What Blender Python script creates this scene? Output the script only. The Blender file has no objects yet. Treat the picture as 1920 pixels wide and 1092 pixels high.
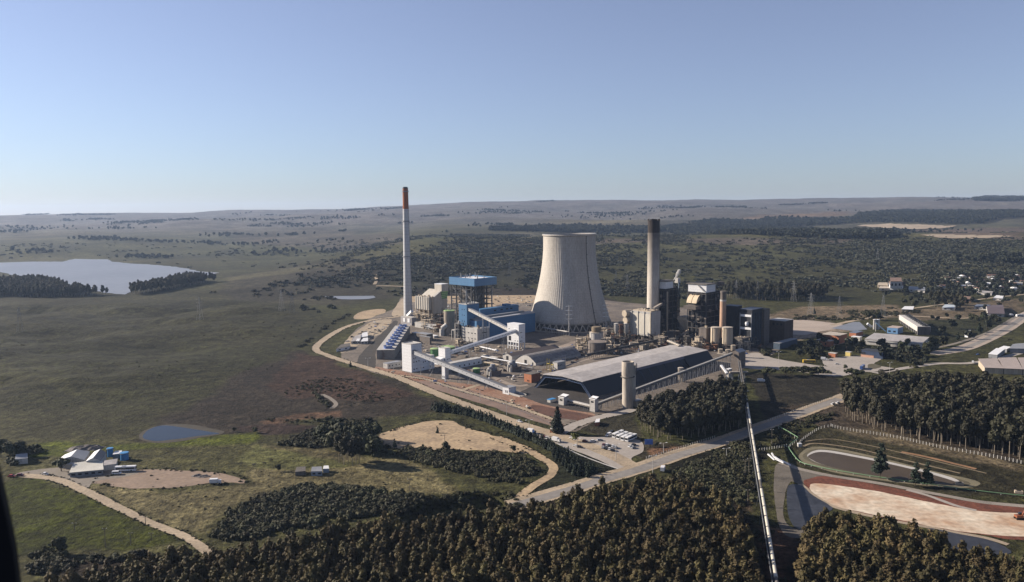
import bpy, bmesh, math, random
import numpy as np
from math import radians, sin, cos, tan, pi, sqrt
from mathutils import Vector, Matrix
from mathutils.geometry import tessellate_polygon
# ---------------------------------------------------------------- camera, world, sun, exposure
SC = bpy.context.scene
COL = SC.collection
FPX, CX, CY, H = 1493.0, 960.0, 546.0, 160.0
cam_d = bpy.data.cameras.new('camera'); cam = bpy.data.objects.new('camera', cam_d); COL.objects.link(cam)
cam_d.sensor_width = 36.0; cam_d.lens = FPX / 1920 * 36.0
cam_d.clip_start = 0.2; cam_d.clip_end = 90000
cam_d.dof.use_dof = True; cam_d.dof.focus_distance = 800.0; cam_d.dof.aperture_fstop = 5.6
PITCH, ROLL = radians(5.78), radians(-0.55)
RM = Matrix.Rotation(radians(90) - PITCH, 3, 'X') @ Matrix.Rotation(ROLL, 3, 'Z')
cam.matrix_world = Matrix.Translation((0, 0, H)) @ RM.to_4x4()
SC.camera = cam
RN = np.array(RM)
SUN_EL = radians(23.5)
SUN_H = np.array([-0.953, 0.303])                      # towards the sun on the ground plan
SUN_H = SUN_H / np.linalg.norm(SUN_H)
SV = Vector((SUN_H[0] * cos(SUN_EL), SUN_H[1] * cos(SUN_EL), sin(SUN_EL)))
sd = bpy.data.lights.new('sun', 'SUN'); so = bpy.data.objects.new('sun', sd); COL.objects.link(so)
sd.energy = 4.9; sd.angle = radians(0.53); sd.color = (1.0, 0.88, 0.74)
so.rotation_euler = SV.to_track_quat('Z', 'Y').to_euler(); so.location = (-400, 100, 500)
W = bpy.data.worlds.new('World'); SC.world = W; W.use_nodes = True
wt = W.node_tree; bg = wt.nodes['Background']; sky = wt.nodes.new('ShaderNodeTexSky')
sky.sky_type = 'NISHITA'; sky.sun_disc = False; sky.sun_elevation = SUN_EL
sky.sun_rotation = math.atan2(SUN_H[0], SUN_H[1])
sky.altitude = 0; sky.air_density = 1.0; sky.dust_density = 0.2; sky.ozone_density = 8.0
shs = wt.nodes.new('ShaderNodeHueSaturation'); shs.inputs['Saturation'].default_value = .70
smx = wt.nodes.new('ShaderNodeMixRGB'); smx.blend_type = 'MULTIPLY'; smx.inputs[0].default_value = 1; smx.inputs[2].default_value = (1.08, 1.0, 1.02, 1)
wt.links.new(sky.outputs[0], shs.inputs['Color']); wt.links.new(shs.outputs[0], smx.inputs[1])
wt.links.new(smx.outputs[0], bg.inputs[0]); bg.inputs[1].default_value = 0.055
SC.view_settings.view_transform = 'Standard'; SC.view_settings.look = 'None'
SC.view_settings.gamma = 1.0; SC.view_settings.exposure = 1.15
SC.cycles.volume_max_steps = 64; SC.cycles.volume_bounces = 0
SC.cycles.max_bounces = 5; SC.cycles.diffuse_bounces = 2; SC.cycles.glossy_bounces = 2
SC.cycles.use_denoising = True
random.seed(7); RNG = np.random.default_rng(7)

# ---------------------------------------------------------------- numbers: noise, terrain, rays
def sm(a, b, x):
    t = np.clip((x - a) / (b - a), 0, 1); return t * t * (3 - 2 * t)
_P = np.random.default_rng(3).random((256, 256))
def vnoise(x, y):
    xi = np.floor(x).astype(int); yi = np.floor(y).astype(int); fx = x - xi; fy = y - yi
    fx = fx * fx * (3 - 2 * fx); fy = fy * fy * (3 - 2 * fy)
    g = lambda a, b: _P[a & 255, b & 255]
    return (g(xi, yi) * (1 - fx) + g(xi + 1, yi) * fx) * (1 - fy) + (g(xi, yi + 1) * (1 - fx) + g(xi + 1, yi + 1) * fx) * fy
def fbm(x, y, s, o=4, seed=0.0):
    x = np.asarray(x, float) / s + seed * 17.3; y = np.asarray(y, float) / s + seed * 9.1
    a, t, n = 1.0, 0.0, 0.0
    for k in range(o):
        t = t + a * vnoise(x, y); n += a; a *= 0.5; x = x * 2.03 + 5.1; y = y * 2.03 + 1.7
    return t / n
RX = [(px - 960) / 1493 * 9000 for px in (-400, 0, 350, 600, 760, 880, 1000, 1200, 1400, 1550, 1700, 1920, 2400)]
RZ = [160, 161, 168, 203, 222, 252, 256, 257, 257, 264, 272, 266, 262]
PIT = []
def T(x, y):
    x = np.asarray(x, float); y = np.asarray(y, float)
    R = np.interp(x / np.maximum(y, 10) * 9000, RX, RZ)
    R = np.where(y > 100, R, 200)
    yk = [0, 1500, 2100, 2700, 3400, 5500, 9000, 14000, 45000]
    c = [0, 0, 36, 74, 46, 108]; l = [0, 0, 0, 0, 26, 84]
    f1 = np.interp(y, yk[:6], c); f2 = np.interp(y, [0, 1500, 2200, 2900, 3600, 5500], l)
    ub = sm(-820, -250, x)
    z = f1 * ub + f2 * (1 - ub)
    far = np.clip((y - 5500) / 3500, 0, 1)
    z = z * (1 - far) + R * far - np.clip((y - 9000) / 6000, 0, 1) * 70
    lf = (1 - sm(2700, 3100, y)) * (1 - sm(-1050, -600, x))          # the lake country stays level
    n1 = (fbm(x, y, 900, 5, 1) - .5) * 2
    n2 = (fbm(x, y, 1900, 4, 2) - .5) * 2
    z = z + n1 * (22 * sm(1600, 3200, y) + 26 * sm(3600, 6000, y) + 16 * sm(6500, 9000, y)) * (1 - lf) * (1 - .55 * far)
    z = z + n2 * 46 * sm(3300, 5200, y) * (1 - far) * (1 - lf)
    und = sm(-250, -420, x) if False else sm(250, 430, -x)
    z = z + und * sm(620, 760, y) * (1 - sm(1350, 1500, y)) * ((fbm(x, y * 1.5, 190, 4, 4) - .5) * 34 - 3.2 * np.clip(1 - np.abs(fbm(x, y, 260, 3, 5) - .5) * 22, 0, 1))
    if PIT: z = z - 12 * sm(0, 6, pdist(x, y, PIT)) * (.8 + .4 * fbm(x, y, 14, 3, 19)) * (np.abs(x) < 200) * (y < 700)
    return z
def raydir(px, py):
    d = RN @ np.array([(px - CX) / FPX, (CY - py) / FPX, -1.0]); return d
def at(px, py, z=0.0):
    d = raydir(px, py); t = (z - H) / d[2]
    return np.array([d[0] * t, d[1] * t, z])
_tc = np.concatenate([np.linspace(100, 3000, 1500), np.linspace(3005, 16000, 2600)])
def att(px, py):
    d = raydir(px, py); d = d / d[1]
    X, Y, Z = d[0] * _tc, d[1] * _tc, H + d[2] * _tc
    k = np.nonzero(Z <= T(X, Y))[0]
    if len(k) == 0: return np.array([X[-1], Y[-1], float(T(X[-1], Y[-1]))])
    k = k[0]; return np.array([X[k], Y[k], float(T(X[k], Y[k]))])
def proj(P):
    q = RN.T @ (np.asarray(P, float) - np.array([0, 0, H])); return CX + FPX * q[0] / -q[2], CY - FPX * q[1] / -q[2]
def zat(P, py):
    "height at which the plumb line over P meets picture row py"
    lo, hi = -50.0, 400.0
    for _ in range(40):
        m = (lo + hi) / 2
        if proj((P[0], P[1], m))[1] > py: lo = m
        else: hi = m
    return (lo + hi) / 2
def slide(P, d, px, z=0.0, mx=900):
    "how far to go from P along d until the picture column px"
    lo, hi = 0.0, float(mx); s = proj((P[0] + d[0] * mx, P[1] + d[1] * mx, z))[0] > proj((P[0], P[1], z))[0]
    for _ in range(40):
        m = (lo + hi) / 2; q = proj((P[0] + d[0] * m, P[1] + d[1] * m, z))[0]
        if (q < px) == s: lo = m
        else: hi = m
    return (lo + hi) / 2
U = np.array([0.7071, 0.7071]); V = np.array([0.7071, -0.7071])
def inpoly(x, y, poly):
    n = len(poly); c = np.zeros(np.shape(x), bool); j = n - 1
    for i in range(n):
        xi, yi = poly[i][0], poly[i][1]; xj, yj = poly[j][0], poly[j][1]
        m = ((yi > y) != (yj > y)) & (x < (xj - xi) * (y - yi) / ((yj - yi) if yj != yi else 1e-9) + xi)
        c ^= m; j = i
    return c
def pdist(x, y, poly):
    d = np.full(np.shape(x), 1e9); n = len(poly)
    for i in range(n):
        ax, ay = poly[i][0], poly[i][1]; bx, by = poly[(i + 1) % n][0], poly[(i + 1) % n][1]
        vx, vy = bx - ax, by - ay; L = vx * vx + vy * vy + 1e-9
        t = np.clip(((x - ax) * vx + (y - ay) * vy) / L, 0, 1)
        d = np.minimum(d, np.hypot(x - ax - t * vx, y - ay - t * vy))
    return np.where(inpoly(x, y, poly), d, -d)
def PX(pts, z=0.0): return [at(a, b, z)[:2] for a, b in pts]

PIT += PX([(735,972),(775,945),(815,931),(870,925),(930,922),(962,930),(975,945),(940,975),(880,1000),(800,1010)])
# ---------------------------------------------------------------- materials
MATS = {}
ALB = 0.78
def mat(name, col, rough=0.85, var=0.25, scale=0.15, col2=None, bump=0.0, metal=0.0, fine=1.5, streak=False, inst=0.0, spec=0.3, trans=0.0):
    if name in MATS: return MATS[name]
    k_ = ALB if 'leaf' not in name and 'needle' not in name else .74
    col = tuple(c * k_ for c in col); col2 = tuple(c * k_ for c in col2) if col2 else None
    m = bpy.data.materials.new(name); m.use_nodes = True; nt = m.node_tree; N = nt.nodes; L = nt.links
    b = N['Principled BSDF']; b.inputs['Roughness'].default_value = rough; b.inputs['Metallic'].default_value = metal
    b.inputs['Specular IOR Level'].default_value = spec
    tc = N.new('ShaderNodeTexCoord'); mp = N.new('ShaderNodeMapping'); L.new(tc.outputs['Object'], mp.inputs[0])
    if streak: mp.inputs['Scale'].default_value = (1, 1, 0.12)
    n1 = N.new('ShaderNodeTexNoise'); n1.inputs['Scale'].default_value = scale; n1.inputs['Detail'].default_value = 5; n1.inputs['Roughness'].default_value = .65
    n2 = N.new('ShaderNodeTexNoise'); n2.inputs['Scale'].default_value = fine; n2.inputs['Detail'].default_value = 3
    L.new(mp.outputs[0], n1.inputs['Vector']); L.new(mp.outputs[0], n2.inputs['Vector'])
    mx = N.new('ShaderNodeMixRGB'); c2 = col2 or tuple(c * (1 - var) for c in col)
    mx.inputs[1].default_value = (*col, 1); mx.inputs[2].default_value = (*c2, 1)
    rp = N.new('ShaderNodeMapRange'); rp.inputs[1].default_value = .35; rp.inputs[2].default_value = .68
    L.new(n1.outputs['Fac'], rp.inputs[0]); L.new(rp.outputs[0], mx.inputs[0])
    hs = N.new('ShaderNodeHueSaturation'); L.new(mx.outputs[0], hs.inputs['Color'])
    r2 = N.new('ShaderNodeMapRange'); r2.inputs[3].default_value = 1 - var * .7; r2.inputs[4].default_value = 1 + var * .7
    r2.inputs[1].default_value = .3; r2.inputs[2].default_value = .7
    L.new(n2.outputs['Fac'], r2.inputs[0]); val = r2.outputs[0]
    if inst:
        oi = N.new('ShaderNodeObjectInfo'); r3 = N.new('ShaderNodeMapRange'); r3.inputs[3].default_value = 1 - inst; r3.inputs[4].default_value = 1 + inst
        L.new(oi.outputs['Random'], r3.inputs[0]); mm = N.new('ShaderNodeMath'); mm.operation = 'MULTIPLY'
        L.new(val, mm.inputs[0]); L.new(r3.outputs[0], mm.inputs[1]); val = mm.outputs[0]
        r4 = N.new('ShaderNodeMapRange'); r4.inputs[3].default_value = .5 - inst * .06; r4.inputs[4].default_value = .5 + inst * .06
        fr = N.new('ShaderNodeMath'); fr.operation = 'FRACT'; ml = N.new('ShaderNodeMath'); ml.operation = 'MULTIPLY'; ml.inputs[1].default_value = 7.31
        n4 = N.new('ShaderNodeTexNoise'); n4.inputs['Scale'].default_value = .022; n4.inputs['Detail'].default_value = 3; L.new(oi.outputs['Location'], n4.inputs['Vector']); r5 = N.new('ShaderNodeMapRange'); r5.inputs[1].default_value = .35; r5.inputs[2].default_value = .65; r5.inputs[3].default_value = .72; r5.inputs[4].default_value = 1.3; L.new(n4.outputs['Fac'], r5.inputs[0]); m5 = N.new('ShaderNodeMath'); m5.operation = 'MULTIPLY'; L.new(val, m5.inputs[0]); L.new(r5.outputs[0], m5.inputs[1]); val = m5.outputs[0]
        L.new(oi.outputs['Random'], ml.inputs[0]); L.new(ml.outputs[0], fr.inputs[0]); L.new(fr.outputs[0], r4.inputs[0]); L.new(r4.outputs[0], hs.inputs['Hue'])
    L.new(val, hs.inputs['Value']); L.new(hs.outputs[0], b.inputs['Base Color'])
    if bump:
        bp = N.new('ShaderNodeBump'); bp.inputs['Strength'].default_value = bump; bp.inputs['Distance'].default_value = .4
        L.new(n2.outputs['Fac'], bp.inputs['Height']); L.new(bp.outputs[0], b.inputs['Normal'])
    if trans:
        tl = N.new('ShaderNodeBsdfTranslucent'); ms = N.new('ShaderNodeMixShader'); ms.inputs[0].default_value = trans
        L.new(hs.outputs[0], tl.inputs[0]); L.new(b.outputs[0], ms.inputs[1]); L.new(tl.outputs[0], ms.inputs[2])
        L.new(ms.outputs[0], N['Material Output'].inputs[0])
    MATS[name] = m; return m
def panelled(m, band, f):
    nt = m.node_tree; N = nt.nodes; L = nt.links; b = N['Principled BSDF']; src = b.inputs['Base Color'].links[0].from_socket; tc = N.new('ShaderNodeTexCoord'); sp = N.new('ShaderNodeSeparateXYZ'); L.new(tc.outputs['Object'], sp.inputs[0]); ad = N.new('ShaderNodeMath'); ad.operation = 'ADD'; L.new(sp.outputs['X'], ad.inputs[0]); L.new(sp.outputs['Y'], ad.inputs[1]); prev = src
    for k, (sock, bd) in enumerate(((sp.outputs['Z'], band), (ad.outputs[0], band * 1.6))):
        mm = N.new('ShaderNodeMath'); mm.operation = 'WRAP'; mm.inputs[1].default_value = bd; mm.inputs[2].default_value = 0; L.new(sock, mm.inputs[0]); lt = N.new('ShaderNodeMath'); lt.operation = 'LESS_THAN'; lt.inputs[1].default_value = .28; L.new(mm.outputs[0], lt.inputs[0])
        mx = N.new('ShaderNodeMixRGB'); mx.blend_type = 'MULTIPLY'; mx.inputs[2].default_value = (f, f, f, 1); L.new(lt.outputs[0], mx.inputs[0]); L.new(prev, mx.inputs[1]); prev = mx.outputs[0]
    L.new(prev, b.inputs['Base Color']); return m
WHITE = mat('white_cladding', (.74, .75, .77), .6, .08, .08, streak=True)
OFFW = mat('weathered_white', (.55, .53, .50), .8, .25, .12, streak=True)
CONC = mat('concrete', (.50, .44, .37), .9, .28, .1, streak=True, bump=.1)
PCONC = mat('pale_concrete', (.50, .48, .45), .85, .18, .1, streak=True)
DCONC = mat('dark_concrete', (.16, .145, .13), .9, .35, .12, streak=True)
BLUE = mat('blue_cladding', (.062, .175, .335), .5, .10, .1, streak=True)
STEEL = mat('dark_steel', (.045, .048, .055), .7, .4, .3)
GSTEEL = mat('grey_steel', (.25, .26, .28), .6, .3, .3)
MIDG = mat('grey_sheet_roof', (.30, .31, .33), .55, .15, .1)
PALER = mat('pale_sheet_roof', (.46, .43, .41), .65, .25, .05, fine=.3)
WROOF = mat('white_sheet_roof', (.82, .82, .82), .5, .06, .1)
GLASS = mat('dark_window_glass', (.02, .025, .035), .15, .2, .5, spec=.6)
DARKW = mat('dark_opening', (.015, .015, .018), .9, .2, .5)
COAL = mat('coal', (.012, .012, .014), .8, .5, .1, bump=.4)
BRICK = mat('red_brick', (.42, .17, .09), .9, .25, .4)
RUST = mat('rusty_brown', (.20, .10, .06), .85, .45, .3, streak=True)
TAN = mat('tan_plaster', (.50, .42, .32), .85, .25, .2, streak=True)
BROWNG = mat('brown_grey_cladding', (.17, .145, .13), .85, .3, .15, streak=True)
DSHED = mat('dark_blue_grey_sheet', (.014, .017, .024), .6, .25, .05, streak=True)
NAVY = mat('navy_frame', (.03, .05, .10), .6, .2, .3)
TILE = mat('clay_tile_roof', (.24, .155, .115), .9, .3, .4)
GREENP = mat('pale_green_paint', (.38, .52, .22), .7, .12, .2)
GREEND = mat('green_paint', (.10, .26, .10), .7, .15, .2)
YEL = mat('yellow_paint', (.62, .48, .10), .6, .2, .4)
BLUEP = mat('blue_fan_paint', (.10, .17, .42), .45, .2, .4)
BTARP = mat('blue_tarp', (.06, .26, .55), .6, .15, .4)
TYRE = mat('tyre', (.02, .02, .02), .9, .2, 1)
BARK = mat('pale_bark', (.26, .22, .17), .9, .35, .6)
DBARK = mat('dark_bark', (.09, .07, .05), .9, .35, .6)
EUC = mat('eucalyptus_leaf', (.086, .068, .025), .8, .22, .12, inst=.30, trans=.10, fine=.8)
EUC2 = mat('dark_eucalyptus_leaf', (.044, .042, .021), .75, .35, .12, inst=.28, trans=.1, fine=.8)
PINE = mat('pine_needle', (.022, .036, .022), .8, .35, .2, inst=.2)
BROAD = mat('broad_leaf', (.050, .056, .024), .8, .35, .2, inst=.3)
SCRUB = mat('scrub_leaf', (.062, .062, .028), .85, .4, .05, inst=.4)
LIME = mat('light_leaf', (.14, .15, .035), .8, .3, .3)
DIRT = mat('pale_dirt', (.42, .335, .235), .95, .34, .04, bump=.15, fine=.6)
SAND = mat('sandy_dirt', (.45, .335, .205), .95, .4, .06, col2=(.27, .20, .13), bump=.5, fine=.4)
GRAVEL = mat('grey_gravel', (.235, .205, .17), .95, .25, .05, bump=.15, fine=.8)
ASPH = mat('worn_asphalt', (.255, .235, .215), .9, .2, .03, fine=.3)
PAVE = mat('pale_paving', (.38, .34, .30), .9, .16, .04, fine=.4)
REDS = mat('red_soil', (.21, .095, .055), .95, .5, .06, col2=(.30, .20, .14), bump=.3, fine=.5)
YARD = mat('yard_ground', (.20, .165, .13), .95, .5, .03, col2=(.085, .07, .06), bump=.15, fine=.3)
DYARD = mat('dark_coal_yard', (.055, .048, .045), .95, .5, .04, bump=.2, fine=.5)
BASIN = mat('white_basin_clay', (.68, .61, .49), .95, .3, .035, col2=(.40, .24, .14), bump=.3, fine=.3)
BANK = mat('red_bank_soil', (.17, .055, .03), .95, .5, .12, bump=.4, fine=.6)
GRASSB = mat('brown_grass', (.115, .10, .062), .95, .3, .06, bump=.3, fine=.6)
def water(name, col, rough=.12):
    m = mat(name, col, rough, .12, .02, spec=.5); return m
LAKEM = mat('lake_water', (.23, .235, .245), .38, .18, .004, spec=.5, fine=.05); POND = mat('pond_water', (.02, .026, .038), .25, .2, .05, spec=.12)
BPOND = mat('brown_pond_water', (.085, .065, .045), .5, .2, .05, spec=.12); GPOND = mat('grey_pond_water', (.05, .054, .066), .45, .35, .06, spec=.10, fine=.3)

for m_, b_ in ((WHITE, 3.2), (OFFW, 3.0), (BLUE, 3.6), (PALER, 6.0), (MIDG, 5.0), (BROWNG, 3.4)): panelled(m_, b_, .78)
# ---------------------------------------------------------------- mesh builder
class MB:
    def __init__(s): s.v = []; s.f = []
    def poly(s, pts):
        n = len(s.v); s.v += [tuple(map(float, p)) for p in pts]; s.f.append(tuple(range(n, n + len(pts)))); return s
    def prism(s, base, z0, z1, top=None):
        "base: xy list; z0,z1 numbers; top: optional other xy list"
        n = len(s.v); k = len(base); top = top or base
        a = sum(base[i][0] * base[(i + 1) % k][1] - base[(i + 1) % k][0] * base[i][1] for i in range(k))
        if a < 0: base = base[::-1]; top = top[::-1]
        s.v += [(float(p[0]), float(p[1]), float(z0)) for p in base] + [(float(p[0]), float(p[1]), float(z1)) for p in top]
        s.f.append(tuple(range(n + k - 1, n - 1, -1))); s.f.append(tuple(range(n + k, n + 2 * k)))
        for i in range(k):
            j = (i + 1) % k; s.f.append((n + i, n + j, n + k + j, n + k + i))
        return s
    def box(s, c, lx, ly, z0, z1, d=(1, 0)):
        d = np.array(d, float); d = d / np.linalg.norm(d); e = np.array([-d[1], d[0]]); c = np.array(c[:2], float)
        return s.prism([c - d * lx / 2 - e * ly / 2, c + d * lx / 2 - e * ly / 2, c + d * lx / 2 + e * ly / 2, c - d * lx / 2 + e * ly / 2], z0, z1)
    def rings(s, c, prof, n=24, cap=True):
        b = len(s.v)
        for r, z in prof:
            for i in range(n):
                a = 2 * pi * i / n; s.v.append((c[0] + r * cos(a), c[1] + r * sin(a), z))
        for k in range(len(prof) - 1):
            for i in range(n):
                j = (i + 1) % n; s.f.append((b + k * n + i, b + k * n + j, b + (k + 1) * n + j, b + (k + 1) * n + i))
        if cap:
            s.f.append(tuple(range(b + n - 1, b - 1, -1))); m = b + (len(prof) - 1) * n; s.f.append(tuple(range(m, m + n)))
        return s
    def beam(s, p, q, w, h=None, up=(0, 0, 1)):
        p = Vector(tuple(map(float, p))); q = Vector(tuple(map(float, q))); h = h or w; d = (q - p)
        if d.length < 1e-6: return s
        d.normalize(); upv = Vector(up)
        if abs(d.dot(upv)) > .98: upv = Vector((1, 0, 0))
        a = d.cross(upv).normalized(); b = a.cross(d).normalized(); n = len(s.v)
        for c in (p, q):
            for x, y in ((-1, -1), (1, -1), (1, 1), (-1, 1)): s.v.append(tuple(c + a * x * w / 2 + b * y * h / 2))
        s.f += [(n, n + 1, n + 2, n + 3)[::1], (n + 7, n + 6, n + 5, n + 4)]
        for i in range(4):
            j = (i + 1) % 4; s.f.append((n + j, n + i, n + 4 + i, n + 4 + j))
        return s
    def tube(s, p, q, r, n=8, r2=None):
        p = Vector(tuple(map(float, p))); q = Vector(tuple(map(float, q))); d = (q - p).normalized(); r2 = r if r2 is None else r2
        u = Vector((0, 0, 1)) if abs(d.z) < .95 else Vector((1, 0, 0)); a = d.cross(u).normalized(); b = a.cross(d).normalized(); m = len(s.v)
        for c, rr in ((p, r), (q, r2)):
            for i in range(n): t = 2 * pi * i / n; s.v.append(tuple(c + a * cos(t) * rr + b * sin(t) * rr))
        for i in range(n): j = (i + 1) % n; s.f.append((m + i, m + j, m + n + j, m + n + i))
        s.f.append(tuple(range(m, m + n))[::-1]); s.f.append(tuple(range(m + n, m + 2 * n))); return s
    def build(s, name, m, parent=None, smooth=False):
        me = bpy.data.meshes.new(name); o = None
        off = np.array(parent.matrix_world.translation) if parent is not None and parent.get('_w') is None else np.zeros(3)
        if parent is not None: off = np.array(WLOC[parent.name])
        me.from_pydata([tuple(np.array(p) - off) for p in s.v], [], s.f); me.materials.append(m)
        bm = bmesh.new(); bm.from_mesh(me); bmesh.ops.recalc_face_normals(bm, faces=bm.faces); bm.to_mesh(me); bm.free()
        if smooth:
            for p in me.polygons: p.use_smooth = True
            try: me.set_sharp_from_angle(angle=radians(40))
            except Exception: pass
        o = bpy.data.objects.new(name, me); COL.objects.link(o); WLOC[o.name] = tuple(off)
        if parent is not None: o.parent = parent
        return o
WLOC = {}
def tag(o, label=None, cat=None, group=None, kind=None):
    if label: o['label'] = label
    if cat: o['category'] = cat
    if group: o['group'] = group
    if kind: o['kind'] = kind
    return o
def thing(name, label, cat, loc, group=None):
    o = bpy.data.objects.new(name, None); COL.objects.link(o); o.location = tuple(map(float, loc)); o.empty_display_size = 1
    WLOC[o.name] = tuple(map(float, loc)); return tag(o, label, cat, group)
def copy_tree(o, loc=None, rz=None, scale=None, label=None, mats=None, parent=None, group=None):
    c = o.copy(); COL.objects.link(c); WLOC[c.name] = WLOC.get(o.name, (0, 0, 0))
    if loc is not None: c.location = tuple(map(float, loc)); WLOC[c.name] = tuple(map(float, loc))
    if rz is not None: c.rotation_euler = (0, 0, rz)
    if scale is not None: c.scale = (scale, scale, scale) if np.isscalar(scale) else tuple(scale)
    if label: c['label'] = label
    if group: c['group'] = group
    if parent is not None: c.parent = parent
    for ch in o.children:
        d = copy_tree(ch, parent=c)
        if mats and ch.name.split('.')[0] in mats:
            d.data = d.data.copy(); d.data.materials[0] = mats[ch.name.split('.')[0]]
    return c
# ---------------------------------------------------------------- leaf meshes
def leafcloud(lobes, n, size, rng, squash=1.0, outward=.75):
    "many small leaf-clump faces spread through the lobes (cx,cy,cz,rx,ry,rz)"
    L = np.array(lobes, float); vol = L[:, 3] * L[:, 4] * L[:, 5]; idx = rng.choice(len(L), n, p=vol / vol.sum())
    d = rng.normal(size=(n, 3)); d /= np.linalg.norm(d, axis=1)[:, None]
    rr = rng.random(n) ** .28
    P = L[idx, :3] + d * L[idx, 3:6] * rr[:, None] * (1 + rng.normal(size=n) * .08)[:, None]
    nrm = d * outward + rng.normal(size=(n, 3)) * .30; nrm[:, 2] += .15; nrm /= np.linalg.norm(nrm, axis=1)[:, None]
    t = np.cross(nrm, rng.normal(size=(n, 3))); t /= np.linalg.norm(t, axis=1)[:, None]; b = np.cross(nrm, t)
    s = size * (.55 + .9 * rng.random(n)); t = t * s[:, None]; b = b * (s * (.6 + .4 * rng.random(n)))[:, None]
    V4 = np.stack([P - t - b * .6, P + t * .8 - b, P + t + b * .7, P - t * .7 + b], 1).reshape(-1, 3)
    F = np.arange(4 * n).reshape(-1, 4)
    return V4, F
def np_mesh(name, Vv, F, m):
    me = bpy.data.meshes.new(name); Vv = np.asarray(Vv, np.float32); F = np.asarray(F, np.int32)
    me.vertices.add(len(Vv)); me.vertices.foreach_set('co', Vv.ravel())
    k = F.shape[1]; me.loops.add(F.size); me.loops.foreach_set('vertex_index', F.ravel())
    me.polygons.add(len(F)); me.polygons.foreach_set('loop_start', np.arange(0, F.size, k, dtype=np.int32))
    me.update(calc_edges=True); me.validate(); me.materials.append(m); return me
def trunkmesh(name, h, r, m, limbs=(), lean=0.0):
    b = MB(); pts = [(0, 0, -.3)] + [(lean * (k / 4) ** 2, 0, h * k / 4) for k in range(1, 5)]
    for k in range(4): b.tube(pts[k], pts[k + 1], r * (1 - k * .2), 6, r * (1 - (k + 1) * .2))
    for p, q, rr in limbs: b.tube(p, q, rr, 4, rr * .4)
    me = bpy.data.meshes.new(name); me.from_pydata(b.v, [], b.f); me.materials.append(m); return me
def joined(name, parts):
    Vs, Fs, mi, mats, off = [], [], [], [], 0
    me = bpy.data.meshes.new(name); allf = []
    for k, p in enumerate(parts):
        n = len(p.vertices); co = np.empty(n * 3, np.float32); p.vertices.foreach_get('co', co); Vs.append(co.reshape(-1, 3))
        allf += [tuple(i + off for i in f.vertices) for f in p.polygons]; mi += [k] * len(p.polygons); off += n; mats.append(p.materials[0])
    me.from_pydata([tuple(v) for v in np.concatenate(Vs)], [], allf)
    for m in mats: me.materials.append(m)
    me.polygons.foreach_set('material_index', np.array(mi, np.int32)); me.update(); return me
def make_tree(kind, seed, H_=18.0, n=650, size=.55, mt=None):
    "returns (crown mesh, trunk mesh) of a tree H_ metres tall"
    rng = np.random.default_rng(seed); lobes = []; limbs = []
    if kind == 'plant':                    # slender plantation eucalyptus with an upright pointed crown
        for k in range(7):
            z = H_ * (.36 + .58 * k / 6); rr = H_ * (.128 * (1 - .55 * (k / 6) ** 3.0)) * (.85 + .3 * rng.random()); a = rng.random() * 6.28; o = rr * .34
            lobes.append((cos(a) * o, sin(a) * o, z, rr, rr, H_ * .085))
        for k in range(4):
            z = H_ * (.45 + .12 * k); a = rng.random() * 6.28; o = H_ * .085; rr = H_ * .06; lobes.append((cos(a) * o, sin(a) * o, z, rr, rr, rr * 1.3)); limbs.append(((0, 0, z - H_ * .1), (cos(a) * o, sin(a) * o, z), H_ * .006))
        tm, cm, tr = BARK, mt or EUC, H_ * .012
    elif kind == 'euc':                    # tall plantation eucalyptus: bare pole, long ragged crown
        for k in range(9):
            z = H_ * (.46 + .50 * k / 8); rr = H_ * (.088 + .040 * sin(pi * (k + .8) / 9.5)) * (.8 + .4 * rng.random())
            a = rng.random() * 6.28; o = rr * .55
            lobes.append((cos(a) * o, sin(a) * o, z - rr * .2, rr, rr, rr * .95))
            limbs.append(((0, 0, z - H_ * .12), (cos(a) * o, sin(a) * o, z), H_ * .008))
        tm, cm, tr = BARK, mt or EUC, H_ * .013
    elif kind == 'pine':                   # open conifer with tiers
        for k in range(8):
            z = H_ * (.25 + .72 * k / 7); rr = H_ * .20 * (1 - .75 * k / 7.6)
            for q in range(3):
                a = rng.random() * 6.28; lobes.append((cos(a) * rr * .6, sin(a) * rr * .6, z, rr * .75, rr * .75, H_ * .05))
        tm, cm, tr = DBARK, mt or PINE, H_ * .016
    elif kind == 'cone':                   # small dense conifer
        for k in range(7):
            z = H_ * (.1 + .84 * k / 6); rr = H_ * .26 * (1 - .82 * k / 6.4)
            lobes.append((rng.normal() * .03 * H_, rng.normal() * .03 * H_, z, rr, rr, H_ * .09))
        tm, cm, tr = DBARK, mt or PINE, H_ * .016
    elif kind == 'flat':                   # wide low umbrella crown
        for k in range(12):
            a = rng.random() * 6.28; o = H_ * .62 * sqrt(rng.random()); rr = H_ * .30 * (1.1 - o / H_ * .7)
            lobes.append((cos(a) * o, sin(a) * o, H_ * .66 + rng.normal() * .04 * H_, rr, rr, rr * .55))
            limbs.append(((0, 0, H_ * .22), (cos(a) * o, sin(a) * o, H_ * .6), H_ * .025))
        tm, cm, tr = DBARK, mt or BROAD, H_ * .04
    else:                                  # round broad crown
        for k in range(11):
            a = rng.random() * 6.28; o = H_ * .28 * sqrt(rng.random()); z = H_ * (.38 + .44 * rng.random()); rr = H_ * (.15 + .09 * rng.random())
            lobes.append((cos(a) * o, sin(a) * o, z, rr, rr, rr * .9))
            limbs.append(((0, 0, H_ * .2), (cos(a) * o, sin(a) * o, z), H_ * .014))
        tm, cm, tr = DBARK, mt or BROAD, H_ * .025
    v, f = leafcloud(lobes, n, size, rng)
    cr = np_mesh('crown', v, f, cm); th = H_ * (.88 if kind in ('euc', 'plant', 'pine', 'cone') else .55)
    return cr, trunkmesh('trunk', th, tr, tm, limbs, lean=rng.normal() * H_ * .01)
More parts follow.
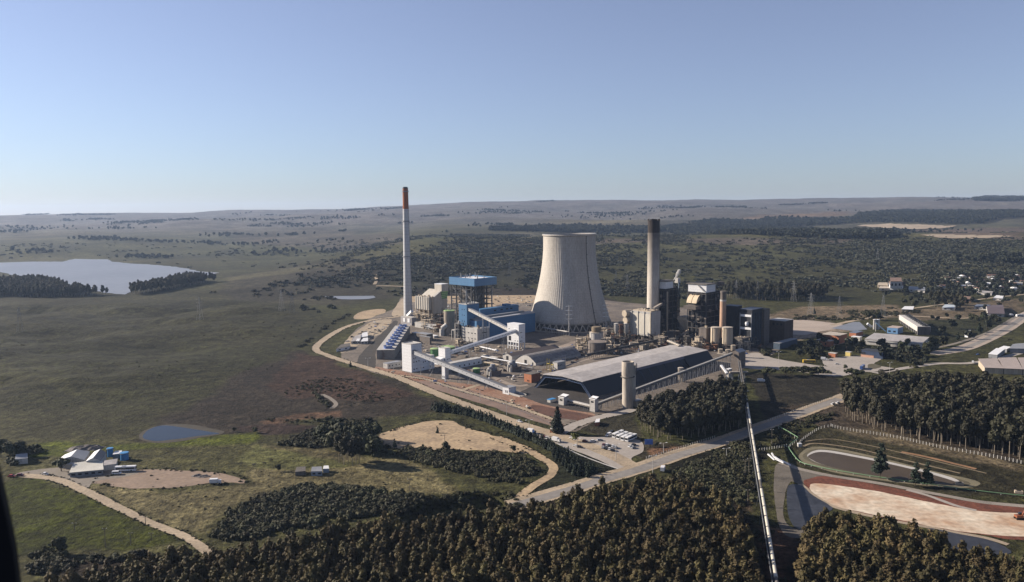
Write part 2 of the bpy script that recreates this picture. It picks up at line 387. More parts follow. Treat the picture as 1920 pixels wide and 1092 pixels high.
def proto_collection(name, meshes):
    c = bpy.data.collections.new(name)
    for i, me in enumerate(meshes):
        o = bpy.data.objects.new('%s_%02d' % (name, i), me); c.objects.link(o)
    return c
def scatter(name, label, cat, pts, scl, protos, kind='stuff', group=None, rng=None, tilt=.04):
    "a mass nobody could count: points that carry plants"
    rng = rng or RNG; n = len(pts); me = bpy.data.meshes.new(name); me.vertices.add(n)
    me.vertices.foreach_set('co', np.asarray(pts, np.float32).ravel())
    a = me.attributes.new('scl', 'FLOAT_VECTOR', 'POINT'); a.data.foreach_set('vector', np.asarray(scl, np.float32).ravel())
    rot = np.stack([rng.normal(size=n) * tilt, rng.normal(size=n) * tilt, rng.random(n) * 6.28], 1).astype(np.float32)
    a = me.attributes.new('rot', 'FLOAT_VECTOR', 'POINT'); a.data.foreach_set('vector', rot.ravel())
    a = me.attributes.new('pid', 'INT', 'POINT'); a.data.foreach_set('value', rng.integers(0, len(protos.objects), n).astype(np.int32))
    o = bpy.data.objects.new(name, me); COL.objects.link(o); WLOC[o.name] = (0, 0, 0)
    ng = bpy.data.node_groups.new(name, 'GeometryNodeTree')
    ng.interface.new_socket('Geometry', in_out='INPUT', socket_type='NodeSocketGeometry'); ng.interface.new_socket('Geometry', in_out='OUTPUT', socket_type='NodeSocketGeometry')
    N = ng.nodes; gi = N.new('NodeGroupInput'); go = N.new('NodeGroupOutput'); ip = N.new('GeometryNodeInstanceOnPoints'); ci = N.new('GeometryNodeCollectionInfo')
    ci.inputs[0].default_value = protos; ci.inputs['Separate Children'].default_value = True; ci.inputs['Reset Children'].default_value = True
    ip.inputs['Pick Instance'].default_value = True
    def na(nm, ty):
        q = N.new('GeometryNodeInputNamedAttribute'); q.data_type = ty; q.inputs['Name'].default_value = nm
        return [x for x in q.outputs if x.enabled and x.name == 'Attribute'][0]
    L = ng.links; L.new(gi.outputs[0], ip.inputs['Points']); L.new(ci.outputs[0], ip.inputs['Instance'])
    L.new(na('pid', 'INT'), ip.inputs['Instance Index']); L.new(na('rot', 'FLOAT_VECTOR'), ip.inputs['Rotation']); L.new(na('scl', 'FLOAT_VECTOR'), ip.inputs['Scale'])
    L.new(ip.outputs[0], go.inputs[0]); md = o.modifiers.new('scatter', 'NODES'); md.node_group = ng
    return tag(o, label, cat, group, kind)
def fillpts(poly, step, rng=None, jit=.45, dens=None):
    rng = rng or RNG; xs = [p[0] for p in poly]; ys = [p[1] for p in poly]
    gx, gy = np.meshgrid(np.arange(min(xs), max(xs), step), np.arange(min(ys), max(ys), step)); gx = gx.ravel(); gy = gy.ravel()
    gx = gx + rng.uniform(-jit, jit, gx.shape) * step; gy = gy + rng.uniform(-jit, jit, gy.shape) * step
    k = inpoly(gx, gy, poly); gx, gy = gx[k], gy[k]
    if dens is not None: k = rng.random(len(gx)) < dens(gx, gy); gx, gy = gx[k], gy[k]
    return np.stack([gx, gy, T(gx, gy)], 1)
# ================================================================ GROUND
REG = [  # (picture polygon on the flat, colour, soft edge in metres)
 ([(0,560),(560,560),(600,600),(560,700),(480,770),(300,800),(0,830)], (.112,.107,.042), 60),
 ([(0,640),(500,650),(560,640),(520,720),(300,760),(0,770)], (.100,.100,.036), 60),
 ([(440,700),(560,660),(640,690),(760,720),(840,770),(700,790),(560,790),(450,830),(250,830)], (.10,.078,.055), 14),
 ([(505,720),(560,664),(600,668),(700,706),(790,745),(700,752),(600,745),(540,745)], (.15,.088,.060), 10),
 ([(480,792),(560,776),(640,772),(640,780),(560,788),(500,797)], (.34,.20,.12), 3),
 ([(450,800),(520,795),(600,800),(580,815),(470,815)], (.15,.095,.075), 5),
 ([(40,860),(60,835),(110,828),(200,836),(300,828),(400,818),(480,812),(500,820),(470,833),(350,838),(200,846),(110,856)], (.24,.28,.03), 4),
 ([(0,905),(60,893),(150,922),(215,950),(300,990),(340,1015),(250,1030),(100,1030),(0,1045)], (.105,.122,.006), 6),
 ([(180,912),(300,925),(460,905),(470,830),(640,845),(740,860),(860,905),(860,930),(700,930),(520,920),(420,960),(380,1000),(330,990)], (.44,.375,.185), 8),
 ([(480,835),(560,850),(640,870),(700,862),(640,880),(480,880),(440,860)], (.34,.34,.12), 5),
 ([(400,560),(420,520),(560,508),(680,505),(740,530),(745,560),(650,575),(480,570)], (.16,.145,.085), 40),
 ([(420,522),(540,512),(640,506),(620,514),(540,524),(430,530)], (.26,.24,.12), 15),
 ([(760,525),(880,515),(1010,520),(1000,560),(760,560)], (.11,.11,.055), 20),
 ([(770,548),(1000,545),(1150,560),(1150,590),(770,580)], (.115,.095,.065), 15),
 ([(1440,592),(1500,575),(1680,572),(1720,590),(1640,600),(1560,600),(1440,602)], (0.522,0.399,0.254), 10),
 ([(1440,600),(1560,602),(1590,620),(1480,640)], (0.739,0.588,0.439), 8),
 ([(1640,590),(1790,570),(1920,560),(1920,600),(1800,610),(1720,600)], (0.435,0.336,0.215), 14),
 ([(1740,600),(1850,597),(1900,590),(1840,650),(1740,640)], (.115,.12,.055), 6),
 ([(1400,700),(1570,705),(1575,750),(1440,790),(1425,760)], (.085,.075,.050), 4),
 ([(1440,770),(1560,750),(1580,720),(1920,830),(1920,870),(1700,850)], (0.189,0.147,0.104), 8),
 ([(1490,815),(1560,800),(1700,830),(1920,875),(1920,930),(1800,930),(1600,900),(1500,870)], (0.145,0.129,0.068), 4),
 ([(1560,800),(1640,806),(1760,835),(1920,872),(1920,885),(1740,845),(1600,815)], (0.435,0.346,0.215), 5),
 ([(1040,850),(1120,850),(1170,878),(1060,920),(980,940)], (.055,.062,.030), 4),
 ([(1080,800),(1190,770),(1200,800),(1215,850),(1120,815)], (.105,.095,.06), 4),
 ([(1190,845),(1200,822),(1290,835),(1340,822),(1330,838),(1260,858),(1200,868)], (.12,.10,.06), 3),
 ([(1220,842),(1290,838),(1290,848),(1220,858)], (0.510,0.285,0.165), 4),
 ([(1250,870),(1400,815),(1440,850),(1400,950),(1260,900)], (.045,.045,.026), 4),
 ([(1370,910),(1405,905),(1415,960),(1395,960)], (0.540,0.375,0.247), 4),
 ([(1400,980),(1500,990),(1520,1092),(1440,1092)], (0.330,0.180,0.112), 5),
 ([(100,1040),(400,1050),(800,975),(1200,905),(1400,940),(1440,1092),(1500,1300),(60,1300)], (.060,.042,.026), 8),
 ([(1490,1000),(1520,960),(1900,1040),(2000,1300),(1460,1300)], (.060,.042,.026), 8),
]
REGFAR = [ # picture polygons on the hills
 ([(920,455),(1100,447),(1560,445),(1640,450),(1560,460),(1250,455),(1000,462)], (.15,.125,.085), 60),
 ([(870,438),(1000,437),(1000,445),(880,447)], (.17,.155,.09), 60),
 ([(1700,432),(1920,425),(1920,450),(1780,445)], (.17,.13,.085), 50),
 ([(1020,415),(1240,412),(1230,424),(1060,424)], (.18,.16,.09), 80),
 ([(1380,408),(1600,396),(1580,404),(1400,414)], (.22,.16,.10), 80),
 ([(430,440),(600,425),(760,440),(740,460),(560,465),(440,455)], (.125,.11,.072), 80),
]
def ground():
    r = [40.0]
    while r[-1] < 3300: r.append(r[-1] * 1.0075 + .2)
    while r[-1] < 60000: r.append(r[-1] * 1.016)
    az = np.concatenate([np.linspace(-180, -42, 40)[:-1], np.arange(-42, 42, .09), np.linspace(42, 180, 40)[:-1]]); r = np.array(r)
    A, R = np.meshgrid(np.radians(az), r); X = R * np.sin(A); Y = R * np.cos(A)
    Z = T(X, Y) * sm(0, 800, Y); Z = np.where(Y < 60, 0, Z)
    n1 = fbm(X, Y, 420, 5, 6)[..., None]; n2 = fbm(X, Y, 110, 5, 8)[..., None]; n3 = fbm(X, Y, 35, 3, 9)[..., None]
    base = np.array([.086, .078, .030]) * (1 - n1) * 1.2 + np.array([.068, .076, .026]) * n1
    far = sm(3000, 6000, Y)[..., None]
    base = base * (1 - far) + (np.array([.165, .145, .12]) * (1 - n1) + np.array([.125, .125, .10]) * n1) * far  # paler, greyer far ground: part of the distance haze is put into its colour
    for lst, fn in ((REG, None), (REGFAR, 1)):
        for poly, c, soft in lst:
            if fn: w = [att(a, b)[:2] for a, b in poly]
            else: w = PX(poly)
            xs = [p[0] for p in w]; ys = [p[1] for p in w]; g = soft * 2
            m = (X > min(xs) - g) & (X < max(xs) + g) & (Y > min(ys) - g) & (Y < max(ys) + g)
            if not m.any(): continue
            d = pdist(X[m], Y[m], w) + (fbm(X[m], Y[m], soft * 3 + 6, 4, 11) - .5) * soft * 2.4
            k = sm(-soft * .5, soft * .5, d)[:, None]
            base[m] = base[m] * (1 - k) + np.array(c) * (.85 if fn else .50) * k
    base = base * (.42 + .20 * sm(1500, 2600, Y) + .06 * sm(3500, 6000, Y))[..., None]  # ground colour grows lighter with distance, standing in for haze
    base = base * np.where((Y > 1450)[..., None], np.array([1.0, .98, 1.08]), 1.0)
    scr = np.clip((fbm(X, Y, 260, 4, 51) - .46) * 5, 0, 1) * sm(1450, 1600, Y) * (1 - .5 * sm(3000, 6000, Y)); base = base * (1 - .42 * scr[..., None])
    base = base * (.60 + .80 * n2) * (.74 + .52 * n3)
    nr, na = X.shape; Vv = np.stack([X, Y, Z], -1).reshape(-1, 3)
    i, j = np.meshgrid(np.arange(nr - 1), np.arange(na), indexing='ij'); j2 = (j + 1) % na
    F = np.stack([i * na + j, i * na + j2, (i + 1) * na + j2, (i + 1) * na + j], -1).reshape(-1, 4)[:, ::-1]
    # close the middle
    m = bpy.data.materials.new('dry_grassland'); m.use_nodes = True; nt = m.node_tree; N = nt.nodes; L = nt.links; b = N['Principled BSDF']
    b.inputs['Roughness'].default_value = 1; b.inputs['Specular IOR Level'].default_value = .1
    at_ = N.new('ShaderNodeAttribute'); at_.attribute_name = 'soil'; tc = N.new('ShaderNodeTexCoord')
    mp = N.new('ShaderNodeMapping'); L.new(tc.outputs['Object'], mp.inputs[0]); mp.inputs['Scale'].default_value = (1, 1, 1)
    hs = N.new('ShaderNodeHueSaturation'); L.new(at_.outputs['Color'], hs.inputs['Color']); pr = None; hgt = None
    for sc_, lo, hi, dt in ((.30, .50, 1.50, 3), (.11, .52, 1.46, 2), (.05, .66, 1.32, 5), (.008, .8, 1.2, 5)):  # mottling: dark tufts and their small shadows put into the ground colour
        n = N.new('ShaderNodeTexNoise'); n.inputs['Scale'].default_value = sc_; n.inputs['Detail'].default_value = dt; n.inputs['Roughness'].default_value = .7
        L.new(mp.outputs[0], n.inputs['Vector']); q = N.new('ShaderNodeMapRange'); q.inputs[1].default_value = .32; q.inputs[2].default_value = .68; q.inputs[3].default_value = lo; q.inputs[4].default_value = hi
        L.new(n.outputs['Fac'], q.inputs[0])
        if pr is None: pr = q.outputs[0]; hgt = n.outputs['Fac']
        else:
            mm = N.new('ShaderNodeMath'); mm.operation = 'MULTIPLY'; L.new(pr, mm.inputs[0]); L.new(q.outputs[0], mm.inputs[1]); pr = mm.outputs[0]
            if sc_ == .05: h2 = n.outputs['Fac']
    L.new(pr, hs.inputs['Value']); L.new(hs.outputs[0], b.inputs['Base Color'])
    bp = N.new('ShaderNodeBump'); bp.inputs['Strength'].default_value = .8; bp.inputs['Distance'].default_value = 1.2
    bq = N.new('ShaderNodeBump'); bq.inputs['Strength'].default_value = .7; bq.inputs['Distance'].default_value = 5
    L.new(hgt, bp.inputs['Height']); L.new(h2, bq.inputs['Height']); L.new(bp.outputs[0], bq.inputs['Normal']); L.new(bq.outputs[0], b.inputs['Normal'])
    me = np_mesh('ground', Vv, F, m)
    a = me.attributes.new('soil', 'FLOAT_COLOR', 'POINT')
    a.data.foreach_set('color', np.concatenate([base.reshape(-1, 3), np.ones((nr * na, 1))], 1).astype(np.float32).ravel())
    me.polygons.foreach_set('use_smooth', np.ones(len(me.polygons), bool)); me.update()
    o = bpy.data.objects.new('ground', me); COL.objects.link(o); tag(o, 'rolling dry grassland around the power station', 'ground', kind='structure'); return o
ground()

def spline(pts, k=8, closed=False):
    P = np.array([p[:2] for p in pts], float); n = len(P); out = []
    for i in range(n if closed else n - 1):
        g = (lambda j: P[j % n]) if closed else (lambda j: P[min(max(j, 0), n - 1)])
        p0, p1, p2, p3 = g(i - 1), g(i), g(i + 1), g(i + 2)
        for t in np.arange(k) / k:
            out.append(.5 * (2 * p1 + (p2 - p0) * t + (2 * p0 - 5 * p1 + 4 * p2 - p3) * t * t + (3 * p1 - p0 - 3 * p2 + p3) * t ** 3))
    if not closed: out.append(P[-1])
    return np.array(out)
def sheet(name, pix, z, m, label, cat=None, jit=1.0, smooth=True, world=None, hill=False, kind='structure'):
    w = world if world is not None else ([att(a, b)[:2] for a, b in pix] if hill else PX(pix))
    if smooth: w = spline(w, 10, True)
    else: w = np.array(w); w = np.concatenate([w[i] + (w[(i + 1) % len(w)] - w[i]) * np.linspace(0, 1, 9)[:-1, None] for i in range(len(w))])
    if jit: w = w + np.stack([fbm(w[:, 0], w[:, 1], 30 + jit * 6, 4, 23) - .5, fbm(w[:, 0], w[:, 1], 30 + jit * 6, 4, 24) - .5], 1) * 2.4 * jit
    if jit:
        w = w + np.stack([fbm(w[:, 0], w[:, 1], 9, 3, 21) - .5, fbm(w[:, 0], w[:, 1], 9, 3, 22) - .5], 1) * 2 * jit
    v3 = [Vector((p[0], p[1], 0)) for p in w]; tr = tessellate_polygon([v3])
    me = bpy.data.meshes.new(name); zz = T(w[:, 0], w[:, 1])
    if not hill: zz = zz * 0
    me.from_pydata([(p[0], p[1], z + float(q)) for p, q in zip(w, zz)], [], [tuple(t) for t in tr]); me.materials.append(m)
    bm = bmesh.new(); bm.from_mesh(me)
    for f in bm.faces:
        f.normal_update()
        if f.normal.z < 0: f.normal_flip()
    bm.to_mesh(me); bm.free()
    o = bpy.data.objects.new(name, me); COL.objects.link(o); return tag(o, label, cat or name.replace('_', ' '), kind=kind)
def drape(name, pix, z, m, label, step, cat=None, jit=30):
    "a sheet laid over the hills"
    w = spline([att(a, b)[:2] for a, b in pix], 6, True); X0, Y0 = w.min(0); X1, Y1 = w.max(0)
    gx = np.arange(X0, X1 + step, step); gy = np.arange(Y0, Y1 + step, step); GX, GY = np.meshgrid(gx, gy)
    ins = pdist(GX, GY, w) + (fbm(GX, GY, 90, 4, 14) - .5) * jit > 0; nx = len(gx); f = []
    for i in range(len(gy) - 1):
        for j in range(nx - 1):
            if ins[i, j] and ins[i, j + 1] and ins[i + 1, j + 1] and ins[i + 1, j]: f.append((i * nx + j, i * nx + j + 1, (i + 1) * nx + j + 1, (i + 1) * nx + j))
    me = np_mesh(name, np.stack([GX, GY, T(GX, GY) + z], -1).reshape(-1, 3), np.array(f), m)
    o = bpy.data.objects.new(name, me); COL.objects.link(o); return tag(o, label, cat or name.replace('_', ' '), kind='structure')
def road(name, pix, w, z, m, label, jit=.4, cat='road', world=None, hill=False):
    c = spline(world if world is not None else ([att(a, b)[:2] for a, b in pix] if hill else PX(pix)), 12); t = np.gradient(c, axis=0); t /= np.linalg.norm(t, axis=1)[:, None]; n = np.stack([-t[:, 1], t[:, 0]], 1)
    ww = (np.array(w) if not np.isscalar(w) else np.full(len(c), w)); ww = np.interp(np.linspace(0, 1, len(c)), np.linspace(0, 1, len(ww)), ww)
    j1 = (fbm(c[:, 0], c[:, 1], 12, 3, 31) - .5) * 2 * jit; j2 = (fbm(c[:, 0], c[:, 1], 12, 3, 32) - .5) * 2 * jit
    a = c + n * (ww / 2 + j1)[:, None]; b = c - n * (ww / 2 + j2)[:, None]
    rows = [a, c, b]; P = []
    for k in range(len(c)):
        for q in rows: P.append((q[k][0], q[k][1], z + (float(T(q[k][0], q[k][1])) if hill else 0)))
    F = [(3 * k + i, 3 * k + 3 + i, 3 * k + 4 + i, 3 * k + 1 + i) for k in range(len(c) - 1) for i in (0, 1)]
    me = np_mesh(name, P, np.array(F), m); o = bpy.data.objects.new(name, me); COL.objects.link(o)
    bm = bmesh.new(); bm.from_mesh(me)
    for f in bm.faces:
        f.normal_update()
        if f.normal.z < 0: f.normal_flip()
    bm.to_mesh(me); bm.free()
    return tag(o, label, cat, kind='structure')
# --- water
sheet('lake_water', [(-220,496),(0,493),(60,491),(118,491),(140,486),(200,487),(210,491),(236,494),(300,498),(345,503),(380,510),(410,512),(385,519),(345,514),(290,530),(232,553),(190,549),(120,540),(60,526),(0,510),(-200,512)], .45, LAKEM, 'wide pale lake behind the dark woods at the left', 'lake', jit=9, smooth=False)
sheet('pond_shore', [(262,823),(267,810),(288,801),(325,795.5),(362,797),(408,806),(418,813),(372,822),(330,829.5),(287,831)], .06, mat('dark_mud', (.05,.042,.03), .95, .3, .1), 'muddy rim of the blue farm pond', 'shore', jit=.9)
sheet('pond_water', [(269,822),(273,811),(288,802),(308,798),(335,801),(368,806),(402,811),(410,813.5),(372,818),(330,824),(290,828)], .10, POND, 'blue farm pond below the grass slope', 'pond', jit=.8)
sheet('pond_water', [(604,556),(625,555),(660,553),(695,555),(702,559),(680,562),(640,562),(626,559)], .6, LAKEM, 'thin bright pond in the field left of the tall chimney', 'pond', jit=1.5)
sheet('pond_water', [(458,528),(480,526),(515,526),(505,529),(478,531)], .6, LAKEM, 'small far pond in the pale meadow near the lake', 'pond', jit=1.5)
# --- plant ground
sheet('plant_yard', [(640,662),(690,600),(752,575),(770,555),(1000,548),(1150,565),(1440,594),(1490,625),(1480,645),(1400,690),(1300,730),(1180,765),(1110,795),(1062,808),(930,765),(800,727),(690,695)], .05, YARD, 'stained working yard under the power station', 'yard', jit=2)
sheet('dirt_patch', [(770,556),(860,548),(930,548),(1000,553),(1010,566),(960,570),(930,578),(860,570),(770,566)], .07, SAND, 'bare orange earth behind the blue boiler house', 'bare earth', jit=2)
sheet('red_soil_strip', [(705,688),(760,698),(840,715),(900,724),(960,738),(1020,758),(1110,775),(1100,785),(1020,778),(950,752),(880,735),(800,718),(730,705)], .09, REDS, 'red soil verge along the white conveyor', 'soil', jit=1.6)
sheet('red_soil_strip', [(770,716),(850,722),(950,757),(1040,787),(1060,806),(930,766),(830,735)], .11, mat('purple_brown_soil', (.24,.165,.13), .95, .35, .05, bump=.2), 'brown bare strip between the two pale roads', 'soil', jit=1.2)
sheet('red_soil_strip', [(1000,760),(1050,768),(1120,782),(1110,790),(1060,786),(1010,775)], .13, mat('rust_soil', (.13,.06,.04), .95, .5, .1, bump=.3), 'dark red earth in front of the small white belt houses', 'soil', jit=1)
sheet('coal_yard', [(975,738),(1010,722),(1060,720),(1120,745),(1120,772),(1050,765),(1000,752)], .13, DYARD, 'black coal dust ground before the open shed', 'yard', jit=1.5)
sheet('sand_lot', [(664,598),(670,588),(690,582),(718,580),(722,586),(705,592),(690,598)], .07, SAND, 'bare sandy lot beside the perimeter road', 'lot', jit=1)
sheet('dirt_ramp', [(735,592),(742,575),(755,560),(760,575),(764,592)], .07, DIRT, 'bare dirt rise left of the tall chimney', 'dirt', jit=1)
sheet('drain_cutting', [(670,690),(672,672),(690,650),(715,625),(738,603),(746,606),(726,634),(706,660),(704,688),(690,693)], .07, mat('dark_cut_earth', (.05,.043,.036), .95, .5, .06, bump=.3), 'dark earth cutting along the fan row', 'cutting', jit=1)
sheet('dirt_lot', [(640,662),(668,650),(690,636),(715,625),(735,600),(700,603),(670,620),(648,640)], .08, DIRT, 'pale dirt lot with small workshops inside the road bend', 'lot', jit=1.2)
sheet('sand_lot', [(712,820),(750,803),(805,790),(850,791),(880,803),(930,816),(985,838),(1000,850),(930,846),(860,843),(790,843),(735,838)], .06, SAND, 'broad bare sandy clearing beside the conifer row', 'lot', jit=2.5)
sheet('dirt_lot', [(165,905),(225,886),(300,881),(380,884),(440,892),(462,904),(400,905),(340,914),(260,917),(190,908)], .06, mat('pinkish_dirt', (.28,.205,.15), .95, .3, .05, bump=.3, fine=.4), 'bare brown lot right of the farm sheds', 'lot', jit=1.8)
sheet('farm_yard', [(30,890),(110,876),(210,878),(262,884),(240,893),(180,903),(165,915),(145,916),(100,897)], .08, GRAVEL, 'worn gravel yard around the farm sheds', 'yard', jit=1.2)
sheet('parking_lot', [(1000,800),(1040,812),(1100,820),(1135,819),(1150,816),(1200,826),(1207,846),(1183,861),(1205,880),(1160,880),(1120,862),(1060,838),(990,812)], .10, PAVE, 'pale paved parking lot with the white buses', 'parking lot', jit=.6)
sheet('paved_apron', [(1392,668),(1420,662),(1450,672),(1520,684),(1570,690),(1600,700),(1560,706),(1480,695),(1395,690)], .10, PAVE, 'paved apron beside the conveyor head house', 'apron', jit=.8)
sheet('paved_apron', [(1545,676),(1600,668),(1650,672),(1640,684),(1680,692),(1640,698),(1560,690)], .12, PAVE, 'paved square in front of the low offices', 'apron', jit=.8)
sheet('grass_island', [(1628,684),(1640,683),(1652,688),(1640,692),(1628,691)], .15, GRASSB, 'oval grass island in the paved square', 'grass island', jit=.3)
# --- roads
road('perimeter_road', [(1200,882),(1130,846),(1050,818),(980,797),(900,769),(820,739),(740,706),(660,682),(612,666),(592,655),(606,638),(650,613),(700,600),(740,595),(752,592)], [11,12,12,11,10,9,9,10,9,9], .14, DIRT, 'pale dirt road bending round the left side of the plant', jit=.9)
road('service_road', [(745,704),(800,712),(830,722),(880,737),(960,760),(1045,790)], 5, .15, DIRT, 'narrow pale service road inside the fence')
road('service_road', [(868,731),(885,726),(898,722)], 5, .17, DIRT, 'short pale spur from the service road to the conveyor')
road('gate_road', [(1050,812),(1085,795),(1120,784),(1155,776),(1192,768)], 10, .16, PAVE, 'paved road from the gate to the tall silo')
road('main_road_shoulder', [(960,948),(1060,920),(1140,895),(1200,878),(1270,853),(1340,832),(1410,807),(1480,782),(1575,748),(1640,722)], 16, .13, DIRT, 'pale gravel shoulder of the main road', jit=.8)
road('main_road', [(960,950),(1060,922),(1140,897),(1200,880),(1270,855),(1340,834),(1410,808),(1480,783),(1575,748)], 8.5, .18, ASPH, 'worn grey asphalt road crossing below the parking lot', jit=.2)
road('dirt_track', [(930,820),(985,842),(1020,862),(1037,876),(1030,892),(1000,912),(972,934)], [9,7,6,6,6], .10, SAND, 'sandy track curving down from the clearing', jit=.8)
road('farm_road', [(40,891),(95,897),(130,908),(180,931),(230,956),(290,984),(350,1008),(395,1040)], [7,6,6,5.5,5,5], .10, DIRT, 'pale farm road running down past the green field', jit=.5)
road('concrete_ditch', [(1045,832),(1080,850),(1120,866),(1160,880)], 1.3, .12, PCONC, 'thin concrete drain beside the conifers', cat='ditch', jit=.1)
road('track', [(604,740),(620,748),(630,758),(622,766)], 4, .08, GRAVEL, 'short pale track in the brown scrub', cat='track')
road('highway', [(1745,664),(1800,655),(1840,640),(1880,620),(1905,604),(1925,590),(1990,560)], 19, .12, mat('dusty_highway', (.40,.33,.27), .9, .2, .05), 'wide dusty highway curving away at the right edge')
road('highway_lane', [(1745,664.5),(1800,655.5),(1840,640.5),(1880,620.5),(1905,604.5),(1925,590)], 7, .16, ASPH, 'grey traffic lane of the curving highway', jit=.1)
road('frontage_road', [(1760,652),(1800,642),(1850,625),(1885,606),(1905,594)], 5, .14, GRAVEL, 'narrow side road along the highway')
road('dirt_road', [(1640,700),(1700,690),(1760,682),(1830,680),(1920,660),(1960,640)], 8, .12, PAVE, 'pale road behind the tall plantation')
road('dirt_road', [(1560,610),(1620,598),(1680,592),(1730,594),(1800,597),(1860,594)], 8, .12, DIRT, 'pale dirt road across the bare land behind the offices', jit=1)
road('dirt_road', [(1700,580),(1760,572),(1850,560),(1960,548)], 7, .14, DIRT, 'pale dirt road below the village', jit=1)
road('dirt_road', [(1545,650),(1570,645),(1600,635),(1618,628)], 8, .12, DIRT, 'pale lane beside the brick workshop')
road('ash_road', [(1510,720),(1450,738)], 1, .02, GRASSB, 'faint path in the brown field', cat='path') if False else None
road('track', [(703,515),(706,526),(702,534)], 7, .5, DIRT, 'pale track on the bushy slope left of the chimney', cat='track', hill=True)
road('track', [(705,537),(730,537),(760,538)], 8, .5, DIRT, 'pale strip of track behind the left field', cat='track', hill=True)
road('yard_road', [(930,700),(985,672),(1040,655),(1095,636),(1115,624)], [7,9,11,10,9], .12, mat('pale_yard_road', (.33,.27,.22), .95, .3, .05), 'pale yard road climbing past the arched warehouse', jit=.8)
road('yard_road', [(1010,716),(1050,690),(1100,675),(1170,655),(1215,648)], 5, .13, mat('pale_yard_road', (0,0,0)), 'narrow yard road behind the coal shed roof', jit=.8)
road('yard_road', [(800,690),(850,684),(900,698),(960,722),(990,722)], 6, .12, mat('pale_yard_road', (0,0,0)), 'yard road between the low white building and the clarifiers', jit=.8)
# --- right hand ponds
sheet('pond_bank', [(1452,880),(1475,866),(1500,878),(1530,888),(1560,898),(1520,903),(1500,908),(1480,905),(1470,950),(1480,985),(1530,1000),(1510,1010),(1470,1000),(1455,950)], .06, mat('bank_gravel', (.155,.135,.11), .95, .35, .08, bump=.2), 'grey gravel bank round the ponds', 'bank', jit=.6)
road('pond_road', [(1462,868),(1500,880),(1560,893),(1650,907),(1750,926),(1850,943),(1990,955)], 4.6, .14, mat('dusty_pond_road', (.30,.265,.225), .95, .3, .06), 'pale road between the two long basins')
sheet('pond_rim', [(1500,862),(1508,845),(1530,838),(1580,843),(1680,866),(1760,886),(1830,902),(1830,912),(1780,915),(1680,905),(1600,893),(1540,880)], .06, mat('pale_rim_earth', (.20,.175,.11), .95, .3, .08), 'pale earth rim of the brown pond', 'bank', jit=.5)
sheet('pond_bank_grass', [(1508,860),(1513,848),(1535,842),(1580,847),(1680,870),(1760,890),(1815,904),(1810,912),(1770,912),(1680,901),(1600,889),(1545,876)], .09, GRASSB, 'grassy inner bank of the brown pond', 'bank', jit=.3)
sheet('pond_liner', [(1515,852),(1540,844),(1600,853),(1700,874),(1790,898),(1785,909),(1700,899),(1620,889),(1550,874),(1520,862)], .12, PCONC, 'pale concrete lining of the brown pond', 'liner', jit=.1)
sheet('pond_water', [(1516,855),(1541,848),(1600,857),(1700,878),(1786,902),(1784,909),(1700,899),(1620,889),(1550,874),(1521,862)], .15, BPOND, 'long brown settling pond behind the dark conifer', 'pond', jit=.1)
for i, (pts, w_) in enumerate([([(1510,828),(1560,824),(1640,838),(1740,862),(1850,888)], .9), ([(1506,838),(1530,832),(1600,841),(1700,864),(1800,888)], 1.3)]):
    road('terrace_track', pts, w_ * 1.5, .12, mat('straw_earth', (.24,.19,.12), .95, .3, .1), ['upper', 'lower'][i] + ' straw coloured terrace line above the brown pond', cat='track')
road('terrace_track', [(1690,848),(1740,858),(1830,880)], 3, .13, mat('orange_earth', (.30,.17,.09), .95, .3, .1), 'orange scraped terrace above the brown pond', cat='track')
sheet('basin_bank', [(1506,905),(1520,897),(1545,893),(1600,901),(1700,920),(1800,938),(1930,950),(1990,955),(1990,1010),(1900,1012),(1850,1004),(1750,990),(1650,970),(1560,950),(1525,930)], .09, BANK, 'red earth sides of the dry basin', 'bank', jit=.5)
sheet('basin_floor', [(1520,910),(1556,909),(1640,921),(1740,941),(1830,957),(1990,972),(1990,1006),(1860,1003),(1760,989),(1660,970),(1566,949),(1530,930)], .13, BASIN, 'white clay floor of the dry basin', 'basin floor', jit=1.0)
road('basin_ramp', [(1700,919),(1740,930),(1790,948),(1830,958)], 3, .17, PAVE, 'narrow ramp down into the dry basin', cat='ramp', jit=.2)
road('basin_rim', [(1500,908),(1530,932),(1570,953),(1660,974),(1760,993),(1850,1010),(1890,1022)], 3.2, .15, mat('sandy_rim', (.36,.29,.21), .95, .25, .1), 'sandy rim along the near side of the dry basin', cat='bank')
sheet('pond_water', [(1478,912),(1502,911),(1522,928),(1552,946),(1560,956),(1535,970),(1518,994),(1488,986),(1476,950)], .16, GPOND, 'grey sludge pond crossed by the conveyor shadow', 'pond', jit=.3)
sheet('pond_water', [(1740,992),(1800,1002),(1850,1012),(1885,1026),(1895,1038),(1850,1040),(1780,1030)], .16, GPOND, 'dark pond behind the lower right trees', 'pond', jit=.3)
sheet('pond_water', [(1558,616),(1600,604),(1612,604),(1626,618),(1600,621)], .12, LAKEM, 'flat grey settling pond behind the brick workshop', 'pond', jit=.2, smooth=False)
sheet('ash_flat', [(1448,606),(1500,600),(1560,606),(1590,612),(1540,622),(1500,628),(1460,622)], .07, mat('ash_ground', (.42,.35,.29), .95, .2, .03), 'pale ash flat behind the dark boiler blocks', 'ash flat', jit=2)
# --- far quarry
drape('quarry_floor', [(1605,424),(1650,421),(1700,421),(1780,424),(1800,426),(1740,431),(1680,430)], 3, DIRT, 'pale quarry cut in the dark far woods', 25)
drape('quarry_floor', [(1720,441),(1800,441),(1900,443),(1860,449),(1760,447)], 2, DIRT, 'pale strip of bare ground beyond the hill', 20)
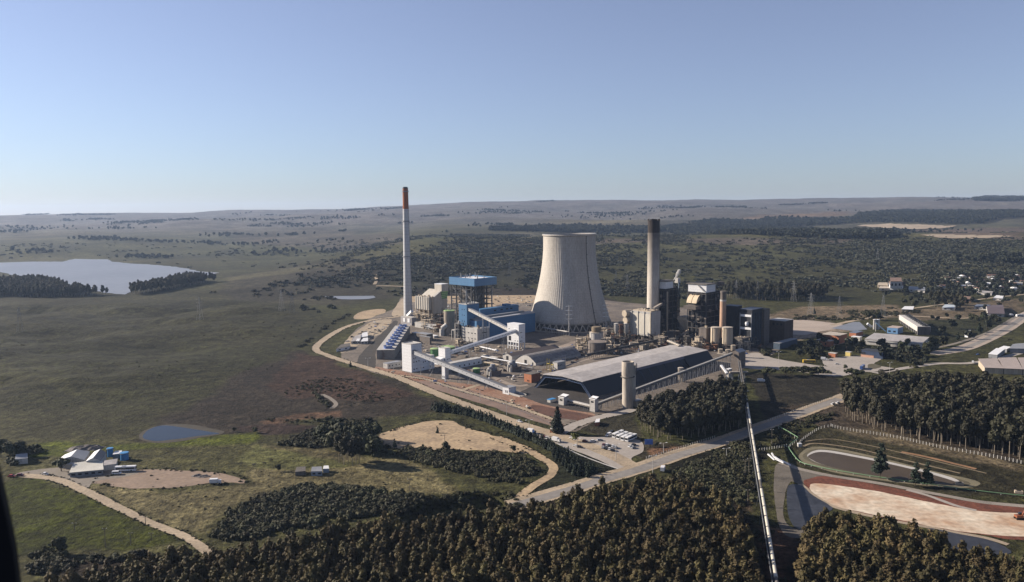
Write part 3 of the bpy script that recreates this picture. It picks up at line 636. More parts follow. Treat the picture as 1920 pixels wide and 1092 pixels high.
# ================================================================ POWER STATION
def rect(N, a, b, du=U, dn=-V):
    N = np.array(N[:2], float); return [N, N + du * b, N + du * b + dn * a, N + dn * a]
def frame(px, py, pl, pr, ang=None, z=0.0):
    "near ground corner seen at (px,py), left and right ends seen at columns pl and pr"
    N = at(px, py, z)
    if ang is None: du, dn = U, -V
    else: du = np.array([cos(radians(ang)), sin(radians(ang))]); dn = np.array([-du[1], du[0]])
    a = slide(N, dn, pl, z, 400) if pl is not None else 0; b = slide(N, du, pr, z, 400) if pr is not None else 0
    return N, a, b, du, dn
def windows(t, N, d, nrm, spots, w, h, m=GLASS, name='window', limit=None):
    "small glazed openings set 6 cm proud on a wall that starts at N and runs along d"
    for s, z in spots:
        c = np.array(N[:2]) + d * s; b = MB(); b.box(c + nrm * .0, w, .24, z - h / 2, z + h / 2, d); b.build(name, m, t)
def bldg(name, label, cat, px, py, pl, pr, top=None, h=None, m=WHITE, roof=MIDG, ang=None, z0=0.0, group=None, para=.0, roofkind='flat', win=None, base=None, door=True, eave=.4, z=0.0, ridge=1.8):
    N, a, b, du, dn = frame(px, py, pl, pr, ang, z)
    if h is None: h = zat(N, top) - z
    t = thing(name, label, cat, (N[0], N[1], z), group); R = rect(N, a, b, du, dn); zb = z + z0; zt = z + h
    w = MB()
    if roofkind == 'gable_u':     # ridge along u, gable on the left-hand face
        w.prism(R, zb, zt); M0 = N[:2] + dn * a / 2; M1 = M0 + du * b
        w.poly([(*R[0], zt), (*R[3], zt), (*M0, zt + ridge)]); w.poly([(*R[1], zt), (*M1, zt + ridge), (*R[2], zt)])
        r = MB()
        for s0, sgn in ((R[0], -1), (R[3], 1)):
            e0 = s0 + dn * sgn * eave - du * eave; e1 = e0 + du * (b + 2 * eave); m0 = M0 - du * eave; m1 = M1 + du * eave
            for q in (0.06, .22): r.poly([(*e0, zt - .15 + q), (*e1, zt - .15 + q), (*m1, zt + ridge + q), (*m0, zt + ridge + q)])
            r.poly([(*e0, zt - .09), (*e1, zt - .09), (*e1, zt + .07), (*e0, zt + .07)])
        r.build('roof', roof, t)
    else:
        w.prism(R, zb, zt)
        g = rect(np.array(N[:2]) - du * .25 - dn * .25, a + .5, b + .5, du, dn); r = MB()
        if para: 
            k = [R[0], R[1], R[2], R[3]]
            for i in range(4): r.beam((*k[i], zt + para / 2), (*k[(i + 1) % 4], zt + para / 2), .35, para)
            r.prism(rect(np.array(N[:2]) + (du + dn) * .3, a - .6, b - .6, du, dn), zt + .01, zt + .12)
        else: r.prism(g, zt + .01, zt + .35)
        r.build('roof', roof, t)
    w.build('wall', m, t)
    if win:
        for face, spots, ww, wh in win:
            if face == 'r': windows(t, N, du, V, spots, ww, wh)
            else: windows(t, N, dn, -U, spots, ww, wh)
    if base:
        q = MB(); q.prism(rect(np.array(N[:2]) - (du + dn) * .15, a + .3, b + .3, du, dn), z, z + base); q.build('plinth', CONC, t)
    return t, N, a, b, h
rr = random.Random(5)
# ---- tall chimney with the rust brown head
def chimney(name, label, px, py, rb, top, rt, bands, plats, tip, body, n=28):
    P = at(px, py); h = zat(P, top); t = thing(name, label, 'chimney', P)
    f = lambda z: rb + (rt - rb) * (z / h) ** .8
    z0 = -.5
    for nm, zz, m_ in bands:
        k = max(2, int((zz - z0) / 12)); zs = np.linspace(z0, zz * h if zz <= 1 else zz, k + 1)
        MB().rings(P, [(f(max(z, 0)), z) for z in zs], n).build(nm, m_, t, True); z0 = zs[-1] + .0
    for pz in plats:
        z = zat(P, pz) if pz > 3 else pz * h; r = f(z)
        b = MB(); b.rings(P, [(r - .2, z), (r + 1.3, z), (r + 1.3, z + .3), (r - .2, z + .3)], n, False); b.rings(P, [(r + 1.25, z + .3), (r + 1.25, z + 1.3), (r + 1.15, z + 1.3), (r + 1.15, z + .3)], n, False); b.build('platform', GSTEEL, t)
    b = MB(); b.rings(P, [(rt * .78, h - 3), (rt * .78, h + tip), (rt * .70, h + tip), (rt * .70, h - 3)], 20); b.build('flue_tip', STEEL, t)
    L = MB(); a = radians(-20)
    for s in (-.3, .3): L.beam((P[0] + (f(0) + .5) * cos(a) + s, P[1] + (f(0) + .5) * sin(a), 1), (P[0] + (rt + .5) * cos(a) + s, P[1] + (rt + .5) * sin(a), h), .12)
    L.build('ladder', STEEL, t); return t, P, h
JCONC = mat('jointed_concrete', (.40, .41, .43), .9, .12, .2)
def ringmat(name, col, band, f=.8, var=.12):
    m = mat(name, col, .9, var, .06, streak=True); nt = m.node_tree; N = nt.nodes; L = nt.links; b = N['Principled BSDF']
    src = b.inputs['Base Color'].links[0].from_socket; tc = N.new('ShaderNodeTexCoord'); sp = N.new('ShaderNodeSeparateXYZ'); L.new(tc.outputs['Object'], sp.inputs[0])
    mm = N.new('ShaderNodeMath'); mm.operation = 'MODULO'; mm.inputs[1].default_value = band; L.new(sp.outputs['Z'], mm.inputs[0])
    lt = N.new('ShaderNodeMath'); lt.operation = 'LESS_THAN'; lt.inputs[1].default_value = band * .12; L.new(mm.outputs[0], lt.inputs[0])
    mx = N.new('ShaderNodeMixRGB'); mx.blend_type = 'MULTIPLY'; mx.inputs[2].default_value = (f, f * .98, f * .96, 1); L.new(lt.outputs[0], mx.inputs[0]); L.new(src, mx.inputs[1]); L.new(mx.outputs[0], b.inputs['Base Color']); return m
CH1 = ringmat('chimney_concrete', (.50, .51, .53), 5.2)
chimney('tall_chimney', 'tallest slim grey chimney with a rust brown top', 765.3, 592, 6.7, 352, 4.1,
        [('shaft', .835, CH1), ('rust_band', .992, mat('rust_chimney', (.36, .115, .045), .9, .45, .1, streak=True)), ('cap', 1.0, STEEL)], [360, 416, 482], 1.0, CH1)
# ---- older chimney with a sooty crown
SOOT = mat('sooty_concrete', (.05, .04, .038), .95, .5, .12, streak=True)
def sootmat():
    m = mat('stained_chimney_concrete', (.54, .49, .43), .9, .25, .12, streak=True); nt = m.node_tree; N = nt.nodes; L = nt.links; b = N['Principled BSDF']
    src = b.inputs['Base Color'].links[0].from_socket; tc = N.new('ShaderNodeTexCoord'); sp = N.new('ShaderNodeSeparateXYZ'); L.new(tc.outputs['Object'], sp.inputs[0])
    nz = N.new('ShaderNodeTexNoise'); nz.inputs['Scale'].default_value = .12; L.new(tc.outputs['Object'], nz.inputs['Vector'])
    ad = N.new('ShaderNodeMath'); ad.operation = 'MULTIPLY_ADD'; ad.inputs[1].default_value = 30; L.new(nz.outputs['Fac'], ad.inputs[0]); L.new(sp.outputs['Z'], ad.inputs[2])
    mr = N.new('ShaderNodeMapRange'); mr.inputs[1].default_value = 88; mr.inputs[2].default_value = 158; L.new(ad.outputs[0], mr.inputs[0])
    mx = N.new('ShaderNodeMixRGB'); mx.inputs[2].default_value = (.055, .046, .042, 1); L.new(mr.outputs[0], mx.inputs[0]); L.new(src, mx.inputs[1]); L.new(mx.outputs[0], b.inputs['Base Color']); return m
t_, P_, h_ = chimney('stained_chimney', 'thick older chimney stained black towards its top', 1224, 635, 7.85, 414, 7.1, [('shaft', .90, sootmat()), ('crown', 1.0, SOOT)], [], 0, CONC)
for k in range(20):
    if k % 5 != 2:
        a = 2 * pi * k / 20; MB().box((P_[0] + 6.9 * cos(a), P_[1] + 6.9 * sin(a)), 1.2, 2.0, h_ - .2, h_ + 1.6 + (k % 3) * .3, (cos(a), sin(a))).build('rim_block', SOOT, t_)
# ---- cooling tower
def cooling_tower():
    P = at(1067.9, 612.5); t = thing('cooling_tower', 'huge pale hyperbolic cooling tower on slanted legs', 'cooling tower', P)
    R = lambda z: 35.4 * sqrt(1 + ((z - 115) / 87.0) ** 2)
    nr = 96; sub = nr * 6; zs = np.concatenate([np.linspace(9.5, 124, 34), [125.2, 125.3, 127]]); V_, F_ = [], []
    for z in zs:
        for i in range(sub):
            a = 2 * pi * i / sub; rib = .24 if i % 6 == 0 else 0; r = R(z) + rib + (.9 if z > 125.25 else 0)
            V_.append((r * cos(a), r * sin(a), z))
    for z in zs[::-1]:
        for i in range(sub):
            a = 2 * pi * i / sub; r = R(z) - .6; V_.append((r * cos(a), r * sin(a), z))
    n = 2 * len(zs)
    for k in range(n - 1):
        for i in range(sub): j = (i + 1) % sub; F_.append((k * sub + i, k * sub + j, (k + 1) * sub + j, (k + 1) * sub + i))
    for i in range(sub): j = (i + 1) % sub; F_.append(((n - 1) * sub + i, (n - 1) * sub + j, j, i))
    me = np_mesh('shell', V_, np.array(F_), ringmat('cooling_tower_concrete', (.50, .465, .415), 3.3, .93, .24)); o = bpy.data.objects.new('shell', me); COL.objects.link(o); o.parent = t; WLOC[o.name] = tuple(P)
    legs = 40; r0, r1 = R(0) + 1.0, R(9.5)
    for k in range(legs):
        a = 2 * pi * k / legs; b = MB()
        for s in (-.5, .5):
            a2 = a + 2 * pi * s / legs; b.beam((P[0] + r0 * cos(a), P[1] + r0 * sin(a), 0), (P[0] + r1 * cos(a2), P[1] + r1 * sin(a2), 9.8), .95, 1.1)
        b.build('leg', CONC, t)
    MB().rings(P, [(r0 + 2, -.2), (r0 + 2, 1.6), (r0 + 1.6, 1.6), (r0 + 1.6, -.2)], 72, False).build('basin_wall', CONC, t)
    MB().rings(P, [(r1 - 5, 2), (r1 - 4, 8.4)], 48).build('fill_pack', DCONC, t)
    b = MB(); a = radians(-56)
    zz = np.linspace(9.5, 126, 24)
    for k in range(23):
        p, q = [(P[0] + (R(z) + .7) * cos(a), P[1] + (R(z) + .7) * sin(a), z) for z in (zz[k], zz[k + 1])]; b.beam(p, q, .55)
        if k % 3 == 0: b.beam((p[0] - .2, p[1] - .2, p[2]), (p[0] + 1.6, p[1] - 1.6, p[2]), 1.5, .3)
    b.build('ladder', STEEL, t)
    MB().rings(P, [(R(127) + 1.0, 127.1), (R(127) + 1.0, 128.0), (R(127) + .9, 128.0), (R(127) + .9, 127.1)], 96, False).build('guard_rail', GSTEEL, t)
cooling_tower()
# ---- white transfer tower at the left and its low block
t1, N1, a1, b1, h1 = bldg('transfer_tower', 'tall blank white transfer tower at the upper end of the long conveyor', 'tower', 771.9, 699.1, 754.5, 791.6, top=647.4, m=WHITE, roof=OFFW, para=.8,
   win=[('r', [(3, 14), (5.5, 14.2), (3, 10.2), (6.2, 10.4), (9.4, 10.8), (3, 3), (6.5, 3.2)], 1.0, 1.1)])
L2 = slide(N1, U, 815); t2, *_ = bldg('low_block', 'lower white block attached behind the tall white tower', 'building', *proj((*(N1[:2] + U * (b1 + .05)), 0)), None, 815, h=12, m=WHITE, roof=OFFW) if False else (None,)
b = MB(); b.prism(rect(N1[:2] + U * (b1 + .02) - V * .3, a1 * .8, L2 - b1), 0, 13.5); lb = thing('annex_building', 'low white annex running back from the tall white tower', 'building', (*(N1[:2] + U * (b1 + .02)), 0)); b.build('wall', WHITE, lb)
MB().prism(rect(N1[:2] + U * (b1 - .1) - V * .1, a1 * .8 + .4, L2 - b1 + .3), 13.52, 13.9).build('roof', OFFW, lb)
windows(lb, N1[:2] - V * .3, U, V, [(b1 + s, z) for s, z in ((2, 8.5), (4.5, 8.8), (2, 3), (9, 8), (11.5, 3))], 1.1, 1.1)
# ---- closed conveyors
def gallery(name, label, p, q, w, h, side, top, trest=(), nwin=18, z_leg=0, win=True, roofh=.5, tm=GSTEEL):
    p = np.array(p, float); q = np.array(q, float); t = thing(name, label, 'conveyor', (p[0], p[1], 0)); d = (q - p); L = np.linalg.norm(d); dh = d[:2] / np.linalg.norm(d[:2]); nn = np.array([-dh[1], dh[0]])
    def X(s, o, z): c = p + d * s; return (c[0] + nn[0] * o, c[1] + nn[1] * o, c[2] + z)
    b = MB(); n = len(b.v); prof = [(-w / 2, -h / 2), (w / 2, -h / 2), (w / 2, h / 2), (-w / 2, h / 2)]
    for s in (0, 1): b.v += [X(s, *o) for o in prof]
    b.f += [(0, 1, 2, 3), (7, 6, 5, 4)] + [(i, (i + 1) % 4, 4 + (i + 1) % 4, 4 + i) for i in range(4)]; b.build('gallery', side, t)
    r = MB(); prof = [(-w / 2 - .3, h / 2 + .02), (w / 2 + .3, h / 2 + .02), (0, h / 2 + roofh)]
    for s in (0, 1): r.v += [X(s, *o) for o in prof]
    r.f += [(0, 1, 2), (5, 4, 3)] + [(i, (i + 1) % 3, 3 + (i + 1) % 3, 3 + i) for i in range(3)]; r.build('roof', top, t)
    if win:
        for k in range(nwin):
            s = (k + .5) / nwin
            for o in (-1, 1):
                c0, c1 = X(s - .5 / L, o * w / 2, .35), X(s + .5 / L, o * w / 2, .35); MB().beam(c0, c1, .12, .5).build('window', GLASS, t)
    for s, leg in trest:
        b = MB(); z = X(s, 0, -h / 2)[2]
        for o in (-w / 2 + .2, w / 2 - .2):
            f = X(s, o, -h / 2); g = (f[0] + nn[0] * o * .5, f[1] + nn[1] * o * .5, 0)
            b.beam(g, f, leg)
        k = max(1, int(z / 5))
        for i in range(k):
            za, zb = z * i / k, z * (i + 1) / k; c = X(s, 0, 0)
            b.beam((c[0] - nn[0] * w * .6, c[1] - nn[1] * w * .6, za), (c[0] + nn[0] * w * .55, c[1] + nn[1] * w * .55, zb), leg * .5)
            b.beam((c[0] - nn[0] * w * .55, c[1] - nn[1] * w * .55, zb), (c[0] + nn[0] * w * .55, c[1] + nn[1] * w * .55, zb), leg * .5)
        b.build('trestle', tm, t)
    return t
Ni = at(954.1, 740.9)
pA = (*(N1[:2] + U * 3.4), 20.5); pB = (*(Ni[:2] - V * 4 + U * 2.2), 4.2)
gallery('white_conveyor', 'long white conveyor gallery sloping down to the small intake house', pA, pB, 3.8, 3.6, mat('grey_gallery_sheet', (.36, .37, .39), .7, .12, .1), mat('slate_roof_sheet', (.15, .155, .17), .6, .12, .1), [(.20, .35), (.52, .3), (.62, .3), (.80, .5)], 22)
bldg('intake_house', 'small white intake house at the foot of the long conveyor', 'building', 954.1, 740.9, 942.4, 967.5, top=728.3, m=WHITE, roof=MIDG, win=[('l', [(2.0, 2.6), (3.8, 2.6)], .8, 2.2)])
b = MB(); w0 = Ni[:2] + U * 9; b.prism([Ni[:2] + U * .6, Ni[:2] + U * 7.6, Ni[:2] + U * 8.6 + V * 13, Ni[:2] + U * .2 + V * 13], 0, .3); rmp = thing('concrete_ramp', 'sunken pale concrete ramp in front of the intake house', 'ramp', (*Ni[:2], 0)); b.build('slab', CONC, rmp)
for q in (0.2, 8.0): MB().beam((*(Ni[:2] + U * q + V * .5), 1.6), (*(Ni[:2] + U * (q + .4) + V * 13), .6), .4, 1.6).build('kerb_wall', PCONC, rmp)
Np = at(834.4, 711.5); pc = thing('stair_pylon', 'white concrete pylon under the middle of the long conveyor', 'pylon', Np)
MB().prism(rect(Np, 4.6, 1.2), 0, 15).build('lit_wall', WHITE, pc); MB().prism(rect(Np[:2] + U * 1.25, 4.0, 3.4), 0, 11.5).build('stair_core', OFFW, pc)
windows(pc, Np, -V, -U, [(1.2, 2.0), (3.2, 2.0)], .9, 2.0)
t3, N3, a3, b3, h3 = bldg('transfer_house', 'small square white transfer house between the green tanks and the conveyor', 'building', 835, 682, 822.6, 845.2, top=654.4, m=WHITE, roof=OFFW, para=.5, win=[('r', [(3, 4.2), (5.2, 4.4)], 1, 1.2)])
b = MB(); q = N3[:2] - V * .4 - U * 1; b.v += [(*(q), 6.5), (*(q - V * (a3 - .8)), 6.5), (*(q - V * (a3 - .8) - U * 9), 4.2), (*(q - U * 9), 4.2)] + [(*(q), 0), (*(q - V * (a3 - .8)), 0), (*(q - V * (a3 - .8) - U * 9), 0), (*(q - U * 9), 0)]
b.f += [(0, 1, 2, 3), (0, 3, 7, 4), (2, 3, 7, 6), (1, 2, 6, 5), (4, 5, 6, 7)]; lt = thing('lean_to', 'low white lean-to with a bright sloping roof beside the transfer house', 'shed', (*q, 0)); b.build('body', WHITE, lt)
# white tower 2 with open legs
N2, a2, b2, du, dn = frame(973, 656.8, 951.6, 984.8); h2 = zat(N2, 609.8); tt = thing('junction_tower', 'white tower on open legs where two conveyors meet', 'tower', N2)
R = rect(N2, a2, b2); MB().prism(R, 8, h2).build('wall', WHITE, tt); MB().prism(rect(N2[:2] - (U - V) * .2, a2 + .4, b2 + .4), h2 + .01, h2 + .5).build('roof', WROOF, tt)
for i, s in enumerate(np.linspace(.03, .97, 5)):
    MB().box(N2[:2] - V * a2 * s + U * .5, 1.0, .9, 0, 8.0, V).build('leg', WHITE, tt); MB().box(N2[:2] - V * a2 * s + U * (b2 - .6), 1.0, .9, 0, 8.0, V).build('leg', WHITE, tt)
MB().box(N2[:2] - V * a2 / 2 + U * .5, a2 - .4, .6, 3.6, 4.3, V).build('tie_beam', WHITE, tt)
windows(tt, N2, U, V, [(2.6, 20), (4.8, 20), (5.0, 14.5), (2.6, 10), (4.9, 10)], 1, 1.2); windows(tt, N2, -V, -U, [(a2 - 3, 23.5), (2.0, 10.3), (6, 10.3)], 1.1, 1.1); windows(tt, N2, -V, -U, [(a2 - 4, 12.5)], 4.2, 5.5, DARKW, 'opening')
q0 = (*(N3[:2] + U * (b3 - .5) - V * a3 * .35), 9.6); q1 = (*(N2[:2] - V * a2 * .28 - U * .1), 21.5)
gallery('bright_conveyor', 'bright white roofed conveyor rising from the transfer house to the white tower', q0, q1, 3.8, 3.2, WHITE, WROOF, [(.3, .3), (.55, .3), (.8, .3)], 20, roofh=.9)
# blue bunker tower
N5, a5, b5, *_ = frame(876.2, 638.5, 861, 899.0); h5 = zat(N5, 572)
tb = thing('blue_tower', 'pale blue clad bunker tower with six small windows', 'tower', N5); MB().prism(rect(N5, a5, b5), 17, h5).build('wall', BLUE, tb); MB().prism(rect(N5[:2] + (U - V) * .3, a5 - .6, b5 - .6), 8, 17).build('steel_base', STEEL, tb)
for i in range(4): MB().box(rect(N5[:2] + (U - V) * .6, a5 - 1.2, b5 - 1.2)[i], .9, .9, 0, 17, U).build('leg', GSTEEL, tb)
b = MB(); g = rect(N5[:2], a5, b5)
for i in range(4): b.beam((*g[i], h5 + .5), (*g[(i + 1) % 4], h5 + .5), .4, 1.0)
b.prism(rect(N5[:2] + (U - V) * .4, a5 - .8, b5 - .8), h5 + .02, h5 + .2); b.build('roof', OFFW, tb)
windows(tb, N5, -V, -U, [(s, z) for z in (23.5, 31, 38) for s in (a5 * .32, a5 * .58)], 1.0, 1.3)
b = MB(); b.rings(N5[:2] + U * 5 - V * 6, [(.9, h5), (.9, h5 + 18)], 10); b.build('vent_stack', GSTEEL, tb)
for k in range(3): MB().rings(N5[:2] + U * (8 + k * 3.4) - V * 3, [(1.2, h5), (1.2, h5 + 2), (.5, h5 + 3)], 10).build('roof_vent', OFFW, tb)
q0 = (*(N2[:2] - V * (a2 - .3) + U * 4.5), 21.0); q1 = (*(N5[:2] + V * .1 + U * 3.2), 39.0)
gallery('upper_conveyor', 'pale conveyor gallery rising from the white tower to the blue bunker tower', q0, q1, 4.2, 3.4, OFFW, MIDG, [(.12, .4), (.6, .5)], 16)
# boiler house
N6, a6, b6, *_ = frame(891, 623, 844, 932.2); h6 = zat(N6, 523); z6 = zat(N6, 537.5)
bh = thing('boiler_house', 'open steel boiler house under a big blue box roof', 'boiler house', N6); g = rect(N6, a6, b6); b = MB()
for i in range(4):
    p_, q_ = g[i], g[(i + 1) % 4]; b.beam((*p_, (h6 + z6) / 2), (*q_, (h6 + z6) / 2), .6, h6 - z6)
b.build('blue_screen', BLUE, bh); MB().prism(rect(N6[:2] + (U - V) * .5, a6 - 1, b6 - 1), h6 - 2.2, h6 - 1.8).build('roof', WROOF, bh)
MB().prism(rect(N6[:2] + (U - V) * .5, a6 - 1, b6 - 1), z6 + .5, z6 + 1.0).build('top_floor', STEEL, bh)
for i in range(8):
    q = N6[:2] + U * (4 + rr.random() * (b6 - 10)) - V * (4 + rr.random() * (a6 - 10)); MB().rings(q, [(.7, h6 - 1.8), (.7, h6 + 1.5 + 3.5 * rr.random()), (.3, h6 + 2.0)], 8).build('roof_vent', GSTEEL, bh)
cols_u = np.linspace(.04, .96, 5); cols_v = np.linspace(.16, .96, 5)
for u_ in cols_u:
    for v_ in cols_v:
        if u_ in (cols_u[0], cols_u[-1]) or v_ in (cols_v[0], cols_v[-1]) or (u_ == cols_u[2]):
            q = N6[:2] + U * b6 * u_ - V * a6 * v_; MB().box(q, 1.3, 1.3, 0, z6 + .6, U).build('column', GSTEEL if u_ in (cols_u[-1],) else STEEL, bh)
for k, z in enumerate(np.linspace(12, z6 - 5, 7)):
    b = MB(); gg = [N6[:2] + U * b6 * u_ - V * a6 * v_ for u_, v_ in ((.04, .16), (.96, .16), (.96, .96), (.04, .96))]
    for i in range(4): b.beam((*gg[i], z), (*gg[(i + 1) % 4], z), .5, .7); 
    for u_ in cols_u[1:-1]: b.beam((*(N6[:2] + U * b6 * u_ - V * a6 * .16), z), (*(N6[:2] + U * b6 * u_ - V * a6 * .96), z), .4)
    for v_ in cols_v[1:-1]: b.beam((*(N6[:2] + U * b6 * .04 - V * a6 * v_), z), (*(N6[:2] + U * b6 * .96 - V * a6 * v_), z), .4)
    b.prism([N6[:2] + U * b6 * u_ - V * a6 * v_ for u_, v_ in ((.5, .2), (.95, .2), (.95, .9), (.5, .9))], z, z + .15); b.build('floor_deck', STEEL, bh)
b = MB()
for k in range(26):
    u_, v_ = rr.uniform(.1, .9), rr.uniform(.2, .9); z = rr.uniform(4, z6 - 12); q = N6[:2] + U * b6 * u_ - V * a6 * v_
    if k % 2: b.box(q, rr.uniform(2, 6), rr.uniform(2, 6), z, z + rr.uniform(2, 7), U)
    else: b.tube((*q, z), (*(q + U * rr.uniform(-10, 10)), z + rr.uniform(0, 10)), rr.uniform(.5, 1.5))
b.build('plant_equipment', BROWNG, bh)
b = MB()
for s in range(4):
    for k in range(6):
        z0, z1 = k * z6 / 6, (k + 1) * z6 / 6
        e0 = N6[:2] + U * b6 * cols_u[s] - V * a6 * .16; e1 = N6[:2] + U * b6 * cols_u[s + 1] - V * a6 * .16
        if (s + k) % 2: b.beam((*e0, z0), (*e1, z1), .45)
        e0 = N6[:2] + U * b6 * .04 - V * a6 * cols_v[s]; e1 = N6[:2] + U * b6 * .04 - V * a6 * cols_v[s + 1]
        if (s + k) % 2 == 0: b.beam((*e0, z0), (*e1, z1), .45)
b.build('bracing', GSTEEL, bh); MB().prism([N6[:2] + U * b6 * u_ - V * a6 * v_ for u_, v_ in ((.3, .3), (.8, .3), (.8, .8), (.3, .8))], 14, z6 - 2).build('furnace', DCONC, bh)
# turbine hall
E = at(1003.6, 621.5); hT = zat(E, 587); LT = slide(E, -U, 894); WT = 20
tu = thing('turbine_hall', 'long dark blue turbine hall in front of the cooling tower', 'hall', E); g = [E[:2], E[:2] - U * LT, E[:2] - U * LT - V * WT, E[:2] - V * WT]
MB().prism(g, 0, hT).build('wall', BLUE, tu); m0 = E[:2] - V * WT * .5
b = MB()
for s in (0, 1):
    e0 = E[:2] - V * WT * s + U * .3 + V * (.3 if s == 0 else -.3); b.poly([(*e0, hT + .1), (*(m0 + U * .3), hT + 2.2), (*(m0 - U * (LT + .3)), hT + 2.2), (*(e0 - U * (LT + .6)), hT + .1)])
b.poly([(*(E[:2] + U * .3 + V * .3), hT + .1), (*(m0 + U * .3), hT + 2.2), (*(E[:2] - V * (WT + .3) + U * .3), hT + .1)]); b.build('roof', MIDG, tu)
MB().beam((*(m0 - U * 12), hT + 2.9), (*(m0 - U * (LT - 8)), hT + 2.9), 3.2, 1.2).build('ridge_vent', MIDG, tu)
MB().beam((*(E[:2] - V * 2.5 - U * 26), hT + .9), (*(E[:2] - V * 2.5 - U * (LT * .83)), hT + .9), 2.6, .7).build('skylight_strip', WROOF, tu)  # sunlit edge of the roof eave put in as a white strip
MB().beam((*(E[:2] - V * 15 - U * 18), hT + 1.8), (*(E[:2] - V * 15 - U * (LT * .62)), hT + 1.8), 1.6, .6).build('skylight_strip', WROOF, tu)  # second white strip, on the far roof slope
E2 = at(972.4, 571, 34)[:2]; L_2 = slide((*E2, 34), -U, 900, 34); an = thing('blue_annex', 'lower dark blue bay behind the turbine hall with dark louvres', 'building', (*E2, 0)); MB().prism([E2, E2 - U * L_2, E2 - U * L_2 - V * 10, E2 - V * 10], 0, 33).build('wall', BLUE, an)
MB().prism([E2 + V * .3 + U * .3, E2 - U * L_2 + V * .3, E2 - U * L_2 - V * 10, E2 - V * 10], 33.01, 33.5).build('roof', BLUE, an)
windows(an, E2, -U, V, [(s, 30) for s in (14, 22, 32, 44)], 4, 1.6, DARKW, 'louvre'); MB().prism(rect(E2 - U * 22 - V * 2, 8, 9), 33.5, 36).build('roof_box', BLUE, an)
# electrical building
t7, N7, a7, b7, h7 = bldg('switch_building', 'white flat block with rows of strip windows before the blue hall', 'building', 895.3, 644.3, 866, 918, top=618, m=OFFW, roof=OFFW, para=.8)
windows(t7, N7, -V, -U, [(a7 * s, z) for z in (5, 11.5) for s in (.14, .34, .56, .80)], 2.6, 1.0); windows(t7, N7, U, V, [(b7 * .6, 12)], 8, 1.0, DARKW, 'louvre')
for k in range(7): MB().box(N7[:2] + U * rr.uniform(2, b7 - 3) - V * rr.uniform(2, a7 - 3), rr.uniform(1.2, 3), rr.uniform(1, 2.5), h7 + .1, h7 + rr.uniform(1.2, 3), U).build('roof_unit', GSTEEL if k % 2 else DCONC, t7)
q = N7[:2] + U * (b7 * .45); MB().beam((*q, h7 - 2), (*q, h7 + 12), 1.4).build('white_duct', WHITE, t7); q = N7[:2] + U * (b7 * .98); MB().beam((*q, h7 - .5), (*q, h7 + 10), 1.0).build('white_duct', WHITE, t7)
MB().beam((*(N7[:2] + U * b7 * .7), h7 + .8), (*(N7[:2] + U * b7 * .98), h7 + .8), 1.0).build('white_duct', WHITE, t7)
# sheds
def longshed(name, label, px, py, pl, pr_top, ridge_z, eave_z, length, wallm, roofm, arch=False, doors=True):
    N, a, _, du, dn = frame(px, py, pl, None); t = thing(name, label, 'warehouse', N); r = MB(); w = MB(); n = 9 if arch else 3
    prof = [(a * i / (n - 1), (eave_z + (ridge_z - eave_z) * (sin(pi * i / (n - 1)) if arch else (1 - abs(2 * i / (n - 1) - 1))))) for i in range(n)]
    for e, s in ((0, 0), (1, length)):
        w.poly([(*(N[:2] + U * s), 0)] + [(*(N[:2] + U * s - V * x), z - .05) for x, z in prof] + [(*(N[:2] + U * s - V * a), 0)])
    for x in (0, a): w.poly([(*(N[:2] - V * x), 0), (*(N[:2] - V * x + U * length), 0), (*(N[:2] - V * x + U * length), eave_z), (*(N[:2] - V * x), eave_z)])
    w.build('wall', wallm, t)
    for i in range(n - 1):
        (x0, z0), (x1, z1) = prof[i], prof[i + 1]; e = .4
        r.poly([(*(N[:2] - U * e - V * x0), z0 + .05), (*(N[:2] + U * (length + e) - V * x0), z0 + .05), (*(N[:2] + U * (length + e) - V * x1), z1 + .05), (*(N[:2] - U * e - V * x1), z1 + .05)])
    r.build('roof', roofm, t, arch)
    windows(t, N, -V, -U, [(a * .5, 2.2)], 3.4, 4.2, DARKW, 'door')
    if arch: windows(t, N, -V, -U, [(a * .15, 1.6)], 1.6, 2.4, DARKW, 'door'); 
    return t
longshed('gabled_warehouse', 'long gabled warehouse with a brown roof beside the arched one', 960, 676.8, 942.6, None, 7.2, 4.6, 76, PCONC, mat('brown_sheet_roof', (.21, .165, .14), .8, .2, .1))
longshed('arched_warehouse', 'arched warehouse with a streaky grey barrel roof', 1004.6, 686, 967, None, 9.5, 2.6, 72, PCONC, mat('streaky_grey_roof', (.27, .25, .24), .8, .45, .25, col2=(.14, .13, .125)), arch=True)
bldg('brick_building', 'small orange brick box building at the yard edge', 'building', 996.4, 718.5, 982.8, 1013.3, top=703, m=BRICK, roof=DCONC, win=[('l', [(3.2, 1.6), (4.8, 1.6)], .9, 1.4)])
bldg('equipment_cabin', 'white equipment cabin with yellow steel frames beside it', 'cabin', 1045.2, 694, 1036.5, 1060.5, h=7.2, m=OFFW, roof=MIDG, win=[('r', [(1.5, 4.4), (4, 4.4), (6.5, 4.4)], 1.2, 1.2)])
for px, py, nm in ((1028, 697, 'yellow_trestle'), (1035.5, 699, 'yellow_trestle')):
    q = at(px, py); f = thing(nm, 'yellow steel trestle %s the white equipment cabin' % ('farther left of' if px < 1030 else 'close against'), 'trestle', q)
    for s in (-1.3, 1.3):
        MB().beam((q[0] + s, q[1] - s, 0), (q[0] + s * .8, q[1] - s * .8, 13 if px < 1030 else 9), .5).build('leg', YEL, f)
    MB().beam((q[0] - 1.3, q[1] + 1.3, 8), (q[0] + 1.3, q[1] - 1.3, 8), .5).build('cross_bar', YEL, f)
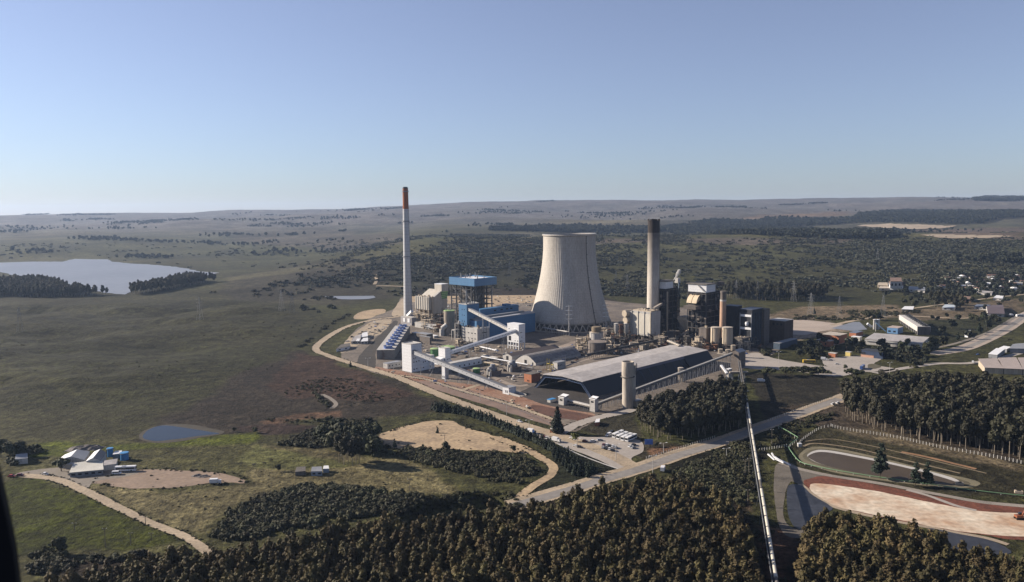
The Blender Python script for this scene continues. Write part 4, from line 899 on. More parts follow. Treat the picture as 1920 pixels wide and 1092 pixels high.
bldg('gatehouse_block', 'small low white building left of the tall white tower', 'building', 726.5, 692.3, 718.6, 753.0, h=5.2, m=OFFW, roof=MIDG, win=[('r', [(2.6, 2.8), (6.5, 2.8), (11, 2.8), (15, 2.8)], 1.2, 1.3)])
wl = at(911.8, 687.5); bldg('long_low_building', 'long low white building behind the sloping conveyor', 'building', 866, 699, None, 904, h=5.5, m=WHITE, roof=OFFW, win=[('r', [(s, 2.4) for s in (3, 8, 12, 16, 21)], 1.6, 1.4)]) if False else None
N8 = at(903, 682.6); L8 = slide(N8, -U, 838); lw = thing('long_low_building', 'long low white building behind the sloping conveyor', 'building', N8); MB().prism([N8[:2], N8[:2] - U * L8, N8[:2] - U * L8 - V * 7, N8[:2] - V * 7], 0, 6.2).build('wall', WHITE, lw)
MB().prism([N8[:2] + V * .3 + U * .3, N8[:2] - U * L8 + V * .3, N8[:2] - U * L8 - V * 7.3, N8[:2] - V * 7.3 + U * .3], 6.22, 6.6).build('roof', OFFW, lw)
windows(lw, N8, -U, V, [(s, 2.2) for s in np.linspace(4, L8 - 4, 7)], 1.6, 1.5)
# fan row (mechanical draught coolers)
def fanrow(name, label, pnear, pnl, pfar, h, nfan, rf, fanm, body, dep=None, stack=4.0, base_open=False):
    A = at(*pnear); B = at(*pnl); F = at(*pfar, h); t = thing(name, label, 'cooler', A); d = F[:2] - A[:2]; L = np.linalg.norm(d); d /= L; w = np.linalg.norm(B[:2] - A[:2]); n = np.array([-d[1], d[0]])
    g = [A[:2], A[:2] + d * L, A[:2] + d * L + n * w, A[:2] + n * w]
    if base_open:
        MB().prism(g, 4.2, h).build('casing', body, t)
        for k in range(nfan + 1):
            for q in (.4, w - .4): MB().box(A[:2] + d * (L - .6) * k / nfan + d * .3 + n * q, .7, .7, 0, 4.2, d).build('leg', CONC, t)
    else: MB().prism(g, 0, h).build('casing', body, t)
    MB().prism([g[0] - d * .3 - n * .3, g[1] + d * .3 - n * .3, g[2] + d * .3 + n * .3, g[3] - d * .3 + n * .3], h + .01, h + .3).build('deck', PCONC, t)
    for k in range(nfan):
        c = A[:2] + d * (L * (k + .5) / nfan) + n * w * (.42 if not base_open else .7)
        f = MB().rings(c, [(rf * 1.02, h + .3), (rf * .93, h + .3 + stack * .4), (rf, h + .3 + stack), (rf * .94, h + .3 + stack), (rf * .88, h + .3 + stack * .4), (rf * .9, h + .32)], 24, False).build('fan_stack', fanm, t, True)
        bl = MB(); zc = h + .3 + stack * .8; 
        for q in range(6): a = q * pi / 3 + k; bl.beam((*c, zc), (c[0] + rf * .85 * cos(a), c[1] + rf * .85 * sin(a), zc + .15), .9, .12)
        bl.rings(c, [(.9, zc - .6), (.9, zc + .6)], 10); bl.build('fan', WHITE, f)
        if not base_open:
            for s in (.70, .84): MB().box(A[:2] + d * (L * (k + .5) / nfan) + n * w * (1 - s - .0), 2.0, 1.4, h + .3, h + 1.5, d).build('motor', WHITE, t)
    return t, A, d, n, w, L
tf, A9, d9, n9, w9, L9 = fanrow('fan_cooler_row', 'long row of blue fan stacks on a low grey building', (739.6, 673.8), (706.5, 675.2), (768.6, 611), 10.2, 9, 4.9, BLUEP, mat('fan_row_wall', (.24, .225, .21), .85, .2, .2), stack=3.0)
b = MB(); s0 = A9[:2] + n9 * w9 * .55 - d9 * .9
for k in range(6): b.beam((*(s0 + n9 * (3 if k % 2 else 0)), k * 1.7), (*(s0 + n9 * (0 if k % 2 else 3)), (k + 1) * 1.7), 1.0, .25)
b.build('stair', RUST, tf)
fanrow('cell_cooler_row', 'long pale cooling cell block with black fan rings at the right', (1720, 628.8), (1741, 628.2), (1686, 590.6), 11.2, 10, 3.6, STEEL, OFFW, stack=1.2, base_open=True) if False else None
def cellrow():
    A = at(1719.5, 628.8); F = at(1685.8, 590.6, 11); B = at(1741.5, 628.4); d = F[:2] - A[:2]; L = np.linalg.norm(d); d /= L; n = -np.array([-d[1], d[0]]); w = np.linalg.norm(B[:2] - A[:2]); t = thing('cell_cooler_row', 'long pale cooling cell block with black fan rings at the right', 'cooler', A)
    MB().prism([A[:2], A[:2] + d * L, A[:2] + d * L + n * w, A[:2] + n * w], 4.5, 11).build('casing', OFFW, t); MB().prism([A[:2] + n * .3 - d * .1, A[:2] + n * (w - .3) - d * .1, A[:2] + n * (w - .3) + d * 1, A[:2] + n * .3 + d], 0, 10.6).build('louvre', BROWNG, t)
    MB().prism([A[:2] + d * 2 + n * 3, A[:2] + d * (L - 2) + n * 3, A[:2] + d * (L - 2) + n * (w - 3), A[:2] + d * 2 + n * (w - 3)], 0, 4.5).build('inner_wall', DARKW, t)
    for k in range(12): MB().box(A[:2] + d * (1 + (L - 2) * k / 11) + n * .5, .8, .8, 0, 4.5, d).build('leg', PCONC, t)
    for k in range(10):
        c = A[:2] + d * (L * (k + .5) / 10) + n * w * .66
        f = MB().rings(c, [(3.9, 11), (3.9, 12.6), (3.6, 12.6), (3.6, 11)], 20, False).build('fan_ring', STEEL, t); b = MB(); [b.beam((*c, 12.0), (c[0] + 3.3 * cos(q * 1.57 + k), c[1] + 3.3 * sin(q * 1.57 + k), 12.1), .7, .1) for q in range(4)]; b.build('fan', GSTEEL, f)
cellrow()
# round tanks
def tank(name, label, px, py, r, h, m, roofm=None, dome=.8, cat='tank', z=0.0, legs=0, cone=0, group=None):
    P = at(px, py); t = thing(name, label, cat, P, group); z0 = z
    if legs:
        for k in range(6): a = k * pi / 3; MB().box((P[0] + r * .82 * cos(a), P[1] + r * .82 * sin(a)), .6, .6, 0, z0 + .1, (cos(a), sin(a))).build('leg', CONC, t)
    prof = [(r, z0), (r, z0 + h)]
    if cone: prof = [(r * .3, z0 - cone)] + prof
    MB().rings(P, prof, 28).build('shell', m, t, True); MB().rings(P, [(r + .08, z0 + h), (r + .08, z0 + h + .25), (r * .5, z0 + h + dome * .7), (.3, z0 + h + dome)], 28).build('roof', roofm or m, t, True)
    MB().rings(P, [(r + .5, z0 + h - .3), (r + .5, z0 + h - .1), (r + .1, z0 + h - .1), (r + .1, z0 + h - .3)], 28, False).build('rim_walk', GSTEEL, t)
    b = MB(); b.beam((P[0] - r * .9, P[1] - r * .55, 0), (P[0] - r * .9, P[1] - r * .55, z0 + h), .5, .2); b.build('ladder', STEEL, t); return t, P
tank('oil_tank', 'wide brown grey oil tank in front of the white silo', 1120.6, 661.5, 10.6, 12.6, BROWNG, mat('brown_tank_roof', (.24, .20, .17), .8, .2, .2))
ts, Ps = tank('white_silo', 'squat white silo with a brown box on top', 1118, 646, 7.9, 14.5, OFFW, CONC); MB().rings(Ps, [(5.6, 15.2), (5.6, 21), (5, 21.4)], 20).build('top_house', mat('brown_box', (.23, .18, .12), .85, .3, .3), ts)
tank('green_tank', 'green roofed round tank left of the small transfer house', 815.5, 668.5, 5.2, 8.6, GREEND, GREENP, 1.2); tank('green_tank', 'wider dark green tank with a pale dome behind the small transfer house', 840, 662, 8.0, 7.0, GREEND, GREENP, 1.5)
tank('grey_tank', 'short grey tank at the foot of the white precipitator', 1187, 651, 4.6, 5.5, CONC, DCONC)
tank('small_green_tank', 'tiny bright green tank near the clarifiers', 893.5, 699, 3.6, 4.2, GREEND, GREENP, .8)
for px, py, lb_ in ((924, 703, 'left'), (962, 695, 'right')):
    P = at(px, py); t = thing('clarifier', '%s of two bulky grey clarifiers with thick white bent pipes' % lb_, 'clarifier', P, 'clarifiers beside the sloping conveyor')
    MB().rings(P, [(8.5, 0), (8.5, 5), (8.2, 5), (8.2, 1)], 24).build('basin', BROWNG, t); MB().box(P, 7, 5, 5, 7.2, U).build('bridge', GSTEEL, t); MB().rings(P, [(2.6, 1), (2.6, 10), (2.2, 10.6)], 14).build('drive_house', GSTEEL, t)
    b = MB(); c = P[:2] - U * 7 + V * 1; b.tube((*c, 0), (*c, 7), 1.6, 10); b.tube((*c, 7), (*(c + U * 5), 8), 1.5, 10); b.tube((*(c + V * 3), 0), (*(c + V * 3), 4.5), 1.6, 10); b.build('pipe', PCONC, t, True)
# ---- the big coal shed
def coal_shed():
    G = at(1108.6, 749.8); Rt = at(1091.9, 716.4, 13.5); Lt = at(1019.8, 702.8, 13.5); Lf = at(1003.8, 722); Fr = at(1326.4, 657.3, 13.5)
    d = (Fr - Rt)[:2]; L = np.linalg.norm(d); d /= L; G2, R2, L2_, F2 = G[:2], Rt[:2], Lt[:2], Lf[:2]; nv = (L2_ - R2); Wd = np.linalg.norm(nv); nv /= Wd
    t = thing('coal_shed', 'very long open ended coal shed with a broad pale roof', 'shed', G); M = (R2 + L2_) / 2; rz, ez = 15.0, 13.5
    r = MB(); zb = 15.35; brk = 0.62; prof = [(-.8, ez), (Wd / 2, rz), (Wd + .8, ez)]
    for i in range(2):
        (x0, z0), (x1, z1) = prof[i], prof[i + 1]
        for s0, s1 in ((-.6, L * .33), (L * .33 + .02, L * .66), (L * .66 + .02, L + .6)):
            for q in (.05, .45): r.poly([(*(R2 + d * s0 + nv * x0), z0 + q), (*(R2 + d * s1 + nv * x0), z0 + q), (*(R2 + d * s1 + nv * x1), z1 + q), (*(R2 + d * s0 + nv * x1), z1 + q)])
    for x0, z0 in (prof[0], prof[2]): r.poly([(*(R2 - d * .6 + nv * x0), z0 + .05), (*(R2 + d * (L + .6) + nv * x0), z0 + .05), (*(R2 + d * (L + .6) + nv * x0), z0 + .45), (*(R2 - d * .6 + nv * x0), z0 + .45)])
    for s in (-.6, L + .6): r.poly([(*(R2 + d * s + nv * x), z + .05) for x, z in prof] + [(*(R2 + d * s + nv * x), z + .45) for x, z in prof[::-1]])
    r.build('roof', PALER, t)
    foot = G2 - R2; foot = foot - d * foot.dot(d); offR = foot; offL = (F2 - L2_) - d * (F2 - L2_).dot(d)
    if np.linalg.norm(offL) > 14: offL = offL / np.linalg.norm(offL) * 12
    def wallq(nm, s0, s1, a0, a1, z0, z1, m): # slanted wall strip
        b = MB(); P4 = [R2 + d * s0 + a0, R2 + d * s1 + a0, R2 + d * s1 + a1, R2 + d * s0 + a1]; b.poly([(*P4[0], z0), (*P4[1], z0), (*P4[2], z1), (*P4[3], z1)]); b.poly([(*(P4[0] + nv * .3), z0), (*(P4[1] + nv * .3), z0), (*(P4[2] + nv * .3), z1), (*(P4[3] + nv * .3), z1)]); return b.build(nm, m, t)
    Z0 = np.zeros(2); s1, s2 = slide((*R2, 13.5), d, 1160, 13.5), slide((*R2, 13.5), d, 1281, 13.5)
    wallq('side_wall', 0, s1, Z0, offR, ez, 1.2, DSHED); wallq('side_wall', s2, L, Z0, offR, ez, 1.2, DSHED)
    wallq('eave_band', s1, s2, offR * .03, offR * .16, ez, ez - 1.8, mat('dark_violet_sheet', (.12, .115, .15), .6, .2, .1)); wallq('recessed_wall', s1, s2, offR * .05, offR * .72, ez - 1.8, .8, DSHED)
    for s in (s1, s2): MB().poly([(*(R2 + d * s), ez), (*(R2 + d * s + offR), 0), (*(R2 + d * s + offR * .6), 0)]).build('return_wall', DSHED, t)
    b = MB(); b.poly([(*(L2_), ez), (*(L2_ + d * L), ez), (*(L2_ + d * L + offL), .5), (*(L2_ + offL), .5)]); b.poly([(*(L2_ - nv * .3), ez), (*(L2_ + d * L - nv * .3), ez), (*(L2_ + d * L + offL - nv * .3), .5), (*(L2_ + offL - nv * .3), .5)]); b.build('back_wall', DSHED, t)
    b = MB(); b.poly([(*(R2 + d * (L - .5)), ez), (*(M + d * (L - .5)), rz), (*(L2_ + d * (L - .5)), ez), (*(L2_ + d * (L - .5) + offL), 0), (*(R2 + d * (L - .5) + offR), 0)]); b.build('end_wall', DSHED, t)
    MB().prism([R2 + offR * 1.02, R2 + offR * 1.02 + d * L, R2 + offR * .9 + d * L, R2 + offR * .9], 0, 1.1).build('plinth', DCONC, t)
    for k in range(16):                                                # trussed portal frames
        s = .4 + (L - 1.2) * k / 15; b = MB(); c = R2 + d * s; ins = 2.2
        o = [(*(c + offR), 0), (*c, ez - .2), (*(M + d * s), rz - .2), (*(L2_ + d * s), ez - .2), (*(L2_ + d * s + offL), 0)]
        i_ = [(*(c + offR + nv * ins), 0), (*(c + nv * ins * .8), ez - 2.2), (*(M + d * s), rz - 2.3), (*(L2_ + d * s - nv * ins * .8), ez - 2.2), (*(L2_ + d * s + offL - nv * ins), 0)]
        for P5 in (o, i_):
            for j in range(4): b.beam(P5[j], P5[j + 1], .35)
        if k == 0:
            for j in range(4):
                for q in range(9):
                    f0, f1 = q / 9, (q + .5) / 9; A_ = np.array(o[j]) * (1 - f0) + np.array(o[j + 1]) * f0; B_ = np.array(i_[j]) * (1 - f1) + np.array(i_[j + 1]) * f1; C_ = np.array(o[j]) * (1 - f0 - 1 / 9) + np.array(o[j + 1]) * (f0 + 1 / 9)
                    b.beam(A_, B_, .2); b.beam(B_, C_, .2)
        b.build('portal_frame', NAVY if k else mat('blue_truss', (.06, .10, .20), .6, .2, .3), t)
    # coal heap inside
    me = MB(); ns, nw = 26, 12; gv = []
    for i in range(ns):
        for j in range(nw):
            s = 14 + (L - 30) * i / (ns - 1); x = 6 + (Wd - 10) * j / (nw - 1); hh = 9.5 * max(0, 1 - abs(2 * j / (nw - 1) - 1)) * min(1, i / 4 + .02) * min(1, (ns - 1 - i) / 3); hh *= .85 + .3 * rr.random(); gv.append((*(R2 + d * s + nv * x), hh + .15))
    F_ = [(i * nw + j, i * nw + j + 1, (i + 1) * nw + j + 1, (i + 1) * nw + j) for i in range(ns - 1) for j in range(nw - 1)]; o = MB(); o.v = gv; o.f = F_; hp = o.build('coal_heap', COAL, None, True); tag(hp, 'black heap of coal stored inside the long shed', 'coal heap')
    return d, nv, R2, L, offR
dS, nS, RS, LS, offR = coal_shed()
# belt houses + belts in front of the shed
def kiosk(label, px, py, pl, pr, h, rise=1.6):
    N, a, b, *_ = frame(px, py, pl, pr); t = thing('belt_house', label, 'building', N); R = rect(N, a, b); MB().prism(R, 0, h).build('wall', OFFW, t); r = MB()
    r.v += [(*(N[:2] - U * .4 + V * .4), h + .1), (*(N[:2] - U * .4 - V * (a + .4)), h + .1), (*(N[:2] + U * (b + .4) - V * (a + .4)), h + rise), (*(N[:2] + U * (b + .4) + V * .4), h + rise)]; r.v += [(v[0], v[1], v[2] + .25) for v in r.v]
    r.f += [(0, 1, 2, 3), (4, 5, 6, 7), (0, 1, 5, 4), (1, 2, 6, 5), (2, 3, 7, 6), (3, 0, 4, 7)]; r.build('roof', WROOF, t); MB().prism(rect(N[:2] + (U - V) * .2, a - .4, b - .4), h, h + .9).build('upper_wall', DCONC, t); windows(t, N, -V, -U, [(a * .5, h - 2)], a * .5, 1.4, DARKW, 'opening'); return N, a, b
KA = kiosk('left of the two small white belt houses near the coal shed mouth', 1056.9, 760.9, 1047.2, 1066, 6.3); KB = kiosk('right taller belt house on the corner of the coal shed', 1115.3, 773.5, 1105.5, 1121.6, 10.0)
bldg('blue_shelter', 'tiny blue roofed shelter left of the belt houses', 'shelter', 1032, 756, 1026, 1042, h=2.4, m=OFFW, roof=BTARP)
def belt(name, label, p, q, w, m, legs=8, h=.9, hood=True, lm=GSTEEL):
    p = np.array(p, float); q = np.array(q, float); t = thing(name, label, 'conveyor', (p[0], p[1], 0)); d = (q - p)[:2]; d /= np.linalg.norm(d); n = np.array([-d[1], d[0]])
    MB().beam(p, q, w, h).build('belt_frame', DCONC, t)
    if hood: MB().beam(p + np.array([0, 0, h * .5 + .45]), q + np.array([0, 0, h * .5 + .45]), w * .75, .9).build('hood', m, t)
    MB().beam(p + np.array([n[0] * w * .62, n[1] * w * .62, h]), q + np.array([n[0] * w * .62, n[1] * w * .62, h]), .12, .8).build('handrail', GSTEEL, t)
    for k in range(legs):
        c = p + (q - p) * (k + .5) / legs; b = MB()
        for s in (-1, 1): b.beam((*(c[:2] + n * s * w * .55), 0), (*(c[:2] + n * s * w * .4), c[2] - h / 2), .3)
        b.beam((*(c[:2] + n * w * .5), .5), (*(c[:2] - n * w * .4), c[2] - h / 2), .18); b.build('leg', lm, t)
    return t
belt('low_belt', 'pale tubular belt running between the two small belt houses', (*(KA[0][:2] + U * KA[2] - V * 1), 2.6), (*(KB[0][:2] - V * KB[1] - U * .2 + U * 1.5), 3.4), 2.6, OFFW, 6)
H3 = at(1390, 690)
belt('shed_belt', 'long pale belt conveyor along the dark side of the coal shed', (*(KB[0][:2] + U * KB[2] - V * 1.5), 5.2), (*(at(1372, 664, 14)[:2]), 14), 2.6, mat('belt_hood', (.36, .35, .33), .8, .2, .2), 26)
# tall silo by the wood
P = at(1176.8, 764.5); t = thing('tall_silo', 'tall slim concrete silo rising in front of the coal shed', 'silo', P); hs_ = zat(P, 678)
MB().rings(P, [(4.4, 0), (4.4, hs_ - 12), (4.9, hs_ - 11), (4.9, hs_), (4.4, hs_), (4.4, hs_ - 1.5)], 28).build('shaft', CONC, t, True)
Q = P[:2] + np.array([3.6, 5.5]); MB().rings(Q, [(3.7, 0), (3.7, hs_ - 4)], 24).build('rear_shaft', CONC, t, True)
MB().rings(P, [(5.7, hs_ - 12.6), (5.7, hs_ - 12.2), (4.5, hs_ - 12.2), (4.5, hs_ - 12.6)], 28, False).build('gallery_ring', DCONC, t)
b = MB()
for k in range(9):
    for x_, y_ in ((0, 0), (3, 0), (3, 3), (0, 3)): b.beam((P[0] + 4.5 + x_, P[1] + 1 + y_, hs_ - 11 + k), (P[0] + 4.5 + x_, P[1] + 1 + y_, hs_ - 10 + k), .25)
    b.beam((P[0] + 4.5, P[1] + 1, hs_ - 10.5 + k), (P[0] + 7.5, P[1] + 1, hs_ - 10.5 + k), .2); b.beam((P[0] + 7.5, P[1] + 1, hs_ - 10.5 + k), (P[0] + 7.5, P[1] + 4, hs_ - 10.5 + k), .2)
b.build('stair_cage', STEEL, t); bldg('silo_annex', 'low pinkish annex at the foot of the tall silo', 'building', 1192, 764, 1184, 1204, h=4.6, m=TAN, roof=MIDG)
tank('short_silo', 'small pale silo with a yellow base behind the wood', 1276, 716, 2.4, 7.6, CONC, CONC, .5, 'silo', z=5.5, legs=1, cone=2)
# head house and the long overland conveyor
bldg('head_house', 'dark brown head house where the overland conveyor starts', 'building', 1385, 691, 1369, 1397.5, h=16, m=BROWNG, roof=MIDG, roofkind='gable_u', ridge=2.2)
bldg('silo_base_building', 'brown flat building with small stub towers on its roof', 'building', 1368.5, 679, 1344, 1380, h=7, m=BROWNG, roof=CONC)
for px, py in ((1350.5, 666), (1364.5, 667), (1374.5, 661)): tank('roof_drum', {1350.5: 'left', 1364.5: 'middle', 1374.5: 'right and squarer'}[px] + ' pale stub drum on the brown flat building', px, py + 9, 2.4, 13 if px > 1370 else 11.5, TAN, TAN, .2, 'drum')
S0 = at(1387.5, 676, 11); S1 = at(1459, 1110, 10.2); HC = 10.2
def overland():
    p = np.array([S0[0], S0[1], HC]); q = np.array([S1[0], S1[1], HC]); e = p + (q - p) * 1.25; t = thing('overland_conveyor', 'very long elevated conveyor running straight towards the viewer', 'conveyor', (p[0], p[1], 0)); L = np.linalg.norm(e - p); d = (e - p) / L; n = np.array([-d[1], d[0], 0])
    MB().beam(p, e, 1.55, .8).build('truss_side', STEEL, t)
    ns = 46
    for k in range(ns):
        a, b_ = p + (e - p) * k / ns, p + (e - p) * (k + .93) / ns; m_ = WHITE if k > 7 and k % 9 else DCONC
        s = MB(); n0 = len(s.v)
        for c in (a, b_):
            for i in range(7): th = pi * i / 6; s.v.append(tuple(c + n * cos(th) * .82 + np.array([0, 0, .4 + sin(th) * .7])))
        for i in range(6): s.f.append((i, i + 1, 8 + i, 7 + i))
        s.f += [tuple(range(6, -1, -1)), tuple(range(7, 14))]; s.build('hood', mat('cream_hood', (.66, .62, .52), .6, .15, .2) if m_ is WHITE else DCONC, t)
    for k in range(24):
        c = p + (e - p) * (k + .5) / 24; b = MB()
        for s in (-1, 1): b.beam((c[0] + n[0] * s * 2.0, c[1] + n[1] * s * 2.0, 0), (c[0] + n[0] * s * .9, c[1] + n[1] * s * .9, HC - .5), .28)
        for z in (3, 6.5): b.beam((c[0] + n[0] * 1.6, c[1] + n[1] * 1.6, z), (c[0] - n[0] * 1.6, c[1] - n[1] * 1.6, z), .18)
        b.build('trestle', STEEL, t)
    MB().beam(p - n * 1.35 + np.array([0, 0, -.1]), e - n * 1.35 + np.array([0, 0, -.1]), .9, .2).build('walkway', STEEL, t); MB().beam(p - n * 1.8 + np.array([0, 0, .9]), e - n * 1.8 + np.array([0, 0, .7]), .1, .9).build('handrail', GSTEEL, t)
overland()
bldg('junction_house', 'small white roofed transfer box beside the wood', 'building', 1366, 712, 1361, 1372, h=9.5, m=OFFW, roof=WROOF); belt('cross_belt', 'short level belt reaching the overland conveyor', (*at(1368, 700, 8)[:2], 8), (*at(1402, 699, 8)[:2], 8), 2.4, CONC, 3)
belt('steep_belt', 'pale short chute dropping from the belt to the white box', (*at(1352, 687, 10)[:2], 10), (*at(1363, 702, 7)[:2], 7), 2.4, WHITE, 2)
# old unit: precipitator
N, a, b_, *_ = frame(1220.5, 646, 1184, 1238); hp = zat(N, 586); t = thing('white_precipitator', 'big white box precipitator with three tall panels', 'precipitator', N); MB().prism(rect(N, a, b_), 9.5, hp).build('casing', OFFW, t)
MB().prism(rect(N[:2] + (U - V) * 1, a - 2, b_ - 2), hp, hp + 1.2).build('roof', TAN, t)
for k in range(3): MB().prism(rect(N[:2] - U * .35 - V * (1.2 + k * (a - 1.6) / 3), (a - 1.6) / 3 - 1.6, .35), 11, hp - 2.5).build('panel', mat('cream_panel', (.60, .56, .48), .8, .2, .1, streak=True), t)
for k in range(4): MB().prism(rect(N[:2] - U * .9 - V * (.2 + k * (a - 1.2) / 3), .7, .9), 9, hp).build('rib', OFFW if k else TAN, t)
for k in range(3):
    for s in (0.1, .5, .9): MB().box(N[:2] - V * (2 + k * (a - 4) / 2) + U * b_ * s, .9, .9, 0, 9.5, U).build('leg', CONC, t)
MB().box(N[:2] - V * (a + 1.5), 1.6, 1.6, 0, hp - 1, U).build('corner_tower', OFFW, t)
for k in range(8): MB().box(N[:2] - V * rr.uniform(2, a - 2) + U * rr.uniform(2, b_ - 2), rr.uniform(1, 3), rr.uniform(1, 3), hp + 1.2, hp + rr.uniform(2.2, 4), U).build('roof_unit', TAN if k % 2 else STEEL, t)
MB().beam((*(N[:2] - V * 2 + U * b_ * .4), hp + 3.5), (*(at(1246, 567, 45)[:2]), 45), 2.6, 2.6).build('inclined_duct', CONC, t)
for i, (x0, x1, y0, y1) in enumerate(((1169, 1184, 594, 607), (1168, 1182, 581, 594))):
    q = at((x0 + x1) / 2, 640)[:2]; z0, z1 = zat(q, y1), zat(q, y0); MB().tube((*(q - U * 5), (z0 + z1) / 2), (*(q + U * 6 + V * 2), (z0 + z1) / 2), (z1 - z0) / 2, 12).build('flue_duct', TAN, t, True)
# open process structures left of it
for px, py, r, lab in ((1156, 640, 3.0, 'left'), (1174, 641, 3.4, 'right')):
    P = at(px, py); z1 = zat(P, 607); tank('conical_tank', lab + ' pale conical tank held in dark steel left of the precipitator', px, py, r, z1 - 13, OFFW, OFFW, .8, 'tank', z=13, legs=1, cone=5)
q = at(1165, 645); t = thing('steel_rack', 'dark rusty steel rack between the two conical tanks', 'steel frame', q); hz_ = zat(q, 604)
for i, (x_, y_) in enumerate(((-2.5, 0), (2.5, 0), (2.5, 6), (-2.5, 6))): MB().beam((q[0] + x_, q[1] + y_, 0), (q[0] + x_, q[1] + y_, hz_), .5).build('post', STEEL, t)
for k in range(7): z = hz_ * (k + 1) / 7; MB().prism([(q[0] - 3, q[1] - .4), (q[0] + 3, q[1] - .4), (q[0] + 3, q[1] + 6.4), (q[0] - 3, q[1] + 6.4)], z - .3, z).build('deck', RUST if k % 2 else STEEL, t)
MB().box((q[0], q[1] + 3), 3.4, 3.4, 2, hz_ - 3).build('hopper', RUST, t)
# generic process clutter: pipe racks, boxes
def piperack(label, p, q, z, n=3, m=PCONC, legm=YEL, w=3.0, nl=8, name='pipe_rack'):
    A = at(*p); B = at(*q); t = thing(name, label, 'pipe rack', A); d = (B - A)[:2]; L = np.linalg.norm(d); d /= L; nn = np.array([-d[1], d[0]])
    for k in range(n): o = (k - (n - 1) / 2) * w / max(n, 1); MB().tube((*(A[:2] + nn * o), z), (*(B[:2] + nn * o), z), .38, 8).build('pipe', m, t)
    for k in range(nl):
        c = A[:2] + d * L * (k + .5) / nl; b = MB(); b.beam((*(c - nn * w / 2), 0), (*(c - nn * w / 2), z), .35); b.beam((*(c + nn * w / 2), 0), (*(c + nn * w / 2), z), .35); b.beam((*(c - nn * w / 2), z - .5), (*(c + nn * w / 2), z - .5), .3); b.build('post', legm, t)
piperack('white pipe bridge running past the long low white building', (903, 678), (990, 694), 5.5, 3, WHITE, PCONC, 2, 10); piperack('short white roofed pipe rack near the white tower', (901, 661), (934, 669), 6.5, 3, WHITE, PCONC, 3, 5)
piperack('yellow legged pipe rack in the middle of the yard', (905, 672), (932, 677), 3.5, 4, PCONC, YEL, 5, 6); piperack('pipe bridge in front of the cooling tower legs', (1020, 623), (1064, 631), 6, 4, PCONC, PCONC, 4, 5); piperack('pipe rack with pale posts beside the arched warehouse', (1008, 697), (1063, 676), 6, 2, GSTEEL, PCONC, 2, 6)
piperack('low pipe rack between the fan row and the desulphurisation vessel', (776, 610), (818, 623), 4, 4, GSTEEL, STEEL, 4, 7); piperack('yellow legged cross rack before the clarifiers', (935, 690), (905, 684), 3.2, 3, TAN, YEL, 3, 5)
# old boilers
def old_boiler(name, label, px, py, pl, pr, top, casing_h, extra):
    N, a, b_, *_ = frame(px, py, pl, pr); h = zat(N, top); t = thing(name, label, 'boiler house', N); MB().prism(rect(N[:2] + (U - V) * .8, a - 1.6, b_ - 1.6), 0, h - casing_h).build('steelwork', mat('sooty_steelwork', (.03, .03, .035), .9, .5, .2), t)
    MB().prism(rect(N, a, b_ * .55), h - casing_h, h).build('white_casing', WHITE, t); MB().prism(rect(N[:2] - (U - V) * 1.2, a + 3, b_ * .62 + 2), h + .01, h + 1.2).build('roof', DCONC, t)
    for k in range(9):
        z = 4 + (h - casing_h - 6) * k / 8; b = MB(); g = rect(N[:2] - (U - V) * .5, a + 1, b_ + 1)
        for i in range(4): b.beam((*g[i], z), (*g[(i + 1) % 4], z), .5, .5)
        b.build('floor_beam', BROWNG, t)
    for u_ in np.linspace(0, 1, 5):
        MB().box(N[:2] + U * b_ * u_ + V * .5, .9, .9, 0, h - casing_h + (2 if u_ > .6 else 0), U).build('column', STEEL, t); MB().box(N[:2] - V * a * u_ - U * .5, .9, .9, 0, h - casing_h, U).build('column', STEEL, t)
    for k in range(22):
        b = MB(); u_ = rr.random(); z = rr.uniform(2, h - casing_h - 5)
        if k % 2: b.box(N[:2] + U * b_ * u_ + V * 1.2, rr.uniform(1, 4), 1.6, z, z + rr.uniform(1, 4), U)
        else: b.box(N[:2] - V * a * u_ - U * 1.2, 1.6, rr.uniform(1, 4), z, z + rr.uniform(1, 4), U)
        b.build('ledge_equipment', BROWNG, t)
    extra(t, N, a, b_, h); return t
def ex1(t, N, a, b_, h):
    q = N[:2] + U * (b_ - 2) - V * 1; MB().box(q, 5.5, 5, h - 3, h + 3, U).build('tank_house', OFFW, t); MB().beam((*(q + U * 4), 0), (*(q + U * 4), h), 1.6).build('stair_shaft', mat('blue_grey_shaft', (.16, .22, .30), .7, .3, .4), t)
    MB().box(N[:2] + U * 2 + V * 1.4, 1.6, 1.6, 0, h - 12, U).build('riser', TAN, t)
old_boiler('old_boiler_house', 'dark narrow boiler tower behind the thick chimney', 1247, 637, 1234, 1272, 529, 8.5, ex1)
def ex2(t, N, a, b_, h):
    q = N[:2] - U * 6 - V * a * .62; c = MB()
    for s in (-1, 1):
        c = MB(); o = q - V * s * 3.6; pr_ = []
        n = 12; 
        for k in range(n + 1):
            th = pi * .08 + pi * .62 * k / n; pr_.append((-cos(th) * 11, sin(th) * 13))
        for w_ in (-3.2, 3.2):
            for x_, z_ in pr_: c.v.append((*(o - V * w_ + U * (x_ + 9)), h - 26 + z_ + 1))
        for k in range(n): c.f.append((k, k + 1, n + 2 + k, n + 1 + k))
        for w_ in (0, n + 1): c.f.append(tuple(range(w_, w_ + n + 1)))
        c.build('curved_duct', mat('tan_duct', (.66, .54, .38), .7, .2, .2), t, True)
    MB().box(q, 11, 17, h - 29, h - 25, U).build('duct_cradle', BROWNG, t); q = N[:2] + U * (b_ - 1) - V * 2; MB().box(q, 8, 6, h - 3, h + 1.5, U).build('tank_house', BROWNG, t)
    MB().beam((*(N[:2] - V * a * .45 - U * 1.5), h - .5), (*(N[:2] - V * 2 - U * 1.5), h - 8), 1.2, .8).build('sloping_pipe', OFFW, t)
